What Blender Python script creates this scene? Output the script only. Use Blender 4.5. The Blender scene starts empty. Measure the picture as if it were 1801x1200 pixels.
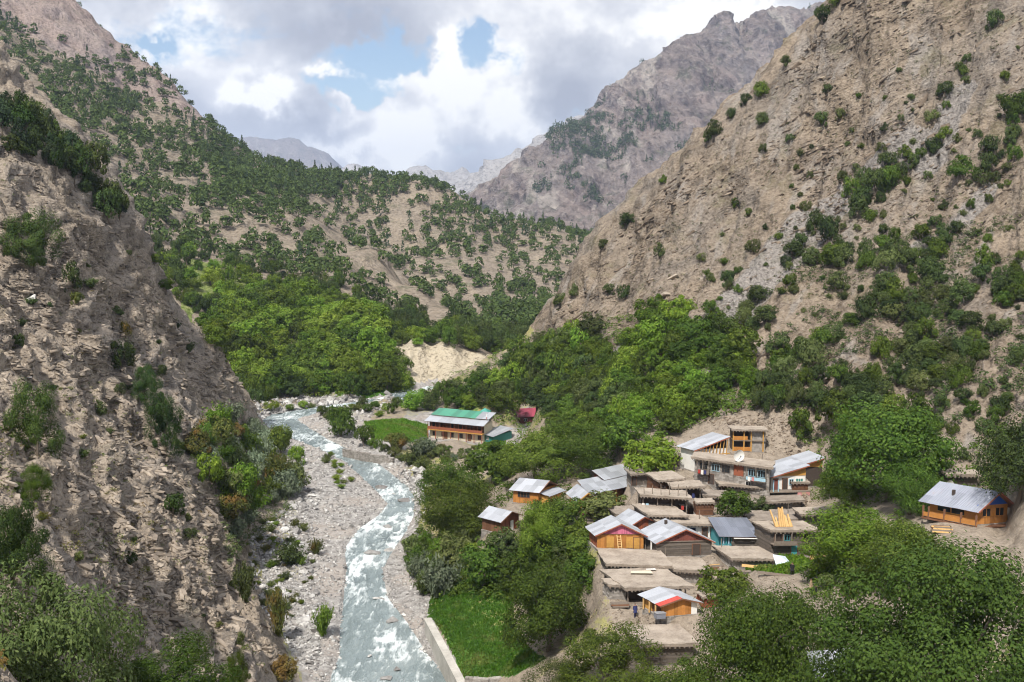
import bpy, bmesh, math, random
import numpy as np
from mathutils import Vector, Matrix
random.seed(7)
RNG = np.random.default_rng(11)
sc = bpy.context.scene
COL = sc.collection

# ------------------------------------------------------------------ camera
F = 1752.0                      # focal length in pixels of the 1801 x 1200 photograph
PITCH = math.radians(6.5)
CAMZ = 60.0                     # camera height over the river
cam_d = bpy.data.cameras.new('camera')
cam_d.sensor_width = 36.0
cam_d.lens = 36.0 * F / 1801.0
cam_d.clip_start = 0.5
cam_d.clip_end = 30000.0
cam = bpy.data.objects.new('camera', cam_d)
COL.objects.link(cam)
cam.location = (0, 0, CAMZ)
cam.rotation_euler = (math.radians(90) - PITCH, 0, 0)
sc.camera = cam

# ------------------------------------------------------------------ light
SUN_EL, SUN_AZ = math.radians(55), math.radians(-160)   # azimuth from +Y, clockwise: high over the viewer's left shoulder
sun_d = bpy.data.lights.new('sun', 'SUN')
sun_d.energy = 4.2
sun_d.angle = math.radians(3)
sun_d.color = (1.0, 0.94, 0.85)
sun = bpy.data.objects.new('sun', sun_d)
COL.objects.link(sun)
sdir = Vector((math.sin(SUN_AZ) * math.cos(SUN_EL), math.cos(SUN_AZ) * math.cos(SUN_EL), math.sin(SUN_EL)))
sun.rotation_euler = sdir.to_track_quat('Z', 'Y').to_euler()

sc.view_settings.view_transform = 'Standard'
sc.view_settings.look = 'None'
sc.view_settings.exposure = 0.42
sc.view_settings.gamma = 1.0
sc.view_settings.use_curve_mapping = False
sc.render.engine = 'CYCLES'
cy = sc.cycles
cy.use_denoising = True
cy.max_bounces = 4
cy.diffuse_bounces = 2
cy.glossy_bounces = 2
cy.transmission_bounces = 2
cy.transparent_max_bounces = 4
cy.volume_bounces = 0
cy.use_adaptive_sampling = True
cy.adaptive_threshold = 0.035
cy.filter_width = 1.1
cy.caustics_reflective = False
cy.caustics_refractive = False

# ------------------------------------------------------------------ node helpers
class NT:
    def __init__(self, tree):
        self.t = tree
        self.t.nodes.clear()
    def n(self, typ, **kw):
        nd = self.t.nodes.new(typ)
        for k, v in kw.items():
            if k.startswith('i_'):
                key = k[2:]
                key = int(key) if key.isdigit() else key
                nd.inputs[key].default_value = v
            else:
                setattr(nd, k, v)
        return nd
    def l(self, a, b):
        self.t.links.new(a, b)
    def val(self, sock, v):
        if hasattr(v, 'node'): self.l(v, sock)
        else: sock.default_value = v
    def math(self, op, a, b=0.0, c=0.0, clamp=False):
        nd = self.n('ShaderNodeMath', operation=op, use_clamp=clamp)
        for i, v in enumerate((a, b, c)): self.val(nd.inputs[i], v)
        return nd.outputs[0]
    def vmath(self, op, a, b=(0, 0, 0)):
        nd = self.n('ShaderNodeVectorMath', operation=op)
        self.val(nd.inputs[0], a)
        if op == 'SCALE': self.val(nd.inputs['Scale'], b)
        else: self.val(nd.inputs[1], b)
        return nd.outputs[0]
    def mix(self, f, a, b, typ='MIX'):
        nd = self.n('ShaderNodeMix', data_type='RGBA', blend_type=typ)
        self.val(nd.inputs[0], f)
        for i, v in ((6, a), (7, b)):
            if hasattr(v, 'node'): self.l(v, nd.inputs[i])
            else: nd.inputs[i].default_value = (*v[:3], 1.0)
        return nd.outputs[2]
    def noise(self, vec, scale, detail=4.0, rough=0.55, dist=0.0, out=0):
        nd = self.n('ShaderNodeTexNoise')
        if vec is not None: self.l(vec, nd.inputs['Vector'])
        nd.inputs['Scale'].default_value = scale
        nd.inputs['Detail'].default_value = detail
        nd.inputs['Roughness'].default_value = rough
        nd.inputs['Distortion'].default_value = dist
        return nd.outputs[out]
    def ramp(self, f, stops, interp='LINEAR'):
        nd = self.n('ShaderNodeValToRGB')
        nd.color_ramp.interpolation = interp
        el = nd.color_ramp.elements
        while len(el) > 1: el.remove(el[-1])
        el[0].position = stops[0][0]; el[0].color = (*stops[0][1], 1) if len(stops[0][1]) == 3 else stops[0][1]
        for p, c in stops[1:]:
            e = el.new(p); e.color = (*c, 1)
        self.l(f, nd.inputs[0])
        return nd.outputs[0]
    def smooth(self, v, a, b):
        nd = self.n('ShaderNodeMapRange', interpolation_type='SMOOTHSTEP')
        self.val(nd.inputs[0], v)
        nd.inputs[1].default_value = a; nd.inputs[2].default_value = b
        nd.inputs[3].default_value = 0.0; nd.inputs[4].default_value = 1.0
        return nd.outputs[0]

# ------------------------------------------------------------------ sky: Nishita blue behind procedural cumulus and stratus
w = bpy.data.worlds.new('World'); sc.world = w; w.use_nodes = True
w.cycles.sampling_method = 'MANUAL'; w.cycles.sample_map_resolution = 256
N = NT(w.node_tree)
out = N.n('ShaderNodeOutputWorld')
sky = N.n('ShaderNodeTexSky', sky_type='NISHITA', sun_disc=False)
sky.sun_elevation = SUN_EL; sky.sun_rotation = SUN_AZ
sky.air_density = 1.0; sky.dust_density = 0.6; sky.ozone_density = 1.5
bg_sky = N.n('ShaderNodeBackground', i_Strength=0.105)
N.l(sky.outputs[0], bg_sky.inputs[0])
tc = N.n('ShaderNodeTexCoord')
d = tc.outputs['Generated']
sep = N.n('ShaderNodeSeparateXYZ'); N.l(d, sep.inputs[0])
# flattened direction: clouds are wider than tall
cmb = N.n('ShaderNodeCombineXYZ')
N.l(sep.outputs[0], cmb.inputs[0]); N.l(sep.outputs[1], cmb.inputs[1])
N.l(N.math('MULTIPLY', sep.outputs[2], 1.35), cmb.inputs[2])
cv = cmb.outputs[0]
warp = N.noise(cv, 3.0, 1, .5, out=1)
cvw = N.vmath('ADD', cv, N.vmath('SCALE', N.vmath('SUBTRACT', warp, (.5, .5, .5)), 0.10))
big = N.noise(N.vmath('ADD', cvw, (3.1, .4, .55)), 3.2, 3, .55)
fine = N.noise(N.vmath('ADD', cvw, (1.7, 2.2, .3)), 11.0, 5, .62)
wob = N.vmath('SCALE', N.vmath('SUBTRACT', N.noise(d, 22.0, 4, .6, out=1), (.5, .5, .5)), 0.085)
sepw = N.n('ShaderNodeSeparateXYZ'); N.l(N.vmath('ADD', d, wob), sepw.inputs[0])
def blob(px, py, rx, ry, soft=1.0):
    """1 at the middle of an ellipse of the sky (given by a direction), 0 outside"""
    r, u = (px - 900.5) / F, (600 - py) / F
    y = math.cos(PITCH) + u * math.sin(PITCH); z = u * math.cos(PITCH) - math.sin(PITCH)
    v = Vector((r, y, z)).normalized()
    dx = N.math('DIVIDE', N.math('SUBTRACT', sepw.outputs[0], v.x), rx / F)
    dz = N.math('DIVIDE', N.math('SUBTRACT', sepw.outputs[2], v.z), ry / F)
    front = N.math('GREATER_THAN', sep.outputs[1], 0.0)
    rr = N.math('ADD', N.math('MULTIPLY', dx, dx), N.math('MULTIPLY', dz, dz))
    return N.math('MULTIPLY', N.math('EXPONENT', N.math('MULTIPLY', rr, -soft)), front)
def addall(lst):
    a = lst[0]
    for b in lst[1:]: a = N.math('ADD', a, b)
    return a
holes = addall([blob(650, 105, 85, 34), blob(760, 85, 65, 42), N.math('MULTIPLY', blob(848, 66, 26, 46), .7), blob(600, 165, 60, 28),
                N.math('MULTIPLY', blob(720, 165, 70, 30), .7), N.math('MULTIPLY', blob(255, 65, 30, 12), .85)])
puffs = addall([blob(590, 125, 40, 22), blob(690, 130, 45, 30), blob(805, 80, 30, 32), blob(790, 150, 50, 40), blob(615, 205, 30, 26),
                blob(700, 225, 70, 40), blob(445, 180, 60, 40)])
dens = N.math('ADD', N.math('MULTIPLY', big, 0.6), N.math('MULTIPLY', fine, 1.25))
dens = N.math('ADD', dens, -0.10)
dens = N.math('SUBTRACT', dens, N.math('MULTIPLY', holes, 0.48))
dens = N.math('ADD', dens, N.math('MULTIPLY', puffs, 0.20))
cover = N.smooth(dens, 0.47, 0.70)
tone = N.noise(N.vmath('ADD', cvw, (.2, 5.1, 1.3)), 4.2, 3, .55)
tone2 = N.noise(N.vmath('ADD', cvw, (7.2, 1.1, .3)), 14.0, 4, .6)
tn = N.math('ADD', N.math('MULTIPLY', tone, .6), N.math('MULTIPLY', tone2, .4))
whites = addall([puffs, blob(250, 90, 130, 60), blob(330, 40, 80, 40), blob(1190, 45, 110, 40), blob(1330, 20, 90, 30), blob(905, 190, 70, 90),
                 blob(455, 190, 60, 36), blob(720, 270, 60, 40), blob(600, 265, 120, 20)])
greys = addall([blob(500, 225, 110, 34), blob(980, 130, 90, 55), blob(600, 50, 170, 45), blob(860, 270, 90, 45), blob(1000, 190, 60, 40)])
tn = N.math('ADD', tn, N.math('MULTIPLY', whites, .17))
tn = N.math('SUBTRACT', tn, N.math('MULTIPLY', greys, .20))
ccol = N.ramp(tn, [(.30, (.37, .39, .46)), (.45, (.52, .54, .60)), (.56, (.71, .72, .76)), (.65, (1.02, 1.01, .99))])
bg_cl = N.n('ShaderNodeBackground', i_Strength=0.92)
N.l(ccol, bg_cl.inputs[0])
mixs = N.n('ShaderNodeMixShader')
N.l(cover, mixs.inputs[0]); N.l(bg_sky.outputs[0], mixs.inputs[1]); N.l(bg_cl.outputs[0], mixs.inputs[2])
N.l(mixs.outputs[0], out.inputs[0])

# ------------------------------------------------------------------ geometry helpers
CT, ST = math.cos(PITCH), math.sin(PITCH)
def ray(px, py):
    """slope of the sight line: x and z gained per metre of y"""
    r, u = (px - 900.5) / F, (600.0 - py) / F
    y = CT + u * ST
    return r / y, (u * CT - ST) / y
def P(px, py, D):
    s, t = ray(px, py)
    return Vector((s * D, D, CAMZ + t * D))
def zr(D):
    """level of the river, falling towards the viewer"""
    return 0.025 * (np.asarray(D, float) - 131.0)
def D_on_plane(px, py, h=0.0):
    s, t = ray(px, py)
    # CAMZ + t D = .025 (D-131) + h
    return (CAMZ - h + 0.025 * 131) / (0.025 - t)
def P_plane(px, py, h=0.0):
    return P(px, py, D_on_plane(px, py, h))

def _hash(ix, iy, iz, seed):
    h = (ix * 374761393 + iy * 668265263 + iz * 2147483647 + seed * 974711) & 0xffffffff
    h = ((h ^ (h >> 13)) * 1274126177) & 0xffffffff
    h = ((h ^ (h >> 16)) * 2246822519) & 0xffffffff
    return ((h ^ (h >> 15)) & 0xffff) / 65535.0
def vnoise(p, seed=0):
    """value noise in -1..1, p is n x 3"""
    i = np.floor(p).astype(np.int64); f = p - i
    f = f * f * f * (f * (f * 6 - 15) + 10)
    r = 0
    for dx in (0, 1):
        wx = f[:, 0] if dx else 1 - f[:, 0]
        for dy in (0, 1):
            wy = f[:, 1] if dy else 1 - f[:, 1]
            for dz in (0, 1):
                wz = f[:, 2] if dz else 1 - f[:, 2]
                r = r + wx * wy * wz * _hash(i[:, 0] + dx, i[:, 1] + dy, i[:, 2] + dz, seed)
    return r * 2 - 1
def fbm(p, octs=4, seed=0, gain=.5, ridged=False):
    a, s, r = 1.0, 0.0, 0
    q = np.array(p, float)
    for o in range(octs):
        n = vnoise(q, seed + o * 17)
        if ridged: n = 1 - 2 * np.abs(n)
        r = r + a * n; s += a
        a *= gain; q = q * 2.03 + 5.3
    return r / s
def sstep(a, b, x):
    t = np.clip((x - a) / (b - a), 0, 1)
    return t * t * (3 - 2 * t)

def link(name, me, mats=(), parent=None, **props):
    o = bpy.data.objects.new(name, me)
    COL.objects.link(o)
    for m in mats: me.materials.append(m)
    if parent is not None: o.parent = parent
    for k, v in props.items(): o[k] = v
    return o
def mesh_np(name, v, f, smooth=False):
    """mesh from numpy arrays; f is m x 3 or m x 4"""
    me = bpy.data.meshes.new(name)
    v = np.asarray(v, np.float32); f = np.asarray(f, np.int32)
    k = f.shape[1]
    me.vertices.add(len(v)); me.vertices.foreach_set('co', v.ravel())
    me.loops.add(f.size); me.loops.foreach_set('vertex_index', f.ravel())
    me.polygons.add(len(f))
    me.polygons.foreach_set('loop_start', np.arange(0, f.size, k, dtype=np.int32))
    me.polygons.foreach_set('loop_total', np.full(len(f), k, np.int32))
    if smooth: me.polygons.foreach_set('use_smooth', np.ones(len(f), bool))
    me.update(calc_edges=True)
    return me
def add_attr(me, name, vals):
    a = me.attributes.new(name, 'FLOAT', 'POINT')
    a.data.foreach_set('value', np.asarray(vals, np.float32))

class RBF:
    """smooth surface through control points given as pixel and distance"""
    def __init__(self, pts, qs=.35, c=.010, extra=()):
        self.qs, self.c = qs, c
        S = np.array([ray(p[0], p[1]) for p in pts]); D = np.array([p[2] for p in pts], float)
        if len(extra):
            S = np.vstack([S, [(e[0], e[2]) for e in extra]]); D = np.concatenate([D, [e[1] for e in extra]])
        self.X = np.column_stack([S[:, 0], np.log(D) * qs])
        n = len(D)
        d = np.linalg.norm(self.X[:, None] - self.X[None], axis=2)
        A = np.zeros((n + 3, n + 3))
        A[:n, :n] = np.sqrt(d * d + c * c) + np.eye(n) * -1e-4
        A[:n, n] = 1; A[:n, n + 1:] = self.X
        A[n:, :n] = A[:n, n:].T
        self.w = np.linalg.solve(A, np.concatenate([S[:, 1], [0, 0, 0]]))
    def t(self, s, D):
        """slope of sight lines that touch the ground at x = s D, y = D"""
        Y = np.column_stack([np.ravel(s), np.log(np.ravel(D)) * self.qs]); n = len(self.X); r = np.empty(len(Y))
        for a in range(0, len(Y), 40000):
            y = Y[a:a + 40000]
            d2 = (y[:, None, 0] - self.X[None, :, 0]) ** 2 + (y[:, None, 1] - self.X[None, :, 1]) ** 2
            r[a:a + 40000] = np.sqrt(d2 + self.c ** 2) @ self.w[:n] + self.w[n] + y @ self.w[n + 1:]
        return r

# ------------------------------------------------------------------ the course of the river (left edge, right edge of the water by picture row)
RIV = [(1330, 560, 880), (1200, 582, 788), (1150, 600, 750), (1100, 600, 718), (1050, 606, 680), (1000, 610, 672), (960, 610, 694), (930, 632, 716),
       (905, 668, 727), (885, 684, 729), (862, 662, 724), (835, 634, 690), (812, 608, 662), (792, 568, 618), (775, 528, 580),
       (760, 490, 556), (748, 466, 536), (738, 462, 522), (728, 480, 560), (718, 540, 620), (710, 600, 672), (703, 650, 720), (696, 690, 770)]
riv_D = np.array([D_on_plane((a + b) / 2, r) for r, a, b in RIV])
riv_L = np.array([ray(a, r)[0] for r, a, b in RIV]) * riv_D
riv_R = np.array([ray(b, r)[0] for r, a, b in RIV]) * riv_D
riv_L[0:1] -= 0.0
def riv_x(D):
    return np.interp(D, riv_D, riv_L), np.interp(D, riv_D, riv_R)

# ------------------------------------------------------------------ control points of the land
CP = []
def cpz(lst):       # (px, py, height over the river plane)
    for px, py, h in lst: CP.append((px, py, float(D_on_plane(px, py, h))))
cpz([(690, 1200, -.3), (600, 1205, 0), (660, 1100, -.3), (655, 1000, -.3), (700, 890, -.3), (640, 825, -.3), (570, 782, -.2), (500, 748, -.2),
     (555, 1100, 1), (520, 1010, 1.4), (545, 900, 1.0), (620, 880, .5), (560, 840, .8), (470, 950, 2.2), (740, 1060, .9), (735, 990, 1.0),
     (700, 812, 1.0), (650, 770, 1.2), (560, 725, 1.2), (640, 705, 1.2), (690, 700, 1.6), (720, 830, 1.6), (740, 880, 1.5),
     (820, 1080, 3.0), (800, 1020, 3.0), (870, 1150, 3.2), (830, 960, 4.0), (770, 900, 3.2), (770, 1110, 2.8), (825, 1210, 2.6),
     (700, 760, 2.6), (760, 780, 3.0), (680, 745, 2.6), (800, 775, 3.2), (880, 790, 4.0), (620, 690, 2.2), (480, 705, 2.6),
     (790, 840, 4.0), (452, 1000, 1.8), (440, 962, 2.2), (492, 1080, 1.2), (522, 1150, 1.0), (700, 1350, 0), (760, 1600, 0)])
CP += [
    # near left slope
    (0, 1200, 34), (0, 1000, 52), (0, 800, 82), (0, 600, 122), (0, 400, 152), (0, 250, 178), (-60, 150, 190), (100, 1200, 52), (200, 1200, 70), (300, 1200, 87),
    (400, 1200, 103), (480, 1200, 114), (545, 1200, 124), (100, 1000, 72), (200, 1000, 92), (300, 1000, 112), (395, 1000, 143), (440, 1100, 127), (400, 950, 160),
    (100, 800, 105), (200, 800, 128), (300, 800, 155), (380, 800, 186), (430, 850, 198), (400, 900, 165), (100, 600, 146), (200, 600, 175), (300, 640, 214),
    (350, 700, 226), (420, 760, 255), (100, 400, 172), (180, 430, 196), (180, 340, 205), (110, 270, 196), (230, 410, 224), (265, 480, 238), (300, 545, 250),
    (330, 585, 258), (385, 625, 268), (400, 665, 274), (430, 700, 286), (455, 718, 292),
    (-300, 1000, 42), (-300, 600, 95), (-300, 200, 145), (-300, -100, 190), (-300, 1300, 28), (-60, 60, 205), (-400, 1600, 20), (100, 1500, 40), (400, 1500, 70), (550, 1400, 98),
    # hidden back of the near left slope
    (360, 690, 312), (290, 610, 330), (200, 500, 320), (100, 400, 310), (0, 320, 310), (-200, 200, 330),
    # ground right of the river, village
    (960, 1190, 112), (1050, 1150, 110), (1020, 1090, 126), (1000, 1000, 140), (930, 1000, 148), (1000, 900, 153), (900, 850, 185), (900, 800, 216), (1000, 800, 188),
    (1350, 1060, 110), (1500, 1060, 102), (1400, 1000, 120), (1650, 1000, 102), (1790, 960, 104), (1801, 1100, 88),
    (1700, 1250, 72), (1400, 1300, 80), (1100, 1300, 92), (900, 1350, 100), (1000, 1600, 70), (1500, 1600, 52),
    (1340, 1000, 122), (1300, 880, 143), (1100, 800, 172), (1500, 870, 138), (1600, 900, 122), (1600, 820, 140), (1801, 860, 114),
    # right slope
    (1300, 740, 176), (1200, 740, 186), (1400, 720, 174), (1500, 720, 166), (1650, 720, 152), (1801, 740, 138), (1100, 720, 216), (1000, 720, 248), (1100, 620, 252), (1200, 620, 226),
    (1300, 600, 216), (1450, 600, 200), (1600, 600, 186), (1801, 600, 166), (1200, 500, 262), (1300, 480, 246), (1450, 480, 228), (1600, 480, 210), (1801, 440, 196),
    (1150, 400, 292), (1300, 360, 276), (1450, 340, 258), (1600, 320, 240), (1801, 250, 228), (1300, 200, 300), (1235, 255, 303), (1170, 312, 306), (1100, 388, 312), (1050, 442, 318),
    (1000, 503, 324), (960, 555, 328), (1400, 100, 292), (1440, 55, 290), (1485, 5, 286), (1550, -80, 284), (1500, 200, 266), (1650, 100, 262), (1801, 0, 258), (1801, -150, 272), (1640, -180, 282),
    (1050, 540, 300), (1000, 600, 290), (920, 600, 330), (870, 625, 330), (800, 660, 328), (740, 690, 326), (700, 705, 318), (900, 690, 284), (960, 660, 284), (850, 720, 280),
    (2200, 1000, 80), (2200, 700, 118), (2200, 300, 190), (2200, -100, 235), (2200, -400, 260), (2000, 1300, 60),
    # hidden back of the right slope
    (960, 600, 385), (1050, 520, 385), (1170, 430, 385), (1300, 340, 385), (1480, 200, 380), (1700, 60, 380), (2100, -60, 380), (880, 640, 372),
    # cut bank with the field above it
    (700, 690, 334), (760, 678, 344), (820, 655, 352), (688, 640, 342), (686, 624, 352), (735, 614, 360), (790, 616, 362), (845, 630, 364), (700, 606, 382), (770, 600, 400), (850, 605, 395),
    # wooded flat and terraces beyond the near left slope
    (450, 700, 318), (560, 692, 326), (640, 688, 330), (620, 640, 346), (420, 620, 362), (520, 600, 382), (620, 590, 386), (350, 560, 376), (340, 520, 400), (430, 520, 424), (550, 520, 436),
    (650, 560, 416), (270, 470, 408), (300, 450, 440), (380, 460, 470),
    # wooded hill behind on the left
    (-50, 300, 420), (100, 330, 500), (180, 370, 505), (250, 420, 480), (-100, 180, 560), (50, 200, 640), (150, 260, 620), (250, 330, 590), (350, 400, 560), (450, 450, 540),
    (550, 480, 520), (480, 390, 610), (380, 320, 690), (280, 250, 760), (180, 180, 800), (80, 110, 820), (0, 70, 820), (-100, 20, 830), (320, 195, 880), (400, 255, 880), (460, 294, 880), (530, 306, 880), (420, 300, 830),
    (520, 345, 740), (560, 400, 650), (650, 452, 596), (740, 512, 545), (790, 552, 500), (600, 440, 600), (680, 500, 545), (720, 560, 470), (650, 520, 500),
    # gully and the ridge beyond
    (600, 436, 690), (660, 486, 645), (712, 524, 600), (752, 548, 566), (560, 410, 720),
    (770, 545, 615), (820, 572, 540), (870, 588, 470), (930, 590, 460),
    (600, 318, 900), (660, 316, 910), (720, 322, 910), (790, 345, 910), (830, 372, 905), (900, 392, 900), (960, 402, 895), (1040, 428, 885), (1100, 440, 880),
    (640, 380, 830), (720, 420, 790), (800, 420, 800), (820, 500, 680), (900, 480, 720), (880, 550, 560), (960, 520, 650), (1000, 470, 760), (1010, 560, 540), (1080, 520, 640), (1200, 480, 700),
    # falling away behind the skyline
    (320, 240, 1020), (460, 340, 1020), (600, 360, 1040), (720, 365, 1040), (830, 415, 1040), (960, 440, 1030), (1060, 460, 1020), (1300, 440, 1000), (1800, 300, 900), (2200, 200, 800),
    # bare rock crest at the top left
    (-150, -180, 980), (-50, -110, 990), (40, -52, 1000), (92, 0, 1000), (150, 30, 1000), (215, 92, 990), (262, 130, 985), (318, 186, 975), (20, 40, 900), (120, 90, 890), (220, 165, 890), (-100, -40, 900),
    (60, 30, 1150), (200, 140, 1120), (300, 230, 1120), (-100, -60, 1150)]
PADS = []      # (x, y, z, inner radius, outer radius): levelled house plots

def build_land():
    ss = np.arange(-.66, .6601, .0026)
    # finer where the picture looks, coarser at its edges
    qq = np.concatenate([np.arange(math.log(24), math.log(45), .0060), np.arange(math.log(45), math.log(330), .0046), np.arange(math.log(330), math.log(1260), .0064)])
    nS, nQ = len(ss), len(qq)
    S, Q = np.meshgrid(ss, qq)
    D = np.exp(Q)
    T = LAND.t(S, D).reshape(S.shape)
    X = S * D; Y = D; Z = CAMZ + T * D
    # river channel
    L, R = riv_x(D); mid = (L + R) / 2; hw = np.maximum((R - L) / 2, .5)
    k = np.abs(X - mid) / hw
    inr = (D > 95) & (D < riv_D.max())
    Zr = zr(D)
    chan = Zr - .55 + .9 * sstep(.8, 1.25, k)
    Z = np.where(inr & (k < 1.6), Z * sstep(1.0, 1.6, k) + chan * (1 - sstep(1.0, 1.6, k)), Z)
    Z = np.where(inr, np.maximum(Z, Zr - .6), Z)
    h = Z - Zr
    left = X < mid
    back = D > np.where(S < -.2, 302, np.where(S < -.02, 328, 372))
    wl = (left & ~back) * sstep(2.4, 10.0, h)
    wr = (~left & ~back) * sstep(22, 36, Z + (np.minimum(D, 200) - 150) * .05) * sstep(-.02, .10, S + (D - 250) * .0008)
    wm = back * sstep(2, 12, h)
    # normals of the smooth land
    def normals(X, Y, Z):
        p = np.stack([X, Y, Z], -1)
        du = np.gradient(p, axis=1); dv = np.gradient(p, axis=0)
        n = np.cross(du, dv); n /= np.linalg.norm(n, axis=-1, keepdims=True) + 1e-9
        return n
    nrm = normals(X, Y, Z)
    p = np.stack([X, Y, Z], -1).reshape(-1, 3)
    disp = np.zeros(len(p))
    flat = lambda a: a.reshape(-1)
    # -- left: thin bedded slabs, tilted, broken into ledges
    m = flat(wl) > .01
    q = p[m]
    wv = fbm(q / 14, 3, 3) * 3.2 + fbm(q / 4.5, 3, 9) * 1.0
    b = q @ np.array([.34, -.12, .92]) + wv
    def saw(b, per, seed):
        i = np.floor(b / per); f = b / per - i
        amp = _hash(i.astype(np.int64), np.zeros(len(b), np.int64), np.zeros(len(b), np.int64), seed)
        return (np.minimum(f / .78, 1) - np.clip((f - .80) / .2, 0, 1) - .4) * (.4 + amp)
    brk = .5 + .5 * sstep(-.25, .35, fbm(q / 9, 3, 21))
    dl = 1.7 * saw(b, 3.4, 5) * brk + .8 * saw(b + fbm(q / 2.2, 2, 31) * .5, 1.35, 8) + 1.9 * fbm(q / 17, 4, 41, .5, True) + .5 * fbm(q / 2.4, 3, 51)
    # steep chutes across the bedding
    c2 = q @ np.array([.55, .62, .25])
    dl += 1.3 * fbm(np.column_stack([c2 / 5.0, q[:, 2] / 30, np.zeros(len(q))]), 3, 61, .5, True)
    disp[m] += dl * flat(wl)[m] * np.clip(q[:, 1] / 70, .3, 1.25)
    # -- right: ribs and runnels down the fall line
    m = flat(wr) > .01
    q = p[m]
    e = np.array([-.40, -.66, -.63]); e /= np.linalg.norm(e)
    al = q @ e
    ac = q - al[:, None] * e
    st = ac / 7.0 + (al / 46.0)[:, None] * e
    dr = 3.6 * fbm(st * .5, 3, 71, .5, True) + 2.0 * fbm(st + fbm(q / 20, 2, 72)[:, None] * .5, 4, 73, .55, True) + 1.1 * fbm(q / 5, 4, 75, .55) + .7 * fbm(q / 1.9, 2, 76)
    b = q @ np.array([-.45, .12, .88]) + fbm(q / 12, 3, 77) * 3
    rocky = sstep(-.1, .3, fbm(q / 28, 3, 78))
    dr += (1.9 * saw(b, 4.2, 79) + .8 * saw(b, 1.6, 80)) * (.35 + .65 * rocky)
    disp[m] += dr * flat(wr)[m]
    # -- back hills: runnels
    m = flat(wm) > .01
    q = p[m]
    dm = 7.5 * fbm(np.column_stack([q[:, 0] / 55, q[:, 1] / 160, q[:, 2] / 200]), 3, 91, .5, True) + 2.0 * fbm(q / 22, 4, 93)
    crest = sstep(850, 900, q[:, 1]) * sstep(-.30, -.36, q[:, 0] / q[:, 1])
    dm += crest * (9 * fbm(np.column_stack([q[:, 0] / 30, q[:, 1] / 30, q[:, 2] / 90]), 5, 95, .6, True))
    cut = sstep(.0, .08, ((q[:, 1] > 326) & (q[:, 1] < 368)) * 1.0)
    dm = dm * (1 - .75 * cut) + cut * 9.0 * fbm(np.column_stack([q[:, 0] / 5, q[:, 1] / 14, q[:, 2] / 30]), 4, 97, .55, True)
    dm = dm * (.18 + .82 * sstep(385, 540, q[:, 1]))
    disp[m] += dm * flat(wm)[m]
    # -- everything: small unevenness
    wv = 1 - np.clip(flat(wl) + flat(wr) + flat(wm), 0, 1)
    lump = .35 * fbm(p / 6, 3, 101) + .18 * fbm(p / 1.6, 2, 103)
    inwater = flat(inr & (k < 1.15))
    disp += wv * lump * np.where(inwater, .25, 1.0) * np.clip(p[:, 1] / 100, .3, 1.6)
    p2 = p + flat(nrm[..., 0])[:, None] * 0
    p2 = p + nrm.reshape(-1, 3) * disp[:, None]
    # -- levelled plots
    for (x, y, z, r0, r1) in PADS:
        dd = np.hypot(p2[:, 0] - x, p2[:, 1] - y)
        mm = dd < r1
        wgt = 1 - sstep(r0, r1, dd[mm])
        p2[mm, 2] = p2[mm, 2] * (1 - wgt) + z * wgt
    idx = np.arange(nS * nQ).reshape(nQ, nS)
    quads = np.stack([idx[:-1, :-1], idx[:-1, 1:], idx[1:, 1:], idx[1:, :-1]], -1).reshape(-1, 4)
    zone = np.where(back & (h > 1.2), 3, np.where(h < 2.0, 0, np.where(left, 1, 2)))
    zone = np.where((D > 372), 3, zone)
    zone = np.where((D > 331) & (D < 368) & (S > -.125) & (S < .0) & (h > 1.0), 5, zone)
    zone = np.where(~back & (D > 96) & (D < 300) & (h < 1.9), 0, zone)
    zone = np.where(~left & ~back & (zone == 2) & (flat(wr).reshape(D.shape) < .35), 4, zone)
    zq = zone[:-1, :-1].reshape(-1)
    return p2, quads, zq, flat(h), flat(wl), flat(wr), flat(wm), nrm.reshape(-1, 3)

# ------------------------------------------------------------------ materials
def newmat(name):
    m = bpy.data.materials.new(name); m.use_nodes = True
    return m, NT(m.node_tree)
def finish(N, col, rough=.9, bump=None, bstr=.5, bdist=.2, spec=.2, metal=0.0):
    b = N.n('ShaderNodeBsdfPrincipled')
    N.val(b.inputs['Base Color'], col if hasattr(col, 'node') else (*col, 1))
    N.val(b.inputs['Roughness'], rough); b.inputs['Specular IOR Level'].default_value = spec
    N.val(b.inputs['Metallic'], metal)
    if bump is not None:
        bp = N.n('ShaderNodeBump', i_Strength=bstr, i_Distance=bdist)
        N.l(bump, bp.inputs['Height']); N.l(bp.outputs[0], b.inputs['Normal'])
    o = N.n('ShaderNodeOutputMaterial'); N.l(b.outputs[0], o.inputs[0])
    return b
def attr(N, name):
    return N.n('ShaderNodeAttribute', attribute_name=name).outputs['Fac']

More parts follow.
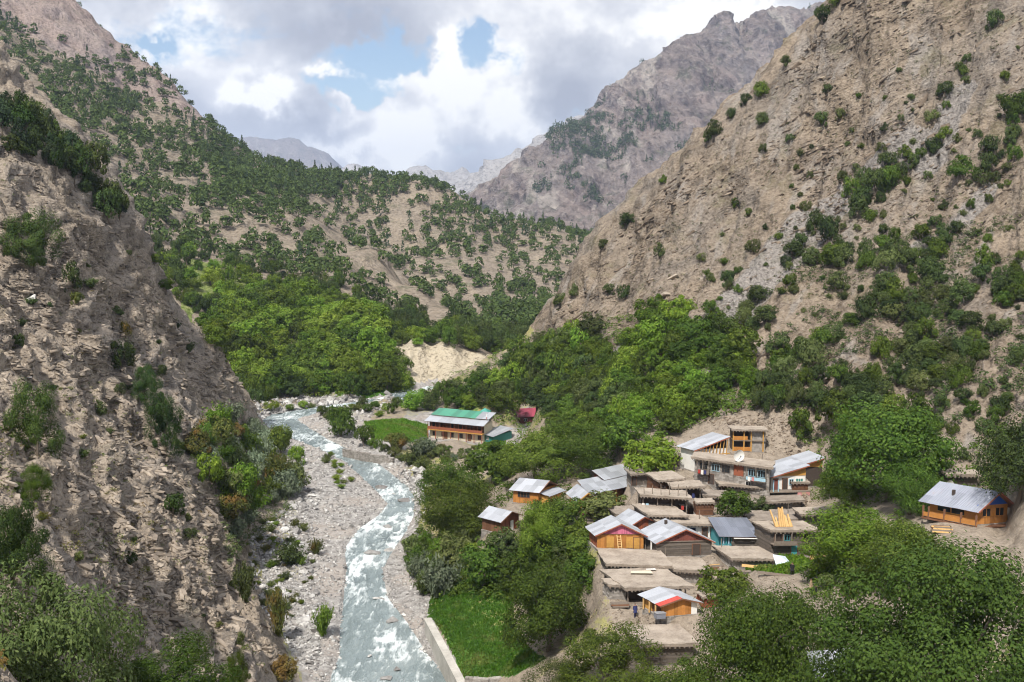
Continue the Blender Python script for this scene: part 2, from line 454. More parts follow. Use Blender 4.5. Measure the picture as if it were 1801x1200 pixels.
def basis_coord(N, pos, nb, s_along, s_thick, third=None):
    """position measured along and across a set of beds whose normal is nb"""
    n = Vector(nb).normalized(); u = n.cross(Vector((.2, .9, .1))).normalized() if third is None else Vector(third).normalized(); u = (u - n * u.dot(n)).normalized(); v = n.cross(u)
    cmb = N.n('ShaderNodeCombineXYZ')
    for i, (ax, s_) in enumerate(((u, s_along[0]), (v, s_along[1]), (n, s_thick))):
        nd = N.n('ShaderNodeVectorMath', operation='DOT_PRODUCT'); N.l(pos, nd.inputs[0]); nd.inputs[1].default_value = tuple(ax * s_)
        N.l(nd.outputs['Value'], cmb.inputs[i])
    return cmb.outputs[0]
def slope_mat(name, c_dark, c_mid, c_light, c_dust, bed, bscale, green=(.12, .12, .05), gamount=.35, fine=1.0, grey=(.30, .29, .29), streak=None, dustamt=.6, scree=None, meadow=False):
    """bare mountain side: beds of rock, dust on the flatter places, patches of scree and dry grass"""
    m, N = newmat(name)
    geo = N.n('ShaderNodeNewGeometry'); pos = geo.outputs['Position']
    wp = N.vmath('ADD', pos, N.vmath('SCALE', N.vmath('SUBTRACT', N.noise(pos, .07 * fine, 2, .5, out=1), (.5, .5, .5)), 7.0 / fine))
    beds = N.noise(basis_coord(N, wp, bed, bscale[:2], bscale[2]), 1.0, 4, .66)
    broad = N.noise(pos, .028 * fine ** .5, 3, .55, .3)
    mid = N.noise(pos, .22 * fine, 4, .62)
    fin = N.noise(pos, 1.4 * fine, 4, .70)
    c = N.ramp(N.math('ADD', N.math('MULTIPLY', beds, .62), N.math('MULTIPLY', mid, .38)), [(.36, c_dark), (.48, c_mid), (.60, c_light)])
    c = N.mix(N.math('MULTIPLY', N.smooth(broad, .44, .60), .8), c, N.mix(.6, c, grey))
    up = N.n('ShaderNodeSeparateXYZ'); N.l(geo.outputs['Normal'], up.inputs[0])
    dust = N.math('MULTIPLY', N.smooth(N.math('ADD', up.outputs[2], N.math('MULTIPLY', mid, .35)), .68, 1.05), dustamt)
    c = N.mix(dust, c, c_dust)
    if streak is not None:      # pale runs of scree down the fall line
        sn = N.noise(basis_coord(N, wp, streak[0], streak[1][:2], streak[1][2], streak[3]), 1.0, 3, .6)
        c = N.mix(N.math('MULTIPLY', N.smooth(sn, .54, .66), .7), c, streak[2])
        c = N.mix(N.math('MULTIPLY', N.smooth(sn, .42, .32), .5), c, c_dark)
    if scree is not None:       # chutes of grey scree
        ed = N.math('ADD', attr(N, 'scree'), N.math('MULTIPLY', N.math('SUBTRACT', mid, .5), 1.1))
        c = N.mix(N.math('MULTIPLY', N.smooth(ed, .35, .7), .85), c, N.mix(N.smooth(fin, .35, .65), tuple(x * .72 for x in scree), scree))
    g = N.math('MULTIPLY', N.smooth(N.noise(pos, .10 * fine ** .5, 4, .7), .54, .68), gamount)
    c = N.mix(g, c, green)
    if meadow:                  # terraces of grass
        ed = N.math('ADD', attr(N, 'grass'), N.math('MULTIPLY', N.math('SUBTRACT', N.noise(pos, .12, 4, .7), .5), 1.3))
        c = N.mix(N.smooth(ed, .40, .60), c, N.mix(N.smooth(fin, .3, .7), (.13, .19, .045), (.24, .27, .09)))
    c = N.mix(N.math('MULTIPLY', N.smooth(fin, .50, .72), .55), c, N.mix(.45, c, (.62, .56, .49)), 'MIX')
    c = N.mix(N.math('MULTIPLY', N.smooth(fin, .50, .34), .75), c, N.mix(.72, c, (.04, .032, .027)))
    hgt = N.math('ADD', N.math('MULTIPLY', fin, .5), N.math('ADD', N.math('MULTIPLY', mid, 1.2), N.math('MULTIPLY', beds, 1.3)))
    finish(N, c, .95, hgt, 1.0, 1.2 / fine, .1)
    return m
M = {}
FALL = (-.40, -.66, -.63)
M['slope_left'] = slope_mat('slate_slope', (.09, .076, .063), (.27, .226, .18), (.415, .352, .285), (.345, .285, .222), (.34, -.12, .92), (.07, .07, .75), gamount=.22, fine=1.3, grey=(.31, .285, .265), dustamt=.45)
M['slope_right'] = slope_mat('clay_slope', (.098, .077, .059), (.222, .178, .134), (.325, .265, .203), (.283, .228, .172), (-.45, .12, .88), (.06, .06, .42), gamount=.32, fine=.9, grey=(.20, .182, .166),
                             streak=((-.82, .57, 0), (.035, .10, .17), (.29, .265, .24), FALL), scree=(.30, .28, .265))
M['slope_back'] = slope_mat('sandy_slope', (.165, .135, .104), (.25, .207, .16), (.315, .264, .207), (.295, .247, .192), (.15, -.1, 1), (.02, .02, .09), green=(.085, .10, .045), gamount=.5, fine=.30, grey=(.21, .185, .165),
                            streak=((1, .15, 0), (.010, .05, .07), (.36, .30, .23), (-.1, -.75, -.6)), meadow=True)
M['crest'] = slope_mat('pink_rock', (.15, .11, .10), (.27, .205, .19), (.37, .29, .27), (.30, .245, .215), (.7, .3, .4), (.03, .02, .12), gamount=.2, fine=.3, grey=(.28, .255, .26))
M['mountain'] = slope_mat('far_rock', (.038, .032, .038), (.112, .092, .094), (.245, .195, .18), (.21, .177, .162), (.75, .2, .5), (.005, .005, .022), green=(.05, .065, .04), gamount=.6, fine=.055, grey=(.20, .185, .19),
                          streak=((1, .2, 0), (.0025, .012, .016), (.36, .33, .30), (-.2, -.7, -.65)))
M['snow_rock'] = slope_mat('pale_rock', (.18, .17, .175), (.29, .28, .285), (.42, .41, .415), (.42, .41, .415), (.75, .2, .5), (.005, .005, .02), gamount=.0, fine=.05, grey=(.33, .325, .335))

def ground_mat(name):
    """valley floor: stones, dust and grass; grass and earth come as vertex weights"""
    m, N = newmat(name)
    pos = N.n('ShaderNodeNewGeometry').outputs['Position']
    n1 = N.noise(pos, .12, 4, .6); n2 = N.noise(pos, .9, 5, .68); n3 = N.noise(pos, 3.5, 3, .6)
    st = N.ramp(n2, [(.32, (.17, .16, .152)), (.5, (.32, .305, .292)), (.66, (.46, .445, .43))])
    st = N.mix(N.smooth(n1, .45, .62), st, N.mix(.5, st, (.36, .31, .27)))
    earth = N.ramp(N.math('ADD', N.math('MULTIPLY', n2, .6), N.math('MULTIPLY', n3, .4)), [(.35, (.175, .143, .112)), (.5, (.28, .235, .188)), (.65, (.37, .315, .255))])
    gr = N.ramp(N.math('ADD', N.math('MULTIPLY', n2, .55), N.math('MULTIPLY', n3, .45)), [(.33, (.045, .10, .02)), (.5, (.075, .17, .03)), (.68, (.16, .23, .05))])
    dry = N.ramp(n2, [(.3, (.16, .17, .06)), (.6, (.32, .30, .12))])
    c = N.mix(attr(N, 'earth'), st, earth)
    edge = N.math('ADD', attr(N, 'grass'), N.math('MULTIPLY', N.math('SUBTRACT', n2, .5), .9))
    c = N.mix(N.smooth(edge, .35, .65), c, gr)
    edge = N.math('ADD', attr(N, 'dry'), N.math('MULTIPLY', N.math('SUBTRACT', n2, .5), 1.2))
    c = N.mix(N.smooth(edge, .4, .7), c, dry)
    finish(N, c, .95, N.math('ADD', n2, N.math('MULTIPLY', n3, .4)), .9, .35, .15)
    return m
M['ground'] = ground_mat('valley_ground')

def stone_mat(name, a, b, c_, fine=2.0):
    m, N = newmat(name)
    oi = N.n('ShaderNodeObjectInfo'); isl = N.n('ShaderNodeNewGeometry')
    pos = isl.outputs['Position']
    rnd = N.math('FRACT', N.math('ADD', N.math('MULTIPLY', oi.outputs['Random'], 7.3), isl.outputs['Random Per Island']))
    n = N.noise(pos, fine, 5, .65)
    col = N.ramp(N.math('ADD', N.math('MULTIPLY', rnd, .65), N.math('MULTIPLY', n, .35)), [(.12, a), (.5, b), (.88, c_)])
    col = N.mix(N.math('MULTIPLY', N.smooth(n, .55, .40), .5), col, N.mix(.6, col, (.1, .09, .08)))
    finish(N, col, .9, n, .6, .12, .2)
    return m
M['boulder'] = stone_mat('river_stone', (.16, .152, .148), (.36, .35, .34), (.66, .65, .63), 1.5)
M['slab'] = stone_mat('slate_slab', (.12, .10, .082), (.275, .228, .182), (.43, .365, .295), 1.2)
M['rock'] = stone_mat('brown_rock', (.11, .083, .062), (.22, .172, .128), (.36, .295, .228), 1.2)

M['cutbank'] = slope_mat('cut_clay', (.36, .30, .21), (.50, .43, .32), (.60, .53, .41), (.55, .48, .36), (0, 0, 1), (.12, .12, .35), gamount=.12, fine=.5, grey=(.5, .45, .37))
# water
m, N = newmat('river_water')
pos = N.n('ShaderNodeNewGeometry').outputs['Position']
mp = N.n('ShaderNodeMapping'); N.l(pos, mp.inputs[0]); mp.inputs['Scale'].default_value = (1.0, .30, 1.0); mp.inputs['Rotation'].default_value = (0, 0, -.15)
f1 = N.noise(mp.outputs[0], .85, 6, .70, .9); f2 = N.noise(mp.outputs[0], 3.6, 4, .65, .6)
big_ = N.noise(pos, .09, 2, .5)
fo = N.math('ADD', N.math('MULTIPLY', f1, .62), N.math('ADD', N.math('MULTIPLY', f2, .30), N.math('MULTIPLY', big_, .25)))
fo = N.math('ADD', fo, N.math('MULTIPLY', attr(N, 'crest'), .34))
deep = N.ramp(N.math('ADD', N.math('MULTIPLY', big_, .5), N.math('MULTIPLY', f1, .5)), [(.35, (.14, .178, .187)), (.5, (.23, .282, .293)), (.65, (.34, .388, .396))])
wcol = N.mix(N.smooth(fo, .65, .84), deep, (.78, .84, .86))
wb = finish(N, wcol, N.ramp(N.smooth(fo, .6, .8), [(0, (.16, .16, .16)), (1, (.6, .6, .6))]), N.math('ADD', f1, f2), .8, .30, .5)
M['water'] = m

# leaves
def leaf_mat(name, a, b, tip, trans=.25, hue=.0, warm=None):
    m, N = newmat(name)
    geo = N.n('ShaderNodeNewGeometry'); oi = N.n('ShaderNodeObjectInfo')
    r1 = geo.outputs['Random Per Island']; r2 = oi.outputs['Random']
    a = tuple(x * .85 + y * .15 for x, y in zip(a, b)); tip = tuple(x * .25 + y * .75 for x, y in zip(b, tip))
    c = N.ramp(r1, [(.0, a), (.62, b), (.97, tip)])
    pos = geo.outputs['Position']
    n = N.noise(pos, .30, 2, .5)
    c = N.mix(N.math('MULTIPLY', N.smooth(n, .40, .62), .45), c, N.mix(.5, c, tip))
    hs = N.n('ShaderNodeHueSaturation'); N.l(c, hs.inputs['Color'])
    N.l(N.math('ADD', .482 + hue, N.math('MULTIPLY', r2, .036)), hs.inputs['Hue'])
    N.l(N.math('ADD', .62, N.math('MULTIPLY', N.math('FRACT', N.math('MULTIPLY', r2, 13.7)), .80)), hs.inputs['Value'])
    hs.inputs['Saturation'].default_value = 1.06
    col = hs.outputs[0]
    if warm is not None:
        col = N.mix(N.math('MULTIPLY', N.smooth(N.noise(pos, .16, 3, .6), .5, .66), .75), col, warm)
    b_ = N.n('ShaderNodeBsdfPrincipled'); N.l(col, b_.inputs['Base Color'])
    b_.inputs['Roughness'].default_value = .7; b_.inputs['Specular IOR Level'].default_value = .10
    tr = N.n('ShaderNodeBsdfTranslucent'); N.l(N.mix(.35, col, (.22, .28, .03)), tr.inputs[0])
    mx = N.n('ShaderNodeMixShader', i_0=trans); N.l(b_.outputs[0], mx.inputs[1]); N.l(tr.outputs[0], mx.inputs[2])
    o = N.n('ShaderNodeOutputMaterial'); N.l(mx.outputs[0], o.inputs[0])
    return m
M['lf_walnut'] = leaf_mat('walnut_leaf', (.034, .062, .014), (.072, .118, .023), (.145, .195, .042))
M['lf_deep'] = leaf_mat('deep_leaf', (.024, .050, .013), (.050, .092, .020), (.088, .135, .034), .2)
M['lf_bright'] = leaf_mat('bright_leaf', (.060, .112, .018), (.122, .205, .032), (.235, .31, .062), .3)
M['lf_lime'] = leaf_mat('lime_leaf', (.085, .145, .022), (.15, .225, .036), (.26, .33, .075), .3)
M['lf_oak'] = leaf_mat('oak_leaf', (.026, .043, .016), (.052, .078, .026), (.10, .13, .042), .15)
M['lf_juniper'] = leaf_mat('juniper_leaf', (.020, .042, .014), (.042, .075, .020), (.085, .115, .035), .12)
M['lf_pine'] = leaf_mat('pine_leaf', (.017, .032, .018), (.034, .055, .028), (.065, .088, .042), .1)
M['lf_willow'] = leaf_mat('willow_leaf', (.10, .135, .085), (.17, .215, .14), (.27, .31, .22), .2)
M['lf_olive'] = leaf_mat('olive_leaf', (.050, .070, .024), (.088, .115, .040), (.15, .175, .07), .2)
M['lf_autumn'] = leaf_mat('autumn_leaf', (.050, .075, .024), (.095, .115, .034), (.17, .16, .05), .2, warm=(.20, .105, .035))
M['lf_grass'] = leaf_mat('grass_blade', (.06, .145, .02), (.095, .215, .03), (.18, .28, .055), .3, warm=(.19, .21, .06))

def wood_mat(name, c, var=.35, rough=.75, sc=1.0):
    m, N = newmat(name)
    tcn = N.n('ShaderNodeTexCoord'); pos = tcn.outputs['Object']
    isl = N.n('ShaderNodeNewGeometry').outputs['Random Per Island']
    n = N.noise(pos, 2.2 * sc, 5, .7); n2 = N.noise(pos, .45, 3, .6)
    dk = tuple(x * (1 - var) for x in c); lt = tuple(min(.9, x * (1 + var)) for x in c)
    col = N.ramp(N.math('ADD', N.math('MULTIPLY', n, .5), N.math('ADD', N.math('MULTIPLY', isl, .3), N.math('MULTIPLY', n2, .2))), [(.28, dk), (.48, c), (.72, lt)])
    finish(N, col, rough, n, .3, .03, .25)
    return m
for k, c in dict(orange=(.42, .185, .05), brown=(.17, .085, .05), grey=(.20, .165, .135), yellow=(.50, .27, .07), pale=(.62, .40, .17), maroon=(.19, .065, .05), pink=(.52, .15, .24),
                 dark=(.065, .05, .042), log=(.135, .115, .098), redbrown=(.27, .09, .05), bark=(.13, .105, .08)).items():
    M['w_' + k] = wood_mat(k + '_wood', c)
for k, c in dict(white=(.74, .73, .70), blue=(.03, .09, .36), turquoise=(.07, .30, .34), skyblue=(.36, .55, .66), cream=(.62, .55, .42), cloth=(.55, .25, .25), darkblue=(.04, .05, .15), navy=(.03, .03, .09),
                 tan=(.45, .33, .22), black=(.02, .02, .022), skin=(.28, .16, .11), teal=(.05, .22, .20), red=(.40, .05, .04)).items():
    M['p_' + k] = wood_mat(k + '_paint', c, .16, .7, .5)

def metal_mat(name, c, metal=.25, rough=.42):
    m, N = newmat(name)
    tcn = N.n('ShaderNodeTexCoord'); pos = tcn.outputs['Object']
    oi = N.n('ShaderNodeObjectInfo')
    n = N.noise(pos, .8, 5, .65, .4); n2 = N.noise(pos, 6, 3, .6)
    v = N.math('ADD', N.math('MULTIPLY', oi.outputs['Random'], .55), N.math('MULTIPLY', n, .45))
    col = N.ramp(v, [(.15, tuple(x * .72 for x in c)), (.5, c), (.85, tuple(min(.92, x * 1.18) for x in c))])
    col = N.mix(N.math('MULTIPLY', N.smooth(n, .58, .74), .45), col, (.30, .22, .17))
    finish(N, col, N.math('ADD', rough - .1, N.math('MULTIPLY', n, .25)), n2, .15, .02, .5, metal)
    return m
M['tin'] = metal_mat('galvanised_sheet', (.43, .45, .49))
M['tin_dark'] = metal_mat('dull_sheet', (.215, .235, .29))
M['tin_red'] = metal_mat('red_sheet', (.52, .07, .05), 0)
M['tin_green'] = metal_mat('green_sheet', (.06, .26, .17), 0)
M['tin_maroon'] = metal_mat('maroon_sheet', (.33, .06, .10), 0)
M['tin_teal'] = metal_mat('teal_sheet', (.06, .28, .24), 0)

def mud_mat(name, a, b, c_, sc=1.0):
    m, N = newmat(name)
    pos = N.n('ShaderNodeNewGeometry').outputs['Position']
    n = N.noise(pos, .5 * sc, 5, .62); n2 = N.noise(pos, 3.2 * sc, 4, .65)
    col = N.ramp(N.math('ADD', N.math('MULTIPLY', n, .65), N.math('MULTIPLY', n2, .35)), [(.36, a), (.5, b), (.64, c_)])
    finish(N, col, .95, n2, .5, .08, .1)
    return m
M['mud'] = mud_mat('mud_roof', (.24, .20, .165), (.345, .295, .245), (.43, .37, .31))
M['mud_dark'] = mud_mat('old_mud_roof', (.185, .155, .13), (.275, .235, .20), (.36, .315, .27))
M['concrete'] = mud_mat('wall_concrete', (.36, .34, .31), (.46, .44, .40), (.54, .52, .48))
M['masonry'] = stone_mat('wall_stone', (.20, .18, .16), (.31, .285, .26), (.43, .40, .37), 1.6)
m, N = newmat('dark_glass'); finish(N, (.025, .03, .035), .12, None, spec=.5); M['glass'] = m
m, N = newmat('shade_opening'); finish(N, (.03, .026, .022), .9, None, spec=.1); M['shade_fill'] = m  # flat near-black colour painted as the shade inside openings
m, N = newmat('plastic_sheet'); finish(N, (.62, .72, .78), .35, None, spec=.5); M['tarp'] = m

# ------------------------------------------------------------------ the land as objects
# house plots: corners of the eaves in the photograph (front left, front right, back left), distance, wall height
PLOT = {
    'pink':   ((1050, 939), (1132, 940), (1036, 926), 133, 2.0),
    'log':    ((1157, 952), (1249, 950), (1127, 935), 131, 2.1),
    'behind': ((1110, 922), (1152, 917), (1087, 910), 139, 2.0),
    'shed':   ((1163, 1062), (1226, 1058), (1131, 1046), 113, 1.55),
    'turq':   ((1268, 941), (1331, 942), (1250, 926), 134, 2.0),
    'flat5':  ((1357, 934), (1436, 934), (1329, 920), 130, 3.4),
    'flat6':  ((1322, 917), (1412, 913), (1308, 902), 140, 1.6),
    'yellow': ((1357, 838), (1419, 838), (1328, 829), 151, 2.1),
    'yellow2': ((1390, 823), (1446, 821), (1366, 812), 157, 3.2),
    'white8': ((1222, 791), (1281, 790), (1193, 785), 160, 3.6),
    'long9':  ((1222, 806), (1354, 824), (1228, 797), 156, 3.9),
    'frame10': ((1290, 757), (1347, 758), (1284, 751), 167, 3.6),
    'flat11': ((1160, 846), (1198, 843), (1140, 834), 151, 2.2),
    'flat12': ((1185, 858), (1233, 857), (1177, 849), 148, 2.0),
    'flat13': ((1130, 872), (1208, 879), (1119, 861), 145, 2.3),
    'flat14': ((1241, 873), (1283, 876), (1232, 863), 148, 1.6),
    'hut16':  ((1226, 886), (1254, 885), (1223, 881), 142, 1.8),
    'flat17': ((1142, 907), (1202, 908), (1118, 889), 140, 1.4),
    'flat18': ((1165, 922), (1250, 928), (1135, 908), 138, 1.9),
    'roof1':  ((1070, 993), (1175, 997), (1056, 968), 126, 1.5),
    'roof3':  ((1184, 1003), (1244, 1007), (1166, 981), 126.5, 1.4),
    'roof2':  ((1103, 1036), (1207, 1032), (1063, 1006), 118, 1.9),
    'roof4':  ((1130, 1135), (1217, 1133), (1103, 1105), 107, 2.3),
    'right19': ((1719, 890), (1778, 888), (1633, 877), 112, 2.2),
    'right20': ((1668, 836), (1717, 837), (1660, 829), 125, 1.6),
    'left21': ((903, 859), (948, 862), (938, 850), 166, 2.4),
    'left22': ((880, 915), (912, 904), (848, 907), 152, 2.2),
    'mid23':  ((1018, 878), (1048, 876), (1002, 865), 155, 2.6),
    'mid23b': ((1040, 868), (1121, 848), (1028, 859), 158, 2.8),
    'mid23c': ((1028, 857), (1067, 847), (1023, 851), 162, 2.6),
    'mid23d': ((1063, 843), (1111, 830), (1048, 834), 165, 2.6),
    'school': ((752, 740), (848, 749), (772, 732), 266, 4.8),
    'annex':  ((848, 763), (868, 768), (880, 754), 262, 1.9),
    'maroon': ((908, 733), (938, 730), (920, 724), 286, 2.2),
    'flat15': ((1200, 889), (1229, 888), (1190, 880), 145, 1.4),
    'gap1':   ((1086, 906), (1126, 904), (1074, 894), 147, 1.6),
    'gap2':   ((1268, 853), (1342, 860), (1256, 843), 152, 2.1),
    'gap3':   ((1312, 886), (1408, 881), (1302, 872), 146, 2.0),
    'gap4':   ((1412, 906), (1462, 904), (1400, 896), 139, 1.6),
    'gap5':   ((1288, 983), (1362, 986), (1256, 964), 128, 1.3),
    'gap6':   ((1072, 1031), (1101, 1033), (1061, 1022), 119, 1.5),
    'gap7':   ((1236, 1051), (1262, 1049), (1228, 1040), 116, 1.3),
    'gap8':   ((1172, 801), (1197, 801), (1160, 793), 164, 1.8),
    'gap9':   ((1112, 835), (1142, 833), (1104, 827), 160, 1.8),
    'gap10':  ((1395, 850), (1420, 850), (1390, 843), 151, 1.5),
    'tarp':   ((1438, 1190), (1508, 1184), (1425, 1160), 78, 2.0),
}
SITE = {}; CPW = []
for k, (fl, fr, bl, D0, hh) in PLOT.items():
    A = P(*fl, D0); zt = A.z
    def onz(px):
        s, t = ray(*px); Dd = (zt - CAMZ) / t
        return Vector((s * Dd, Dd, zt))
    B, C_ = onz(fr), onz(bl)
    ux, uy = (B - A), (C_ - A)
    wd, dp = ux.length, uy.length
    a1, a2 = math.atan2(ux.y, ux.x), math.atan2(uy.y, uy.x)
    ang = a2 - a1
    lo, hi = math.radians(72), math.radians(122 if k == 'right19' else 107)
    if ang < lo: e = (lo - ang) / 2; a1 -= e; a2 += e
    if ang > hi: e = (ang - hi) / 2; a1 += e; a2 -= e
    ang = a2 - a1
    base = Vector((A.x + math.cos(a1) * wd / 2, A.y + math.sin(a1) * wd / 2, zt - hh))
    SITE[k] = dict(loc=base, rot=a1, w=wd, d=min(max(dp, 2.2), 9.0), h=hh, kx=math.cos(ang), ky=math.sin(ang))
    cx = base + Vector((math.cos(a2), math.sin(a2), 0)) * SITE[k]['d'] / 2
    r0 = .5 * max(wd, SITE[k]['d'])
    PADS.append((cx.x, cx.y, zt - hh - .12, r0 * .9, r0 * .9 + 2.0))

for k_, s_ in SITE.items():
    for fx, fy in ((-.35, -.10), (.35, -.10), (0, .9)):
        ca, sa = math.cos(s_['rot']), math.sin(s_['rot'])
        lx = fx * s_['w'] + fy * s_['d'] * s_['kx']; ly = fy * s_['d'] * s_['ky']
        q_ = s_['loc'] + Vector((ca * lx - sa * ly, sa * lx + ca * ly, -.15))
        CPW.append((q_.x / q_.y, q_.y, (q_.z - CAMZ) / q_.y))
LAND = RBF(CP, extra=CPW)
p2, quads, zq, H_, wl_, wr_, wm_, nrm_ = build_land()
from mathutils.bvhtree import BVHTree
BVH = BVHTree.FromPolygons(p2.tolist(), quads.tolist())
def ground(x, y):
    h = BVH.ray_cast(Vector((x, y, 2000)), Vector((0, 0, -1)))
    return h[0] if h[0] is not None else Vector((x, y, 0))
EYE = Vector((0, 0, CAMZ))
def hit(px, py):
    s, t = ray(px, py)
    h = BVH.ray_cast(EYE, Vector((s, 1, t)).normalized())
    return (h[0], h[1]) if h[0] is not None else (None, None)
def poly_px(pts, h=2.5):
    """outline on the valley floor from picture corners"""
    r = []
    for px, py in pts:
        q, _ = hit(px, py)
        if q is None: q = P_plane(px, py, h)
        r.append((q.x, q.y))
    return np.array(r)
def inside(poly, x, y):
    c = np.zeros(len(x), bool); j = len(poly) - 1
    for i in range(len(poly)):
        xi, yi = poly[i]; xj, yj = poly[j]
        c ^= ((yi > y) != (yj > y)) & (x < (xj - xi) * (y - yi) / (yj - yi + 1e-12) + xi)
        j = i
    return c
GRASS_POLYS = [poly_px(q) for q in (
    [(762, 1020), (800, 1000), (900, 1010), (905, 1100), (960, 1160), (900, 1190), (815, 1192), (752, 1085)],
    [(640, 742), (700, 738), (752, 748), (752, 778), (700, 778), (655, 772)],
    [(640, 690), (720, 680), (720, 696), (640, 702)], [(590, 680), (640, 676), (640, 700), (590, 700)],
    [(690, 600), (760, 590), (800, 604), (700, 612)], [(1300, 985), (1400, 965), (1440, 990), (1400, 1010), (1340, 1010)],
    [(258, 452), (330, 448), (450, 505), (430, 540), (340, 535), (290, 512)], [(850, 780), (890, 776), (880, 800), (845, 800)], [(820, 708), (858, 705), (850, 722), (790, 730)])]
xg, yg = p2[:, 0], p2[:, 1]
grass = np.zeros(len(p2))
for q in GRASS_POLYS: grass[inside(q, xg, yg)] = 1.0
nz = fbm(np.column_stack([xg / 9, yg / 9, yg * 0]), 3, 201)
Lx, Rx = riv_x(yg)
right_side = xg > (Lx + Rx) / 2
village = (xg > 12) & (yg < 200) & (yg > 90) & right_side
# growth on the valley margins, bare trodden earth in the village
dry = np.where(~right_side & (H_ > 1.3) & (H_ < 6), .55 + .5 * nz, 0.0) + np.where(right_side & (H_ > 1.4) & ~village, .45 + .4 * nz, 0)
earth = np.where(right_side & (H_ > 2.0), 1.0, 0.0)
earth = np.where(~right_side & (H_ > 2.2), .8, earth)
grass = np.clip(grass + np.where(right_side & ~village & (H_ > 2.6) & (yg < 330), .30 + .45 * nz, 0), 0, 1)
# grey scree chutes down the right slope
scree = np.zeros(len(p2))
for line, wd_ in (([(1610, 255), (1520, 325), (1440, 385), (1360, 455), (1290, 540), (1245, 620)], 7.0), ([(1480, 360), (1400, 440), (1330, 520)], 6.0), ([(1745, 330), (1690, 385), (1630, 425), (1560, 470)], 2.6), ([(1090, 620), (1065, 690), (1050, 715)], 4.0), ([(1690, 160), (1660, 220), (1640, 300)], 4.5)):
    L_ = [hit(*q_)[0] for q_ in line]; L_ = [np.array(q_) for q_ in L_ if q_ is not None]
    near_ = np.where((p2[:, 0] > 0) & (p2[:, 1] < 345) & (p2[:, 1] > 120))[0]
    for A_, B_ in zip(L_[:-1], L_[1:]):
        AB = B_ - A_; t_ = np.clip(((p2[near_] - A_) @ AB) / (AB @ AB), 0, 1)
        ds_ = np.linalg.norm(p2[near_] - (A_ + t_[:, None] * AB), axis=1)
        scree[near_] = np.maximum(scree[near_], 1 - sstep(wd_ * .4, wd_ * 1.3, ds_))
names = {0: ('riverbed', 'ground'), 1: ('hill_left', 'slope_left'), 2: ('hill_right', 'slope_right'), 3: ('hill_back', 'slope_back'), 4: ('village_ground', 'ground'), 5: ('cut_bank', 'cutbank')}
LANDOBJ = {}
sn = xg / yg
crest_v = (yg > 862) & (sn < -.30) & (sn > -.9)
for z, (nm, mt) in names.items():
    sel = zq == z
    if z == 3:
        cr = crest_v[quads[:, 0]]
        parts_ = [('hill_back', 'slope_back', sel & ~cr), ('rock_crest', 'crest', sel & cr)]
    else: parts_ = [(nm, mt, sel)]
    for nm_, mt_, sl in parts_:
        q = quads[sl]; u, inv = np.unique(q, return_inverse=True)
        me = mesh_np(nm_, p2[u], inv.reshape(-1, 4), smooth=False)
        add_attr(me, 'grass', grass[u]); add_attr(me, 'dry', dry[u]); add_attr(me, 'earth', earth[u]); add_attr(me, 'scree', scree[u])
        LANDOBJ[nm_] = link(nm_, me, [M[mt_]], kind='structure')

# ------------------------------------------------------------------ river
dd = np.exp(np.arange(math.log(98), math.log(342), .0030)); uu = np.linspace(-1.12, 1.12, 60)
Dg, Ug = np.meshgrid(dd, uu, indexing='ij')
Lr, Rr = riv_x(Dg)
Xw = (Lr + Rr) / 2 + Ug * (Rr - Lr) / 2
pw = np.stack([Xw, Dg, zr(Dg)], -1).reshape(-1, 3)
fl = np.column_stack([pw[:, 0] / 1.6, pw[:, 1] / 3.2, pw[:, 1] * 0])
wave = fbm(fl, 4, 301, .55, True) * .30 + fbm(fl * .35, 2, 305) * .25
rough_ = .45 + .55 * sstep(-.2, .3, fbm(np.column_stack([pw[:, 0] / 9, pw[:, 1] / 14, pw[:, 1] * 0]), 2, 307))
pw[:, 2] += wave * rough_ * (1 - sstep(.8, 1.05, np.abs(Ug.ravel()))) - .05
nd_, nu_ = Dg.shape
ii = np.arange(nd_ * nu_).reshape(nd_, nu_)
fw = np.stack([ii[:-1, :-1], ii[:-1, 1:], ii[1:, 1:], ii[1:, :-1]], -1).reshape(-1, 4)
me = mesh_np('river', pw, fw, True); add_attr(me, 'crest', np.clip(wave * rough_ * 3.2 + .1, -.5, 1))
link('river', me, [M['water']], kind='structure')

# ------------------------------------------------------------------ far mountains
def mountain(name, pts, srange, drange, mat, amp, size, seed, ds=.0028, dq=.006, c=.008):
    r = RBF(pts, c=c)
    s_ = np.arange(srange[0], srange[1], ds); q_ = np.arange(math.log(drange[0]), math.log(drange[1]), dq)
    S, Q = np.meshgrid(s_, q_); D = np.exp(Q)
    T = r.t(S, D).reshape(S.shape)
    p = np.stack([S * D, D, np.maximum(CAMZ + T * D, -20)], -1)
    n = np.cross(np.gradient(p, axis=1), np.gradient(p, axis=0)); n /= np.linalg.norm(n, axis=-1, keepdims=True)
    f = p.reshape(-1, 3)
    dsp = amp * (fbm(f / np.array([size * .6, size * 1.6, size * 1.6]), 5, seed, .55, True) + .5 * fbm(f / (size * .22), 4, seed + 9, .6, True))
    f = f + n.reshape(-1, 3) * dsp[:, None]
    f[:, 2] = np.maximum(f[:, 2], -20)
    ii = np.arange(S.size).reshape(S.shape)
    fc = np.stack([ii[:-1, :-1], ii[:-1, 1:], ii[1:, 1:], ii[1:, :-1]], -1).reshape(-1, 4)
    o = link(name, mesh_np(name, f, fc), [M[mat]], kind='structure')
    return f.reshape(*S.shape, 3), o
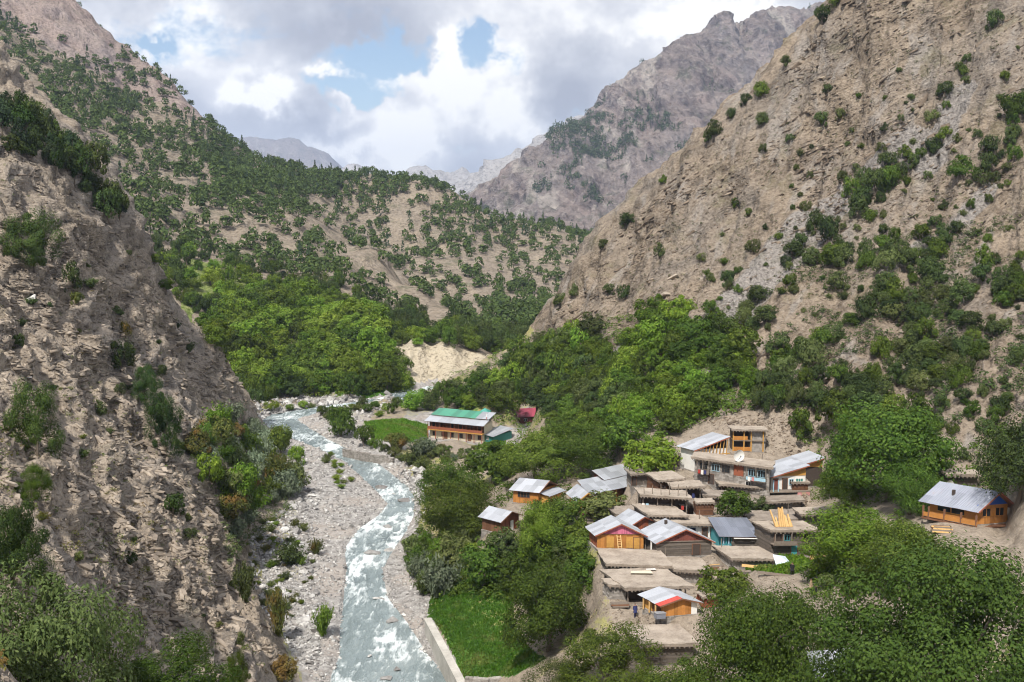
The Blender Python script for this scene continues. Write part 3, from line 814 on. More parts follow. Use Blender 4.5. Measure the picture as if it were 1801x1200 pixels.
RM, _ = mountain('mountain_right', [
    (830, 372, 2000), (845, 345, 2050), (900, 296, 2060), (980, 236, 2080), (1040, 204, 2120), (1085, 160, 2200), (1130, 130, 2260), (1165, 108, 2300), (1190, 82, 2330), (1215, 72, 2355), (1238, 62, 2380), (1252, 48, 2392), (1262, 36, 2398), (1270, 30, 2400),
    (1278, 40, 2406), (1288, 58, 2415), (1300, 70, 2430), (1318, 50, 2440), (1345, 32, 2460), (1390, 30, 2480), (1440, 24, 2500), (1500, 0, 2550), (1650, -30, 2600), (1900, 20, 2600),
    (800, 420, 1900), (900, 400, 1800), (960, 400, 1700), (1040, 440, 1650), (1100, 420, 1650), (1000, 320, 1880), (1080, 320, 1900), (1150, 320, 1850), (1200, 260, 1980), (1100, 240, 2050), (1150, 190, 2150),
    (1250, 150, 2240), (1300, 180, 2180), (1350, 130, 2280), (1420, 100, 2350), (1300, 260, 2000), (1500, 200, 2150), (1700, 250, 2000),
    (1060, 500, 1450), (1200, 480, 1450), (900, 520, 1450), (750, 520, 1500), (1500, 450, 1450), (1900, 450, 1450),
    (840, 440, 2400), (980, 330, 2500), (1130, 240, 2650), (1270, 150, 2800), (1440, 130, 2900), (1700, 100, 2900), (750, 500, 2300)], (-.1, .55), (1420, 2900), 'mountain', 24, 150, 401, .0017, .0036, c=.003)
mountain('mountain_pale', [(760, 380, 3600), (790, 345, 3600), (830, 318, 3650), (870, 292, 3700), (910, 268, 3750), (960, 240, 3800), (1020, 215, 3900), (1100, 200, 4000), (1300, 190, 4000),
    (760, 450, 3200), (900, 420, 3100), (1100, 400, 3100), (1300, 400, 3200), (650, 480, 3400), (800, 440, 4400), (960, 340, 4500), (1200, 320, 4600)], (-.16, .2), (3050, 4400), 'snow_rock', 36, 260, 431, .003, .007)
mountain('mountain_blue', [(300, 300, 8200), (380, 258, 8200), (430, 250, 8200), (470, 256, 8200), (515, 250, 8200), (545, 268, 8200), (575, 278, 8200), (605, 308, 8200), (650, 350, 8200), (700, 400, 8200),
    (300, 380, 7200), (500, 370, 7200), (650, 420, 7200), (200, 360, 8200), (300, 400, 9000), (500, 380, 9000), (650, 430, 9000), (100, 450, 8200)], (-.42, -.08), (7000, 9100), 'mountain', 55, 560, 451, .004, .012)
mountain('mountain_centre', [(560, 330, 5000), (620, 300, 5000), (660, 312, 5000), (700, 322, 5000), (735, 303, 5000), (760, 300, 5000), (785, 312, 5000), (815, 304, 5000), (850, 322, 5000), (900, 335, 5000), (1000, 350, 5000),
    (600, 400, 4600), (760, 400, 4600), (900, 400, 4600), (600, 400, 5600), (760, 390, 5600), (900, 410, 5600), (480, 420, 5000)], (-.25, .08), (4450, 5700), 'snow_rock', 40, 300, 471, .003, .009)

# ------------------------------------------------------------------ foliage
def leaf_quads(c, n, L, W, rng, up=0.0):
    """rhombic leaves: centres c, normals n (m x 3), length L and width W (m)"""
    m = len(c)
    r = rng.normal(size=(m, 3)); r[:, 2] += up
    t = r - (r * n).sum(1, keepdims=True) * n
    t /= np.linalg.norm(t, axis=1, keepdims=True) + 1e-9
    b = np.cross(n, t)
    L = np.asarray(L)[:, None]; W = np.asarray(W)[:, None]
    v = np.stack([c - t * L / 2, c + b * W / 2 + n * L * .06, c + t * L / 2, c - b * W / 2 + n * L * .06], 1).reshape(-1, 3)
    f = np.arange(4 * m).reshape(-1, 4)
    return v, f
def unit(v): return v / (np.linalg.norm(v, axis=-1, keepdims=True) + 1e-9)
def tube(pts, rad, k=6):
    """tapered limb as arrays"""
    pts = [np.asarray(p, float) for p in pts]; V = []; Fc = []
    for i, p in enumerate(pts):
        d_ = unit((pts[min(i + 1, len(pts) - 1)] - pts[max(i - 1, 0)])[None])[0]
        a = np.cross(d_, [0.3, .9, .1]); a = unit(a[None])[0]; b = np.cross(d_, a)
        for j in range(k):
            an = 2 * math.pi * j / k
            V.append(p + rad[i] * (math.cos(an) * a + math.sin(an) * b))
    for i in range(len(pts) - 1):
        for j in range(k):
            Fc.append((i * k + j, i * k + (j + 1) % k, (i + 1) * k + (j + 1) % k, (i + 1) * k + j))
    return np.array(V), np.array(Fc)
def join(lst):
    V, Fc, o = [], [], 0
    for v, f in lst:
        V.append(v); Fc.append(np.asarray(f) + o); o += len(v)
    return np.vstack(V), np.vstack(Fc)

def crown_round(seed, n_clump, per, leaf, flat=.85, low=-.35, spread=.62, aspect=.55, lumpy=.30):
    """unit crown (radius about 1, centre at 0): lobes of leaves with gaps between; returns leaves and lobe centres"""
    rng = np.random.default_rng(seed)
    c = unit(rng.normal(size=(n_clump * 3, 3)))
    c = c[c[:, 2] > low][:n_clump]
    rad = rng.uniform(.35, 1.0, len(c)) ** .5 * spread * rng.uniform(.82, 1.12, len(c))
    rad = np.where(rng.uniform(size=len(c)) < .2, rad * rng.uniform(.1, .6, len(c)), rad)
    c = c * rad[:, None]; c[:, 2] *= flat
    R = rng.uniform(lumpy * .5, lumpy * 1.3, len(c))
    C = np.repeat(np.arange(len(c)), per)
    dirs = unit(rng.normal(size=(len(C), 3)))
    # fewer leaves on the inner side of a lobe
    keep = (dirs * unit(c)[C]).sum(1) + rng.uniform(-.2, 1.0, len(C)) > -.05
    C, dirs = C[keep], dirs[keep]
    rr = rng.uniform(.5, 1.08, len(C)) ** .7 * np.where(rng.uniform(size=len(C)) < .12, rng.uniform(1.0, 1.35, len(C)), 1.0)
    pos = c[C] + dirs * (R[C] * rr)[:, None] * np.array([1, 1, .8])
    nr = unit(dirs * 1.0 + unit(c)[C] * .25 + rng.normal(size=dirs.shape) * .36 + np.array([0, 0, .28]))
    L = leaf * rng.uniform(.6, 1.35, len(C))
    v, f = leaf_quads(pos, nr, L, L * aspect, rng)
    return v, f, c
def crown_cone(seed, tiers, per, leaf, slender=.34):
    """conifer of height 1.0 standing at 0"""
    rng = np.random.default_rng(seed); P_, N_, L_ = [], [], []
    for i in range(tiers):
        z = .10 + .88 * i / tiers; r = slender * (1 - z) ** .8 * rng.uniform(.8, 1.15) + .015
        nb = max(4, int(9 * (1 - z * .6)))
        for j in range(nb):
            an = rng.uniform(0, 6.283); rl = r * rng.uniform(.7, 1.15)
            m = max(3, int(per * rl / slender))
            u = rng.uniform(.15, 1, m)
            p = np.column_stack([np.cos(an) * u * rl, np.sin(an) * u * rl, z - .25 * u * rl + rng.normal(size=m) * .012])
            p[:, :2] += rng.normal(size=(m, 2)) * .025
            P_.append(p); N_.append(unit(np.column_stack([np.cos(an) * np.full(m, .5), np.sin(an) * np.full(m, .5), np.full(m, 1.0)]) + rng.normal(size=(m, 3)) * .35))
    P_ = np.vstack(P_); N_ = np.vstack(N_)
    L = leaf * rng.uniform(.7, 1.3, len(P_))
    return leaf_quads(P_, N_, L, L * .5, rng)
def crown_spray(seed, stems, per, leaf, lean=.75):
    """shrub of upright feathery shoots, height about 1"""
    rng = np.random.default_rng(seed); P_, N_ = [], []
    for i in range(stems):
        an = rng.uniform(0, 6.283); le = lean * rng.uniform(0, 1) ** .7; ht = rng.uniform(.55, 1.0) * (1 - .35 * le)
        u = rng.uniform(.12, 1, per) ** .8
        p = np.column_stack([np.cos(an) * le * u ** 1.3, np.sin(an) * le * u ** 1.3, ht * u]) + rng.normal(size=(per, 3)) * .055
        P_.append(p); N_.append(unit(rng.normal(size=(per, 3)) + np.array([np.cos(an) * .6, np.sin(an) * .6, .4])))
    P_ = np.vstack(P_); N_ = np.vstack(N_)
    P_[:, 2] = np.maximum(P_[:, 2], .02)
    L = leaf * rng.uniform(.6, 1.4, len(P_))
    return leaf_quads(P_, N_, L, L * .38, rng, up=.9)

def trunk_for(c, seed, crown_z, r0, n_limb=7, sc=1.0):
    """trunk from the ground (0) to the crown at crown_z with limbs towards the lobes c"""
    rng = np.random.default_rng(seed + 999)
    top = np.array([rng.normal() * .08, rng.normal() * .08, crown_z])
    parts = [tube([(0, 0, -.45), (0, 0, .02), (top * .5 + [rng.normal() * .04, rng.normal() * .04, 0]), top], [r0 * 1.5, r0 * 1.2, r0 * .85, r0 * .6])]
    pick = rng.choice(len(c), min(n_limb, len(c)), replace=False)
    for i in pick:
        e = c[i] * .92 + np.array([0, 0, crown_z]); s0 = top * rng.uniform(.45, .95)
        parts.append(tube([s0, (s0 + e) / 2 + rng.normal(size=3) * .05 + [0, 0, .06], e], [r0 * .5, r0 * .33, r0 * .12], 5))
    return join(parts)

LIB = {}
def lib_round(key, seed, n_clump, per, leaf, cz=.74, r0=.06, mat='lf_walnut', **kw):
    v, f, c = crown_round(seed, n_clump, per, leaf, **kw)
    me = mesh_np(key + '_crown', v + np.array([0, 0, cz]), f); me.materials.append(M[mat])
    tv, tf = trunk_for(c, seed, cz, r0)
    tm = mesh_np(key + '_trunk', tv, tf, True); tm.materials.append(M['w_bark'])
    LIB[key] = (me, tm)
def lib_simple(key, vf, mat, trunk=None):
    me = mesh_np(key + '_crown', *vf); me.materials.append(M[mat])
    tm = None
    if trunk is not None:
        tm = mesh_np(key + '_trunk', *trunk, True); tm.materials.append(M['w_bark'])
    LIB[key] = (me, tm)
# mid distance trees
for i in range(4): lib_round('tree%d' % i, 10 + i, 42, 110, .115, spread=.68 + .04 * (i % 3), flat=.88 + .08 * (i % 2), low=-.85, lumpy=.27)
# near trees, fine leaves
for i in range(2): lib_round('fg%d' % i, 46 + i, 92, 950, .0275, spread=.77, lumpy=.25, flat=.92, cz=.78, r0=.045, low=-.8)
for i in range(3): lib_round('near%d' % i, 40 + i, 70, 400, .044, spread=.74, lumpy=.265, flat=.92, cz=.78, r0=.045, low=-.8)
# oak bushes reaching the ground
for i in range(4): lib_round('bush%d' % i, 60 + i, 20 + 3 * i, 110, .12, cz=.46, r0=.05, low=-.8, mat='lf_oak', spread=.74, flat=.80, lumpy=.29)
for i in range(2): lib_round('nearbush%d' % i, 80 + i, 46, 640, .045, cz=.55, r0=.045, low=-.7, mat='lf_juniper', spread=.82, flat=.95, lumpy=.25, aspect=.42)
# pointed conifers
stem = lambda: tube([(0, 0, -.08), (0, 0, .4), (0, 0, .97)], [.03, .02, .004], 5)
for i in range(3): lib_simple('pine%d' % i, crown_cone(100 + i, 17, 9, .075, .25 + .05 * i), 'lf_pine', stem())
for i in range(3): lib_simple('spray%d' % i, crown_spray(120 + i, 46, 44, .125), 'lf_willow', join([tube([(0, 0, -.2), (.1 * math.cos(a), .1 * math.sin(a), .25), (.3 * math.cos(a), .3 * math.sin(a), .6)], [.02, .015, .006], 4) for a in (0, 2, 4)]))

rp_ = random.Random(77)
def place(name, key, loc, sx, sz, rot, label=None, cat='tree', group=None, mat=None, trunk=True):
    me, tm = LIB[key]
    if tm is None or not trunk:
        o = bpy.data.objects.new(name, me); COL.objects.link(o)
        if mat:
            o.material_slots[0].link = 'OBJECT'; o.material_slots[0].material = M[mat]
        o.location = loc; o.rotation_euler = (rp_.uniform(-.10, .10), rp_.uniform(-.10, .10), rot); a_ = rp_.uniform(.82, 1.18); o.scale = (sx * a_, sx * (2 - a_), sz)
    else:
        o = bpy.data.objects.new(name, None); COL.objects.link(o)
        o.empty_display_size = .2
        o.location = loc; o.rotation_euler = (rp_.uniform(-.10, .10), rp_.uniform(-.10, .10), rot); a_ = rp_.uniform(.82, 1.18); o.scale = (sx * a_, sx * (2 - a_), sz)
        c = bpy.data.objects.new('crown', me); COL.objects.link(c); c.parent = o
        if mat:
            c.material_slots[0].link = 'OBJECT'; c.material_slots[0].material = M[mat]
        t = bpy.data.objects.new('trunk', tm); COL.objects.link(t); t.parent = o
    o['label'] = label; o['category'] = cat
    if group: o['group'] = group
    return o
rt = random.Random(5)
def tree_px(name, key, px, py, w, h, label, cat='tree', group=None, mat=None, D=None, trunk=True, total=None):
    if key.startswith('tree') and w >= 112: key = 'near' + '0120'[int(key[-1])]
    """a tree whose foot is seen at px, py and that looks w wide and h tall in the photograph"""
    if D is None:
        q, _ = hit(px, py)
        if q is None: return None
    else: q = P(px, py, D)
    k = q.y / F
    tall = {'tree': 1.62, 'near': 1.68, 'fg': 1.68, 'bush': 1.05, 'nearb': 1.25, 'pine': 1.0, 'spray': 1.0}[key[:5] if key.startswith('nearb') else key.rstrip('0123456789')]
    wide = {'tree': 1.75, 'near': 1.8, 'fg': 1.8, 'bush': 1.75, 'nearb': 1.75, 'pine': .55, 'spray': 1.35}[key[:5] if key.startswith('nearb') else key.rstrip('0123456789')]
    return place(name, key, q + Vector((0, 0, -.1)), w * k / wide, h * k / tall, rt.uniform(0, 6.28), label, cat, group, mat, trunk)

# ------------------------------------------------------------------ trees that stand out one by one
T = tree_px
for a in [
    # name, shape, foot x, foot y, width, height, label, material
    ('walnut_tree', 'tree0', 790, 905, 125, 118, 'upper of the two dark walnut trees leaning over the water', 'lf_walnut'),
    ('walnut_tree', 'tree1', 812, 955, 150, 130, 'broad dark walnut tree on the river bank beside the small brown house', 'lf_walnut'),
    ('walnut_tree', 'tree2', 868, 850, 105, 92, 'walnut tree below the low tin-roofed annex of the long building', 'lf_walnut'),
    ('walnut_tree', 'tree3', 945, 850, 150, 110, 'largest round walnut tree just below the maroon roof', 'lf_walnut'),
    ('walnut_tree', 'tree1', 1025, 838, 130, 112, 'walnut tree growing behind the group of tin roofs with the pink balcony', 'lf_walnut'),
    ('mulberry_tree', 'tree2', 1143, 842, 100, 90, 'bright green tree at the upper edge of the village beside the white-walled house', 'lf_bright'),
    ('mulberry_tree', 'tree0', 1092, 800, 90, 85, 'green tree on the slope above the tin roofs, left of the bright one', 'lf_walnut'),
    ('vine_tree', 'tree3', 955, 990, 122, 128, 'yellow-green tree overgrown with vines between the small brown house and the orange houses', 'lf_lime'),
    ('olive_tree', 'tree1', 965, 1145, 200, 178, 'large dull green tree standing on the edge of the lawn by the river', 'lf_walnut'),
    ('olive_tree', 'tree0', 1062, 912, 100, 62, 'thin-leaved tree in front of the orange house with the white window', 'lf_olive'),
    ('apricot_tree', 'tree2', 1268, 1062, 95, 82, 'small tree beside the two lower flat mud roofs', 'lf_walnut'),
    ('apricot_tree', 'tree3', 1290, 914, 78, 66, 'round dark tree among the mud roofs, left of the upright yellow planks', 'lf_walnut'),
    ('apricot_tree', 'tree0', 1338, 908, 58, 44, 'small pale green tree behind the upright yellow planks', 'lf_olive'),
    ('walnut_tree', 'tree2', 1562, 882, 225, 215, 'huge walnut tree on the slope right of the yellow-gabled house', 'lf_walnut'),
    ('walnut_tree', 'tree0', 1488, 892, 118, 88, 'dark tree partly hiding the yellow-gabled house', 'lf_walnut'),
    ('walnut_tree', 'tree1', 1600, 905, 120, 105, 'dark tree between the huge walnut and the house with the blue gable', 'lf_walnut'),
    ('walnut_tree', 'tree3', 1788, 895, 170, 210, 'dark tree at the picture edge leaning over the house with the blue gable', 'lf_oak'),
    ('olive_tree', 'near1', 1490, 1010, 190, 140, 'pale green leafy tree above the footpath with the walkers', 'lf_bright'),
    ('olive_tree', 'near0', 1605, 1030, 200, 135, 'spreading green tree below the house with the blue gable', 'lf_walnut'),
    ('walnut_tree', 'fg0', 1335, 1300, 360, 325, 'large leafy tree in front of the village beside the red and white roofed hut', 'lf_walnut'),
    ('walnut_tree', 'fg1', 1650, 1340, 460, 460, 'largest foreground tree filling the lower corner, dense dark green leaves', 'lf_deep'),
    ('walnut_tree', 'fg0', 1850, 1280, 260, 300, 'dark leafy tree cut by the picture edge below the dirt yard', 'lf_deep'),
    ('walnut_tree', 'fg1', 1500, 1330, 260, 170, 'low leafy tree between the two big foreground trees, in front of the pale sheet roof', 'lf_walnut'),
    ('walnut_tree', 'near0', 1225, 1275, 190, 130, 'leafy tree at the bottom edge below the lowest mud roof', 'lf_walnut'),
    ('mulberry_bush', 'nearbush0', 1070, 1215, 190, 110, 'wide green bush at the bottom edge beside the lowest mud roof', 'lf_walnut'),
    ('mulberry_bush', 'nearbush1', 985, 1235, 130, 75, 'low bush at the bottom edge above the curved stone wall', 'lf_olive'),
    ('oak_bush', 'nearbush0', 110, 1330, 310, 330, 'big pale-leaved bush filling the lower left corner of the rocky slope', 'lf_olive'),
    ('oak_bush', 'nearbush1', 285, 1275, 230, 150, 'light green bush low on the rocky slope right of the corner bush', 'lf_walnut'),
    ('juniper', 'nearbush1', 30, 1040, 150, 160, 'dark juniper above the big corner bush', 'lf_juniper'),
    ('juniper', 'nearbush0', 66, 805, 95, 130, 'tall dark juniper alone in the middle of the bare slate slope', 'lf_juniper'),
    ('juniper', 'nearbush0', 292, 790, 72, 100, 'dark bushy juniper at the edge of the slate slope above the bank shrubs', 'lf_juniper'),
    ('juniper', 'nearbush1', 258, 708, 50, 66, 'dark juniper just above the bushy one at the slope edge', 'lf_juniper'),
    ('juniper', 'bush1', 212, 645, 54, 48, 'low round juniper halfway up the slate slope', 'lf_juniper'),
    ('juniper', 'nearbush1', 60, 880, 60, 66, 'small bush under the tall juniper on the slate slope', 'lf_walnut'),
    ('juniper', 'nearbush0', 62, 480, 105, 100, 'bush on the upper slate slope below the dark trees', 'lf_juniper'),
    ('juniper', 'bush2', 128, 515, 40, 52, 'slim bush on the upper slate slope, right of a wider one', 'lf_oak'),
    ('juniper', 'bush0', 307, 908, 44, 44, 'round bush on the lower slate slope', 'lf_juniper'),
    ('oak_tree', 'tree0', 500, 1200, 58, 62, 'small round tree on the rock at the bottom edge beside the river', 'lf_autumn'),
    ('oak_tree', 'nearbush0', 412, 1215, 46, 70, 'slim dark green bush on the rock left of the round tree by the river', 'lf_walnut'),
    ('willow_bush', 'spray0', 768, 1050, 80, 80, 'silvery willow at the top of the lawn by the river', 'lf_willow'),
    ('willow_bush', 'spray1', 738, 1015, 52, 55, 'smaller silvery willow between the big willow and the water', 'lf_willow'),
    ('willow_bush', 'spray2', 742, 808, 56, 48, 'grey-green willow on the bank below the green-roofed building', 'lf_willow'),
    ('river_bush', 'bush3', 600, 768, 62, 56, 'round dark green tree standing on the stones beside the river bend', 'lf_walnut'),
    ('river_bush', 'bush0', 641, 786, 46, 40, 'round bush above the low embankment wall', 'lf_walnut'),
    ('river_bush', 'spray1', 512, 992, 66, 44, 'green shrub on the white gravel left of the river', 'lf_olive'),
    ('river_bush', 'spray0', 556, 975, 28, 34, 'small dry shrub on the gravel beside the green one', 'lf_autumn'),
    ('river_bush', 'spray2', 568, 1120, 46, 70, 'yellow-green shrub at the water edge left of the river', 'lf_lime'),
    ('river_bush', 'spray1', 490, 1120, 42, 110, 'rusty brown shrub along the foot of the rock slope', 'lf_autumn'),
    ('river_bush', 'spray2', 432, 1060, 50, 90, 'green willow shrub at the foot of the rock slope above the rusty one', 'lf_olive'),
    ('fruit_tree', 'tree1', 945, 1000, 80, 70, 'dark tree half hidden behind the vine-grown tree', 'lf_walnut'),
    ('fruit_tree', 'tree2', 850, 1030, 100, 90, 'tree at the upper end of the lawn', 'lf_walnut'),
    ('fruit_tree', 'tree0', 905, 1040, 90, 80, 'dark tree behind the large dull green one', 'lf_walnut'),
    ('fruit_tree', 'tree3', 795, 1005, 90, 80, 'tree on the bank above the silvery willow', 'lf_olive')]:
    T(a[0], a[1], a[2], a[3], a[4], a[5], a[6], 'bush' if 'bush' in a[0] or a[0] == 'juniper' else 'tree', None, a[7])

def pinside(poly, x, y):
    return bool(inside(np.array(poly, float), np.array([float(x)]), np.array([float(y)]))[0])
SITEXY = np.array([(s['loc'].x - math.sin(s['rot']) * s['d'] / 2, s['loc'].y + math.cos(s['rot']) * s['d'] / 2, max(s['w'], s['d']) * .62) for s in SITE.values()])
def clear(q, extra=1.0):
    return bool(np.all(np.hypot(SITEXY[:, 0] - q.x, SITEXY[:, 1] - q.y) > SITEXY[:, 2] + extra))
COLW = dict(lf_walnut='green', lf_bright='bright green', lf_lime='yellow-green', lf_oak='dark green', lf_olive='dull green', lf_willow='silvery', lf_autumn='rust-tinged', lf_pine='blackish', lf_juniper='dark green', lf_grass='green')
def relabel(rows, noun, where):
    """name each plant of a group by its size, colour and place in the group"""
    if not rows: return
    ws = sorted(r_[3] for r_ in rows); xs = sorted(r_[1] for r_ in rows); ys = sorted(r_[2] for r_ in rows); n = len(rows)
    for o, x, y, w_, mat in rows:
        sz = 'small' if w_ < ws[n // 3] else 'large' if w_ > ws[2 * n // 3] else 'medium'
        v = 'upper' if y < ys[n // 3] else 'lower' if y > ys[2 * n // 3] else 'middle'
        h = 'left' if x < xs[n // 3] else 'right' if x > xs[2 * n // 3] else 'centre'
        if o is not None: o['label'] = '%s %s %s, %s %s of %s' % (sz, COLW[mat], noun, v, h, where)
WORDS = {}
def scatter_px(name, keys, poly, n, wr, hr, label, cat, group, mats, minpx, seed, keep=None, extra=1.5):
    """n plants over the ground seen inside a picture outline, no two feet closer than minpx"""
    r = random.Random(seed); xs = [p[0] for p in poly]; ys = [p[1] for p in poly]; got = []; rows = []; tries = 0
    while len(got) < n and tries < n * 40:
        tries += 1
        x, y = r.uniform(min(xs), max(xs)), r.uniform(min(ys), max(ys))
        if not pinside(poly, x, y): continue
        if any((x - a) ** 2 + ((y - b) * 1.5) ** 2 < minpx ** 2 for a, b in got): continue
        q, _ = hit(x, y)
        if q is None or not clear(q, extra): continue
        if keep is not None and not keep(x, y, q, r): continue
        got.append((x, y))
        w_ = r.uniform(*wr); mt = r.choice(mats)
        rows.append((T(name, r.choice(keys), x, y, w_, w_ * r.uniform(*hr), label, cat, group, mt), x, y, w_, mt))
    noun, where = label.split(' | ')
    relabel(rows, noun, where)
    return len(got)
CNT = {}
TR4 = ['tree0', 'tree1', 'tree2', 'tree3']; BU4 = ['bush0', 'bush1', 'bush2', 'bush3']; SP3 = ['spray0', 'spray1', 'spray2']
# wood on the far left bank: yellow-green species, leaf colour doubling as sun patch
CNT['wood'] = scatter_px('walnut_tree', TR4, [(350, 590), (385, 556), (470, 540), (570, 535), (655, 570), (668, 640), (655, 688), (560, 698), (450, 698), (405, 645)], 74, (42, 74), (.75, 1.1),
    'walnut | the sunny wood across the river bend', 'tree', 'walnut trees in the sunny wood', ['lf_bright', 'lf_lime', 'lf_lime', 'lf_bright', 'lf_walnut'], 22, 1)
CNT['wood_low'] = scatter_px('bank_tree', TR4 + BU4, [(430, 688), (560, 682), (690, 684), (680, 696), (560, 698), (440, 704)], 18, (34, 54), (.8, 1.1),
    'tree | the row along the far gravel below the wood', 'tree', 'dark trees along the far gravel', ['lf_walnut', 'lf_oak', 'lf_walnut'], 15, 2)
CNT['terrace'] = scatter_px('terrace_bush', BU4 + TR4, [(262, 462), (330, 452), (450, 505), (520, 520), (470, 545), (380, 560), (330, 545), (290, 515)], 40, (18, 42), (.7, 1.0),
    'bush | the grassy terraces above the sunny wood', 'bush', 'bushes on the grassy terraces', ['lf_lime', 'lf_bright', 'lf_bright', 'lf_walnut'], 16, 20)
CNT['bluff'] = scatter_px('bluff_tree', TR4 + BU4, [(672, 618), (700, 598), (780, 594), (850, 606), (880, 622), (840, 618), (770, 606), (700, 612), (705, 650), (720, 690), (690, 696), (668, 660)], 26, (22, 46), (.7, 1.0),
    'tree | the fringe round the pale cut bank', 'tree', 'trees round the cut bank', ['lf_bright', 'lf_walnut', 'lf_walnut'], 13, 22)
# wooded nose on the right bank
CNT['nose'] = scatter_px('bank_tree', TR4 + ['bush1'], [(700, 725), (760, 718), (850, 685), (900, 640), (960, 612), (1040, 600), (1090, 650), (1120, 720), (1080, 790), (1000, 790), (900, 745), (860, 718), (780, 722)], 100, (34, 64), (.75, 1.1),
    'tree | the wooded spur above the long building', 'tree', 'trees on the wooded spur', ['lf_walnut', 'lf_walnut', 'lf_oak', 'lf_bright', 'lf_olive'], 17, 3, lambda x, y, q, r: not (880 < x < 970 and y > 728) and not (835 < x < 875 and y > 722), extra=3)
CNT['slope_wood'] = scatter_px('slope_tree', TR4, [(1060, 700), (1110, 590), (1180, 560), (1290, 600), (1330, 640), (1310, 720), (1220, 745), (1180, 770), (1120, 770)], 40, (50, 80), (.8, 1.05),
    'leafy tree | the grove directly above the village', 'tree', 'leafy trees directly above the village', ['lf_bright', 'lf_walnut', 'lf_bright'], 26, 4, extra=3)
# oaks over the right slope: a thick belt in the middle, thinning upwards
def clumpy(x, y, q, r):
    return float(vnoise(np.array([[q.x / 15, q.y / 15, 3.3]]), 7)[0] + .8 * vnoise(np.array([[q.x / 6, q.y / 6, 1.3]]), 8)[0]) > r.uniform(-.25, .75)
CNT['oak_belt'] = scatter_px('oak_tree', BU4 + ['tree1', 'tree3'], [(1290, 640), (1310, 540), (1400, 470), (1520, 440), (1660, 470), (1801, 520), (1801, 700), (1700, 690), (1600, 700), (1420, 730), (1330, 720)], 105, (28, 54), (.75, 1.0),
    'oak | the oak belt on the village slope', 'tree', 'oaks in the belt above the village', ['lf_oak', 'lf_oak', 'lf_walnut', 'lf_olive'], 17, 5, clumpy)
CNT['oak_high'] = scatter_px('oak_bush', BU4, [(1380, 470), (1450, 380), (1600, 270), (1801, 180), (1801, 540), (1640, 470), (1500, 450)], 62, (20, 46), (.7, 1.0),
    'oak bush | the scrub high above the oak belt', 'bush', 'oak bushes high on the right slope', ['lf_oak', 'lf_walnut', 'lf_oak'], 22, 6, clumpy)
lrows = []
for (x, y, w_) in [(1455, 168, 20), (1340, 222, 24), (1442, 222, 26), (1388, 250, 16), (1342, 268, 16), (1556, 230, 14), (1662, 168, 26), (1748, 52, 34), (1782, 210, 44), (1640, 215, 24), (1470, 12, 26), (1448, 44, 34), (1382, 118, 20),
                   (1338, 172, 28), (1312, 186, 22), (1286, 208, 18), (1256, 238, 26), (1245, 250, 20), (1166, 322, 14), (1102, 398, 24), (1110, 392, 16), (1062, 438, 18), (1280, 505, 30), (1250, 560, 34), (1325, 445, 26), (1295, 365, 18),
                   (1160, 455, 26), (1070, 520, 22), (1100, 525, 26), (1010, 520, 20), (985, 540, 26), (1210, 640, 26), (1510, 175, 12), (1580, 130, 12), (1700, 110, 16), (1480, 320, 20), (1530, 390, 22), (1400, 300, 12)]:
    mt = rt.choice(['lf_oak', 'lf_oak', 'lf_walnut', 'lf_olive'])
    lrows.append((T('oak_bush', rt.choice(BU4), x, y, w_ * 1.15, w_ * 1.0, 'x', 'bush', 'lone bushes on the bare brown face', mt), x, y, w_, mt))
relabel(lrows, 'lone bush', 'the bare brown mountain face')
CNT['oak_small'] = scatter_px('oak_shrub', BU4 + SP3[:1], [(1180, 540), (1260, 420), (1420, 260), (1560, 130), (1801, 40), (1801, 700), (1640, 720), (1420, 720), (1300, 700)], 150, (9, 22), (.6, 1.0),
    'shrub | the scattered scrub of the right slope', 'bush', 'small shrubs scattered over the right slope', ['lf_oak', 'lf_walnut', 'lf_olive', 'lf_olive'], 14, 21)
CNT['right_low'] = scatter_px('oak_bush', BU4, [(1640, 700), (1801, 690), (1801, 800), (1700, 820), (1650, 780)], 12, (22, 44), (.7, 1.0),
    'oak bush | the stony slope above the blue gable', 'bush', 'bushes above the blue-gabled house', ['lf_oak', 'lf_walnut'], 26, 7)
# growth between the houses and round the village
CNT['village'] = scatter_px('village_tree', TR4, [(880, 905), (1010, 930), (1040, 1000), (1050, 1060), (960, 1060), (880, 1000)], 14, (50, 78), (.8, 1.0),
    'garden tree | the thicket below the orange plank house', 'tree', 'garden trees below the orange plank house', ['lf_walnut', 'lf_walnut', 'lf_olive'], 26, 8)
CNT['upper'] = scatter_px('slope_tree', TR4 + BU4, [(1380, 770), (1440, 740), (1640, 740), (1640, 800), (1620, 860), (1520, 880), (1440, 880)], 14, (50, 90), (.75, 1.0),
    'tree | the thicket round the huge walnut', 'tree', 'trees round the huge walnut', ['lf_walnut', 'lf_oak'], 30, 9)
CNT['path'] = scatter_px('path_bush', BU4 + SP3, [(1410, 960), (1560, 990), (1650, 1020), (1560, 1060), (1450, 1050), (1420, 1000)], 14, (30, 60), (.6, .9),
    'bush | the growth beside the village footpath', 'bush', 'bushes by the footpath', ['lf_olive', 'lf_bright', 'lf_autumn'], 24, 10)
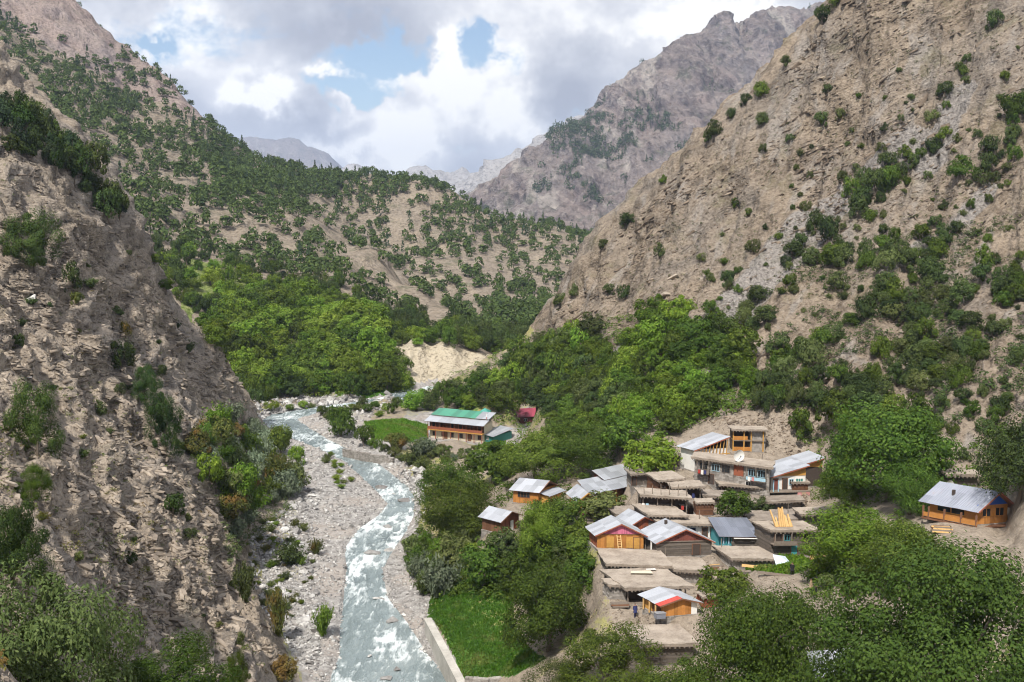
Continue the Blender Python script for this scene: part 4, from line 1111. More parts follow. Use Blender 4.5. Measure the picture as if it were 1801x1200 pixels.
# shrubs along the left bank
CNT['bank'] = scatter_px('bank_shrub', BU4 + SP3, [(330, 790), (395, 738), (470, 765), (530, 815), (520, 880), (450, 900), (420, 960), (390, 970), (395, 890)], 50, (34, 66), (.75, 1.0),
    'shrub | the mixed thicket on the near left bank', 'bush', 'shrubs of the left bank thicket', ['lf_olive', 'lf_autumn', 'lf_willow', 'lf_bright', 'lf_autumn', 'lf_willow', 'lf_walnut'], 15, 11)
CNT['gravel'] = scatter_px('gravel_shrub', SP3, [(430, 960), (470, 900), (560, 930), (560, 1000), (540, 1090), (470, 1080), (440, 1020)], 44, (10, 26), (.5, .9),
    'tuft | the white stones left of the river', 'bush', 'tufts on the left gravel', ['lf_olive', 'lf_lime', 'lf_olive', 'lf_autumn'], 9, 12)
CNT['bar'] = scatter_px('gravel_shrub', SP3, [(560, 800), (580, 795), (625, 850), (600, 860)], 12, (14, 26), (.5, .8),
    'tuft | the gravel bar in the river bend', 'bush', 'tufts on the gravel bar', ['lf_olive', 'lf_lime'], 9, 13)
CNT['farbar'] = scatter_px('gravel_shrub', SP3 + BU4, [(470, 720), (580, 716), (700, 712), (690, 732), (600, 740), (540, 732)], 18, (16, 30), (.5, .8),
    'shrub | the pale stones at the far bend', 'bush', 'shrubs at the far river bend', ['lf_olive', 'lf_walnut', 'lf_lime'], 12, 14)
CNT['lawnside'] = scatter_px('lawn_shrub', BU4 + SP3, [(725, 960), (800, 950), (850, 985), (800, 1010), (740, 1060), (728, 1010)], 20, (30, 56), (.7, .95),
    'shrub | the growth between river stones and lawn', 'bush', 'shrubs above the lawn', ['lf_olive', 'lf_walnut', 'lf_bright'], 18, 15)
CNT['rbank'] = scatter_px('bank_shrub', BU4 + SP3, [(640, 782), (700, 785), (760, 790), (790, 800), (760, 830), (745, 830), (700, 808)], 14, (20, 40), (.6, .9),
    'shrub | the bank above the embankment wall', 'bush', 'shrubs above the embankment wall', ['lf_olive', 'lf_autumn', 'lf_walnut'], 14, 16)
CNT['school'] = scatter_px('bank_shrub', BU4 + SP3, [(755, 792), (860, 792), (850, 808), (780, 814)], 14, (14, 26), (.5, .8),
    'shrub | the rubble bank under the long building', 'bush', 'shrubs under the long building', ['lf_olive', 'lf_walnut', 'lf_willow', 'lf_autumn'], 13, 19, extra=0)
CNT['slate'] = scatter_px('slate_bush', BU4 + SP3, [(0, 420), (120, 330), (240, 440), (420, 720), (440, 900), (420, 1150), (250, 1000), (0, 980)], 46, (12, 28), (.6, 1.0),
    'tuft | the bare slate slope', 'bush', 'tufts in the slate slope', ['lf_juniper', 'lf_olive', 'lf_oak', 'lf_autumn'], 30, 17)
CNT['ltop'] = scatter_px('oak_tree', BU4 + ['tree0'], [(0, 190), (60, 210), (120, 262), (190, 330), (240, 410), (200, 400), (120, 320), (0, 260)], 34, (26, 52), (.9, 1.3),
    'tree | the row on the slate slope rim', 'tree', 'trees on the rim of the slate slope', ['lf_oak', 'lf_pine', 'lf_juniper'], 15, 18)

# ------------------------------------------------------------------ woods of the back hills: 300 nearest trees one by one, the rest as one mass
nS_ = len(np.arange(-.66, .6601, .0026)); nQ_ = len(p2) // nS_
G3 = p2.reshape(nQ_, nS_, 3)
tt = (G3[..., 2] - CAMZ) / G3[..., 1]
run = np.maximum.accumulate(tt, axis=0)
vis = (tt > run - .012)
zone3 = np.zeros((nQ_, nS_), bool)
zone3[:-1, :-1] = (zq == 3).reshape(nQ_ - 1, nS_ - 1)
cand = np.argwhere(vis & zone3 & (np.abs(G3[..., 0] / G3[..., 1]) < .62))
cp_ = G3[cand[:, 0], cand[:, 1]]
Dp = cp_[:, 1]; sp = cp_[:, 0] / Dp
rng = np.random.default_rng(77)
area = (Dp * .0026) * (Dp * .006)
nb = fbm(np.column_stack([cp_[:, 0] / 26, cp_[:, 1] / 70, cp_[:, 2] / 90]), 3, 501)          # streaks down the slope
nb2 = fbm(cp_ / 60, 3, 511)
row = np.array(600 - F * (tt[cand[:, 0], cand[:, 1]] * CT + ST) / (CT - tt[cand[:, 0], cand[:, 1]] * ST))
colp = 900.5 + sp * F
dens = .0054 * (.34 + .66 * sstep(-.18, .30, nb + .4 * nb2))
dens = np.where(colp < 560, dens * 3.6 + .0016, dens * 2.6 + .0011)                                   # left hill is greener
dens = np.where((row < 345) & (colp > 380) & (colp < 860), dens * 2.2 + .003, dens)     # the crest carries most trees
dens = np.where((row > 540) & (colp > 640), dens * 1.9 + .004, dens)            # and the foot
dens = np.where((row > 400) & (row < 520) & (colp < 600), dens * 1.5 + .002, dens)
spur = np.abs(row - (372 + (colp - 540) * .71) - 18) < 17
dens = np.where(spur & (colp > 545) & (colp < 790), 0, dens)                      # bare strip on the spur
dens = np.where((Dp < 368) & (colp > 670) & (row > 596), 0, dens)              # cut bank
for q in GRASS_POLYS: dens[inside(q, cp_[:, 0], cp_[:, 1])] = 0
dens = np.where((Dp > 862) & (sp < -.30), dens * .5 * (nb2 > .05), dens)
dens = np.where((colp < 420) & (row < 330) & (row > 40), dens * 1.25, dens)
pick = rng.uniform(size=len(Dp)) < dens * area
tp = cp_[pick] + rng.normal(size=(pick.sum(), 3)) * np.array([1.2, 1.2, 0])
tp[:, 2] -= .4
order = np.argsort(tp[:, 1])
tp = tp[order]
infr = np.abs(tp[:, 0] / tp[:, 1]) < .52
ind = np.where(infr)[0][:300]
rest = np.setdiff1d(np.arange(len(tp)), ind)
hrows = []
for i in ind:
    sz = rng.uniform(2.6, 4.6); mt = ['lf_oak', 'lf_walnut', 'lf_oak'][rng.integers(3)]
    o = place('hillside_oak', BU4[rng.integers(4)], Vector(tp[i]), sz, sz * rng.uniform(1.3, 2.0), rng.uniform(0, 6.28),
          'dark round oak among the nearest trees of the hills behind the valley', 'tree', 'nearest trees of the back hills', mt, trunk=False)
    hrows.append((o, tp[i][0] / tp[i][1], -tp[i][2] / tp[i][1], sz, mt))
relabel(hrows, 'oak', 'the oaks at the foot of the back hills')
def tiny_crown(seed, n, conif):
    r = np.random.default_rng(seed)
    if conif:
        z = r.uniform(.08, 1, n) ; an = r.uniform(0, 6.283, n); rr = .30 * (1 - z) ** .8 * r.uniform(.5, 1.1, n) + .02
        p = np.column_stack([rr * np.cos(an), rr * np.sin(an), z]); nr = unit(np.column_stack([np.cos(an), np.sin(an), np.full(n, .9)]) + r.normal(size=(n, 3)) * .3)
        L = r.uniform(.12, .22, n)
    else:
        d_ = unit(r.normal(size=(n, 3))); d_ = np.where(d_[:, 2:3] < -.5, -d_, d_)
        p = d_ * r.uniform(.45, 1.0, (n, 1)) ** .6 * np.array([.5, .5, .48]); p += .05 * np.sin(p[:, [1, 2, 0]] * 11 + seed); p[:, 2] += .50
        nr = unit(d_ + r.normal(size=(n, 3)) * .35 + [0, 0, .2]); L = r.uniform(.15, .30, n)
    return leaf_quads(p, nr, L, L * .75, r)
TINY = [tiny_crown(600 + i, 80, False) for i in range(5)]; TINYC = [tiny_crown(650 + i, 70, True) for i in range(4)]
FARR = [tiny_crown(680 + i, 36, False) for i in range(5)]; FARC = [tiny_crown(690 + i, 34, True) for i in range(4)]
def wood(name, pts, sizes, conif, mat, label, cat, far=False):
    TR, TC = (FARR, FARC) if far else (TINY, TINYC)
    Vs, Fs, o = [], [], 0
    for i, p in enumerate(pts):
        v, f = (TC if conif[i] else TR)[i % (4 if conif[i] else 5)]
        a = (i * 2.399) % 6.283; ca, sa = math.cos(a), math.sin(a)
        sx, sz = sizes[i]
        q = np.column_stack([(v[:, 0] * ca - v[:, 1] * sa) * sx, (v[:, 0] * sa + v[:, 1] * ca) * sx, v[:, 2] * sz]) + p
        Vs.append(q); Fs.append(f + o); o += len(v)
    me = mesh_np(name, np.vstack(Vs), np.vstack(Fs))
    return link(name, me, [M[mat]], kind='stuff', label=label, category=cat)
rp = tp[rest]
con = rng.uniform(size=len(rp)) < np.where((rp[:, 1] > 800), .10, .02)
sz = np.column_stack([rng.uniform(4.2, 8.6, len(rp)), rng.uniform(5.0, 9.4, len(rp))])
sz[con] = np.column_stack([rng.uniform(6, 9, con.sum()), rng.uniform(8, 13, con.sum())])
print('back hill trees', len(tp), 'groups', CNT)
wood('oak_woodland', rp[~con], sz[~con], np.zeros((~con).sum(), bool), 'lf_oak', 'dark oaks dotted over the sandy hills behind the valley', 'wood')
wood('pine_woodland', rp[con], sz[con], np.ones(con.sum(), bool), 'lf_pine', 'dark conifers along the crests of the hills behind the valley', 'wood')
# far mountain
g = RM; gt = (g[..., 2] - CAMZ) / g[..., 1]; gv = gt > np.maximum.accumulate(gt, axis=0) - .004
c3 = np.argwhere(gv); c3 = g[c3[:, 0], c3[:, 1]]
s3 = c3[:, 0] / c3[:, 1]; t3 = (c3[:, 2] - CAMZ) / c3[:, 1]
r3 = 600 - F * (t3 * CT + ST) / (CT - t3 * ST); x3 = 900.5 + s3 * F
n3 = fbm(np.column_stack([c3[:, 0] / 120, c3[:, 1] / 300, c3[:, 2] / 260]), 3, 521) + .6 * fbm(c3 / 45, 2, 523)
belt = sstep(150, 260, r3) * .95 + .03
d3 = .0125 * belt * sstep(.06, .36, n3)
pk = rng.uniform(size=len(c3)) < d3 * (c3[:, 1] ** 2 * .0020 * .0042)
fp = c3[pk] - np.array([0, 0, 5.0]); print('far trees', len(fp))
if len(fp) > 4200: fp = fp[rng.choice(len(fp), 4200, replace=False)]
wood('pine_woodland', fp, np.column_stack([rng.uniform(10, 17, len(fp)), rng.uniform(13, 22, len(fp))]), rng.uniform(size=len(fp)) < .5, 'lf_pine', 'dark conifers in patches on the far rocky mountain', 'wood', far=True)

# ------------------------------------------------------------------ grass
def blades(poly, n, h, seed, drift=.0):
    r = np.random.default_rng(seed); lo, hi = poly.min(0), poly.max(0); P_ = []
    while sum(map(len, P_)) < n:
        q = r.uniform(lo, hi, (n * 2, 2)); q = q[inside(poly, q[:, 0], q[:, 1])]; P_.append(q)
    q = np.vstack(P_)[:n]
    z = np.array([ground(a, b).z for a, b in q])
    hh = h * r.uniform(.5, 1.4, n)
    an = r.uniform(0, 6.283, n)
    nr = unit(np.column_stack([np.cos(an), np.sin(an), r.uniform(.0, .8, n)]))
    return leaf_quads(np.column_stack([q, z + hh * .35]), nr, hh, hh * .45, r, up=2.5)
gl = [blades(GRASS_POLYS[0], 26000, .34, 1), blades(GRASS_POLYS[1], 12000, .5, 2), blades(GRASS_POLYS[5], 4000, .6, 3), blades(GRASS_POLYS[7], 1500, .6, 4), blades(GRASS_POLYS[2], 2500, .8, 5), blades(GRASS_POLYS[3], 1500, .8, 6)]
for (v, f), nm, lb in zip(gl, ('lawn_grass', 'meadow_grass', 'garden_grass', 'meadow_grass', 'meadow_grass', 'meadow_grass', 'meadow_grass'),
        ('bright green grass of the lawn behind the river wall', 'light green crop of the meadow left of the green-roofed building', 'green crop in the garden below the log house', 'yellowing grass below the tin-roofed annex', 'grass strip along the far gravel under the sunny wood', 'second grass strip under the sunny wood', 'field on top of the pale cut bank')):
    link(nm, mesh_np(nm, v, f), [M['lf_grass']], kind='stuff', label=lb, category='grass')

# ------------------------------------------------------------------ building kit
class MB:
    """collects boxes, bars and sheets; build() links them as one mesh object"""
    def __init__(s, site=None):
        s.v, s.f = [], []
        s.kx = site['kx'] if site else 0.0; s.ky = site['ky'] if site else 1.0
    def add(s, vs, fs):
        o = len(s.v); s.v += [tuple(v) for v in vs]; s.f += [tuple(i + o for i in f) for f in fs]; return s
    def box(s, x0, x1, y0, y1, z0, z1):
        vs = [(x, y, z) for z in (z0, z1) for y in (y0, y1) for x in (x0, x1)]
        return s.add(vs, [(0, 2, 3, 1), (4, 5, 7, 6), (0, 1, 5, 4), (2, 6, 7, 3), (0, 4, 6, 2), (1, 3, 7, 5)])
    def bar(s, a, b, r=.06, r2=None):
        a, b = Vector(a), Vector(b); d_ = (b - a).normalized(); r2 = r if r2 is None else r2
        u = d_.cross(Vector((.31, .2, .93)) if abs(d_.z) < .9 else Vector((1, 0, 0))).normalized(); w_ = d_.cross(u)
        vs = [p + (u * i + w_ * j) * q for p, q in ((a, r), (b, r2)) for i, j in ((-1, -1), (1, -1), (1, 1), (-1, 1))]
        return s.add(vs, [(3, 2, 1, 0), (4, 5, 6, 7), (0, 1, 5, 4), (1, 2, 6, 5), (2, 3, 7, 6), (3, 0, 4, 7)])
    def prism(s, poly, y0, y1):
        """outline in x z, pushed through y"""
        n = len(poly); vs = [(x, y, z) for y in (y0, y1) for x, z in poly]
        return s.add(vs, [tuple(range(n)), tuple(range(2 * n - 1, n - 1, -1))] + [(i, i + n, (i + 1) % n + n, (i + 1) % n) for i in range(n)])
    def slab(s, pts, th):
        """four corners, thickness downwards"""
        lo = [(x, y, z - th) for x, y, z in pts]; n = len(pts)
        return s.add(list(lo) + list(pts), [tuple(range(n - 1, -1, -1)), tuple(range(n, 2 * n))] + [(i, (i + 1) % n, (i + 1) % n + n, i + n) for i in range(n)])
    def build(s, name, mat, parent=None, **props):
        me = bpy.data.meshes.new(name)
        vs = [(x + y * s.kx, y * s.ky, z) for x, y, z in s.v]
        me.from_pydata(vs, [], s.f); me.update()
        return link(name, me, [M[mat]], parent, **props)

rv = random.Random(21)
def root(name, key, label, cat='house', group=None):
    st = SITE[key]
    o = bpy.data.objects.new(name, None); COL.objects.link(o); o.empty_display_size = .5
    o.location = st['loc']; o.rotation_euler = (0, 0, st['rot'])
    o['label'] = label; o['category'] = cat
    if group: o['group'] = group
    return o, st
def logs(mb, x0, x1, y0, y1, z0, z1, step=.26):
    """log or plank courses round a rectangle, ends crossing at the corners"""
    z = z0; i = 0
    while z < z1 - .02:
        zt = min(z + step * rv.uniform(.85, 1.15), z1); e = rv.uniform(.05, .22); t = rv.uniform(-.02, .03)
        mb.box(x0 - e, x1 + e, y0 - .10 - t, y0 + .12, z + .012, zt - .012); mb.box(x0 - e, x1 + e, y1 - .12, y1 + .1 + t, z + .012, zt - .012)
        mb.box(x0 - .10 - t, x0 + .12, y0 - e + .11, y1 + e - .11, z + .03, zt + .006); mb.box(x1 - .12, x1 + .10 + t, y0 - e + .11, y1 + e - .11, z + .03, zt + .006)
        z = zt
    mb.box(x0 + .05, x1 - .05, y0 + .05, y1 - .05, z0 + .01, z1 - .03)
def planks(mb, x0, x1, y, z0, z1, step=.22, th=.05, top=None):
    """upright boards on a front wall; top(x) gives a sloping upper edge"""
    x = x0
    while x < x1 - .01:
        xe = min(x + step * rv.uniform(.8, 1.2), x1); t = rv.uniform(0, .03)
        za, zb = (z1, z1) if top is None else (top(x), top(xe))
        if max(za, zb) > z0 + .02:
            mb.prism([(x + .006, z0), (xe - .006, z0), (xe - .006, max(zb, z0 + .01)), (x + .006, max(za, z0 + .01))], y - th - t, y)
        x = xe
def side_planks(mb, x, out_, y0, y1, z0, z1, step=.22):
    y = y0
    while y < y1 - .01:
        ye = min(y + step * rv.uniform(.8, 1.2), y1); t = rv.uniform(.03, .06)
        mb.box(min(x, x + out_ * t), max(x, x + out_ * t), y + .006, ye - .006, z0, z1); y = ye
def window(par, st, x, z, w_, h_, y=0.0, frame='p_white', pane='glass', bars=2, out_=.12):
    mb = MB(st); t = .06
    mb.box(x - w_ / 2, x + w_ / 2, y - out_, y - .01, z, z + t).box(x - w_ / 2, x + w_ / 2, y - out_, y - .01, z + h_ - t, z + h_)
    for i in range(bars + 1):
        xx = x - w_ / 2 + (w_ - t) * i / bars
        mb.box(xx, xx + t, y - out_ + .004, y - .012, z + t, z + h_ - t)
    f = mb.build('window', frame, par)
    MB(st).box(x - w_ / 2 + .01, x + w_ / 2 - .01, y - out_ * .7, y - .014, z + .02, z + h_ - .02).build('pane', pane, f)
    return f
def door(par, st, x, w_, h_, y=0.0, mat='w_dark', z=0.0):
    mb = MB(st); mb.box(x - w_ / 2, x + w_ / 2, y - .09, y - .01, z, z + h_)
    d_ = mb.build('door', mat, par)
    mb = MB(st); mb.box(x - w_ / 2 - .07, x - w_ / 2, y - .13, y - .012, z, z + h_ + .06).box(x + w_ / 2, x + w_ / 2 + .07, y - .13, y - .012, z, z + h_ + .06).box(x - w_ / 2, x + w_ / 2, y - .13, y - .012, z + h_, z + h_ + .06)
    mb.build('door_frame', 'w_brown', d_)
def sheets(par, st, c00, c10, c11, c01, nx, ny, mat, th=.05, mats=None, rib=.03):
    """metal roof slope between eave left, eave right, ridge right, ridge left: a boarded bed with separate corrugated sheets on it"""
    c = [Vector(q) for q in (c00, c10, c11, c01)]
    bed = MB(st).slab([tuple(q) for q in c], th).build('roof_slope', 'w_brown', par)
    def at(u, v): return (c[0] * (1 - u) + c[1] * u) * (1 - v) + (c[3] * (1 - u) + c[2] * u) * v
    nrm_l = ((c[1] - c[0]).cross(c[3] - c[0])).normalized()
    if nrm_l.z < 0: nrm_l = -nrm_l
    for j in range(ny):
        for i in range(nx):
            u0, u1 = i / nx - .004, (i + 1) / nx + .012
            v0, v1 = j / ny - (.02 if j == 0 else .01), (j + 1) / ny + .015
            u0, u1 = max(u0, -.01), min(u1, 1.01)
            lift = .035 + .012 * ((i + 2 * j) % 3) + rv.uniform(0, .012)
            k = 8; vs = []; fs = []
            dv = rv.uniform(-.012, .012)
            for a in range(k + 1):
                off = lift + (rib if a % 2 else 0)
                for v in (v0 + dv, v1):
                    vs.append(tuple(at(u0 + (u1 - u0) * a / k, v) + nrm_l * off))
            for a in range(k): fs.append((2 * a, 2 * a + 2, 2 * a + 3, 2 * a + 1))
            mt = mat if mats is None else mats(i, j)
            MB(st).add(vs, fs).build('roof_sheet', mt, bed)
    return bed
def foundation(r, st, w_, d_, depth=3.2, mat='masonry', grow=.12):
    mb = MB(st)
    x0, x1 = -w_ / 2 - grow, w_ / 2 + grow
    z = -depth; seedr = random.Random(int(w_ * 1000))
    mb.box(x0 + .06, x1 - .06, -grow + .06, d_ + grow - .06, -depth, -.02)
    # rough courses of stone on the outer faces
    while z < -.05:
        zt = min(z + seedr.uniform(.22, .36), -.02); x = x0
        while x < x1 - .05:
            xe = min(x + seedr.uniform(.35, .8), x1); o_ = seedr.uniform(0, .07)
            mb.box(x + .01, xe - .01, -grow - o_, -grow + .08, z + .01, zt - .01); x = xe
        y = -grow + .09
        while y < d_ + grow - .05:
            ye = min(y + seedr.uniform(.35, .8), d_ + grow); o_ = seedr.uniform(0, .07)
            mb.box(x0 - o_, x0 + .08, y + .01, ye - .01, z + .01, zt - .01); y = ye
        z = zt
    return mb.build('foundation', mat, r)
def gable_roof(r, st, w_, d_, h_, rise, over=.45, mat='tin', nx=5, ny=2, ridge='y', mats_l=None, mats_r=None, fascia='w_brown'):
    if ridge == 'y':
        sl = rise / (w_ / 2); e = over
        zl = h_ - e * sl
        sheets(r, st, (-w_ / 2 - e, d_ + e, zl), (-w_ / 2 - e, -e, zl), (0, -e, h_ + rise), (0, d_ + e, h_ + rise), nx, ny, mat, mats=mats_l)
        sheets(r, st, (w_ / 2 + e, -e, zl), (w_ / 2 + e, d_ + e, zl), (.001, d_ + e, h_ + rise), (.001, -e, h_ + rise), nx, ny, mat, mats=mats_r)
        mb = MB(st)
        mb.bar((-w_ / 2 - e, -e - .03, zl - .04), (0, -e - .03, h_ + rise - .04), .075).bar((w_ / 2 + e, -e - .03, zl - .04), (0, -e - .034, h_ + rise - .04), .075)
        mb.build('fascia', fascia, r)
    else:
        sl = rise / (d_ / 2); e = over; zl = h_ - e * sl
        sheets(r, st, (-w_ / 2 - e, -e, zl), (w_ / 2 + e, -e, zl), (w_ / 2 + e, d_ / 2, h_ + rise), (-w_ / 2 - e, d_ / 2, h_ + rise), nx, ny, mat, mats=mats_l)
        sheets(r, st, (w_ / 2 + e, d_ + e, zl), (-w_ / 2 - e, d_ + e, zl), (-w_ / 2 - e, d_ / 2 + .001, h_ + rise), (w_ / 2 + e, d_ / 2 + .001, h_ + rise), nx, ny, mat, mats=mats_r)
        MB(st).bar((w_ / 2 + e + .03, -e, zl - .04), (w_ / 2 + e + .03, d_ / 2, h_ + rise - .04), .075).bar((w_ / 2 + e + .034, d_ + e, zl - .04), (w_ / 2 + e + .034, d_ / 2, h_ + rise - .04), .075).build('fascia', fascia, r)
def mud_roof(r, st, w_, d_, h_, over=.55, th=.28, mat='mud', beams=True, sag=.06, seed=0):
    """thick earth roof with uneven edges on round beams whose ends show"""
    rr = random.Random(seed); nx_, ny_ = 14, 7
    x0, x1, y0, y1 = -w_ / 2 - over, w_ / 2 + over, -over * 1.2, d_ + over * .5
    V, Fc = [], []
    for j in range(ny_ + 1):
        for i in range(nx_ + 1):
            u, v = i / nx_, j / ny_
            ex = rr.uniform(-.13, .13) if i in (0, nx_) else 0; ey = rr.uniform(-.13, .13) if j in (0, ny_) else 0
            V.append((x0 + (x1 - x0) * u + ex, y0 + (y1 - y0) * v + ey, h_ + th + rr.uniform(-sag, sag) * .6 + (.05 if (i in (0, nx_) or j in (0, ny_)) else 0) - .10 * v))
    n0 = len(V)
    for j in range(ny_):
        for i in range(nx_):
            a = j * (nx_ + 1) + i; Fc.append((a, a + 1, a + nx_ + 2, a + nx_ + 1))
    ring = [i for i in range(nx_ + 1)] + [(j + 1) * (nx_ + 1) - 1 for j in range(1, ny_ + 1)] + [ny_ * (nx_ + 1) + i for i in range(nx_ - 1, -1, -1)] + [j * (nx_ + 1) for j in range(ny_ - 1, 0, -1)]
    for k in ring: V.append((V[k][0] * .985, V[k][1] + (.04 if V[k][1] < d_ / 2 else -.04), h_ + .02 + rr.uniform(-.03, .03)))
    m_ = len(ring)
    for k in range(m_): Fc.append((ring[k], n0 + k, n0 + (k + 1) % m_, ring[(k + 1) % m_]))
    Fc.append(tuple(n0 + k for k in range(m_ - 1, -1, -1)))
    rf = MB(st).add(V, Fc).build('roof', mat, r)
    if beams:
        mb = MB(st); x = x0 + .25
        while x < x1 - .1:
            q = rr.uniform(.06, .09); l_ = rr.uniform(.02, .16)
            mb.bar((x, y0 - l_, h_ - .09), (x, y1 - .1, h_ - .09), q); x += rr.uniform(.42, .62)
        mb.build('roof_beams', 'w_grey', r, kind='stuff')
        MB(st).bar((x0, y0 + .02, h_ + .06), (x1, y0 + .02, h_ + .06), .07).build('edge_beam', 'w_grey', r)
    return rf
def mud_house(name, key, label, front='log', wall='w_log', roof='mud', over=.55, found=3.0, cat='house', group=None, openings=(), storeys=1, posts=0, th=.27, beams=True):
    r, st = root(name, key, label, cat, group); w_, d_, h_ = st['w'], st['d'], st['h']
    foundation(r, st, w_, d_, found)
    mb = MB(st)
    if front == 'log': logs(mb, -w_ / 2, w_ / 2, 0, d_, 0, h_ - .1); mb.build('wall', wall, r)
    elif front == 'plaster': mb.box(-w_ / 2, w_ / 2, 0, d_, 0, h_ - .1); mb.build('wall', wall, r)
    elif front == 'stone':
        z = 0; 
        mb.box(-w_ / 2 + .06, w_ / 2 - .06, .06, d_ - .06, 0, h_ - .1)
        while z < h_ - .15:
            zt = min(z + rv.uniform(.2, .32), h_ - .1); x = -w_ / 2
            while x < w_ / 2 - .05:
                xe = min(x + rv.uniform(.3, .7), w_ / 2); mb.box(x + .01, xe - .01, -rv.uniform(0, .07), .1, z + .01, zt - .01); x = xe
            y = .11
            while y < d_ - .05:
                ye = min(y + rv.uniform(.3, .7), d_); mb.box(-w_ / 2 - rv.uniform(0, .06), -w_ / 2 + .1, y + .01, ye - .01, z + .01, zt - .01); y = ye
            z = zt
        mb.build('wall', 'masonry', r)
    else:   # open gallery: dark rear wall set back, posts and a rail in front
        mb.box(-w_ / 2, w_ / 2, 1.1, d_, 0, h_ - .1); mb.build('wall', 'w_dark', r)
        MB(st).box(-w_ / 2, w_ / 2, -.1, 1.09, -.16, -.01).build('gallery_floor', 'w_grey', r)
    if posts or front == 'open':
        n = posts or max(3, int(w_ / 1.5))
        for i in range(n):
            x = -w_ / 2 + .1 + (w_ - .2) * i / (n - 1)
            MB(st).bar((x, -.28 if front != 'open' else 0.0, -.05), (x, -.28 if front != 'open' else 0.0, h_ - .14), .07).build('post', 'w_grey', r)
    for o_ in openings:
        if o_[0] == 'w': window(r, st, *o_[1:])
        elif o_[0] == 'd': door(r, st, *o_[1:])
    mud_roof(r, st, w_, d_, h_, over, th, roof, beams, seed=len(key) * 7 + int(w_ * 100))
    return r, st

# ------------------------------------------------------------------ the houses
# orange plank house with the pink gable
r, st = root('plank_house', 'pink', 'orange plank house with a pink striped gable and a ladder on its front')
w_, d_, h_ = st['w'], st['d'], st['h']; foundation(r, st, w_, d_)
mb = MB(st); mb.box(-w_ / 2 + .08, w_ / 2 - .08, .0, d_, 0, h_ - .02); mb.build('wall', 'w_orange', r)
mb = MB(st); planks(mb, -w_ / 2, w_ / 2, 0, 0, h_, .26); mb.build('front_boards', 'w_orange', r, kind='stuff')
mb = MB(st); side_planks(mb, -w_ / 2 + .08, -1, 0, d_, 0, h_ - .1); mb.build('side_boards', 'w_redbrown', r, kind='stuff')
mb = MB(st); top = lambda x: h_ + 1.45 * (1 - abs(x) / (w_ / 2)); planks(mb, -w_ / 2 + .15, w_ / 2 - .15, -.02, h_ + .02, 0, .14, .06, top); mb.build('gable', 'w_pink', r, label='pink striped gable')
MB(st).box(-w_ / 2, w_ / 2, -.14, -.0, h_ - .06, h_ + .05).build('tie_beam', 'w_brown', r)
gable_roof(r, st, w_, d_, h_, 1.5, .4, 'tin', 5, 2, fascia='w_redbrown')
for x in (-1.4, 1.3): MB(st).box(x - .5, x + .5, -.12, -.085, .1, h_ - .35).build('shutter', 'w_yellow', r)
door(r, st, 2.2, .8, 1.6, -.05, 'w_yellow')
lad = bpy.data.objects.new('ladder', None); COL.objects.link(lad); lad.location = st['loc']; lad.rotation_euler = (0, 0, st['rot']); lad['label'] = 'pale wooden ladder leaning on the orange plank house'; lad['category'] = 'ladder'
for x in (-.25, .25): MB(st).bar((x - .3, -.95, -.05), (x - .3, -.22, 1.95), .05).build('rail', 'w_pale', lad)
for i in range(6):
    t = .12 + i * .15; MB(st).bar((-.54, -.95 + .73 * t, -.05 + 2 * t), (-.06, -.95 + .73 * t, -.05 + 2 * t), .04).build('rung', 'w_pale', lad)
# log house with white roof
r, st = root('log_house', 'log', 'grey log house with a maroon board gable under a pale tin roof')
w_, d_, h_ = st['w'], st['d'], st['h']; foundation(r, st, w_, d_)
mb = MB(st); logs(mb, -w_ / 2, w_ / 2, 0, d_, 0, h_ - .05, .30); mb.build('wall', 'w_log', r)
mb = MB(st); planks(mb, -w_ / 2 + .1, w_ / 2 - .1, -.02, h_ - .02, 0, .30, .06, lambda x: h_ + 1.6 * (1 - abs(x) / (w_ / 2))); mb.build('gable', 'w_maroon', r, label='maroon board gable')
MB(st).box(-w_ / 2 - .1, w_ / 2 + .1, -.22, -.125, h_ - .12, h_ + .0).build('tie_beam', 'w_grey', r)
door(r, st, 1.6, 1.0, 1.5, -.12, 'w_dark', .1)
gable_roof(r, st, w_, d_, h_, 1.65, .45, 'tin', 6, 3, fascia='w_redbrown')
MB(st).box(-.9, -.6, d_ * .7, d_ * .7 + .3, h_ + 1.0, h_ + 1.9).build('chimney', 'w_dark', r)
for y in (1.0, 2.6, 4.2): MB(st).bar((-w_ / 2 - .4, y, -.1), (-w_ / 2 - .4, y, h_ - .2), .07).build('post', 'p_white' if y < 2 else 'w_grey', r)
# brown gable behind
r, st = root('board_house', 'behind', 'small brown board house with a tin roof tucked behind the pink gable')
w_, d_, h_ = st['w'], st['d'], st['h']; foundation(r, st, w_, d_)
mb = MB(st); mb.box(-w_ / 2 + .06, w_ / 2 - .06, .0, d_, 0, h_); mb.build('wall', 'w_brown', r)
mb = MB(st); planks(mb, -w_ / 2, w_ / 2, 0, 0, h_, .25, .05, lambda x: h_ + .9 * (1 - abs(x) / (w_ / 2))); mb.build('front_boards', 'w_redbrown', r, kind='stuff')
gable_roof(r, st, w_, d_, h_, .95, .4, 'tin', 4, 2, fascia='w_redbrown')
window(r, st, .5, .7, .9, .8, -.05, 'w_brown')
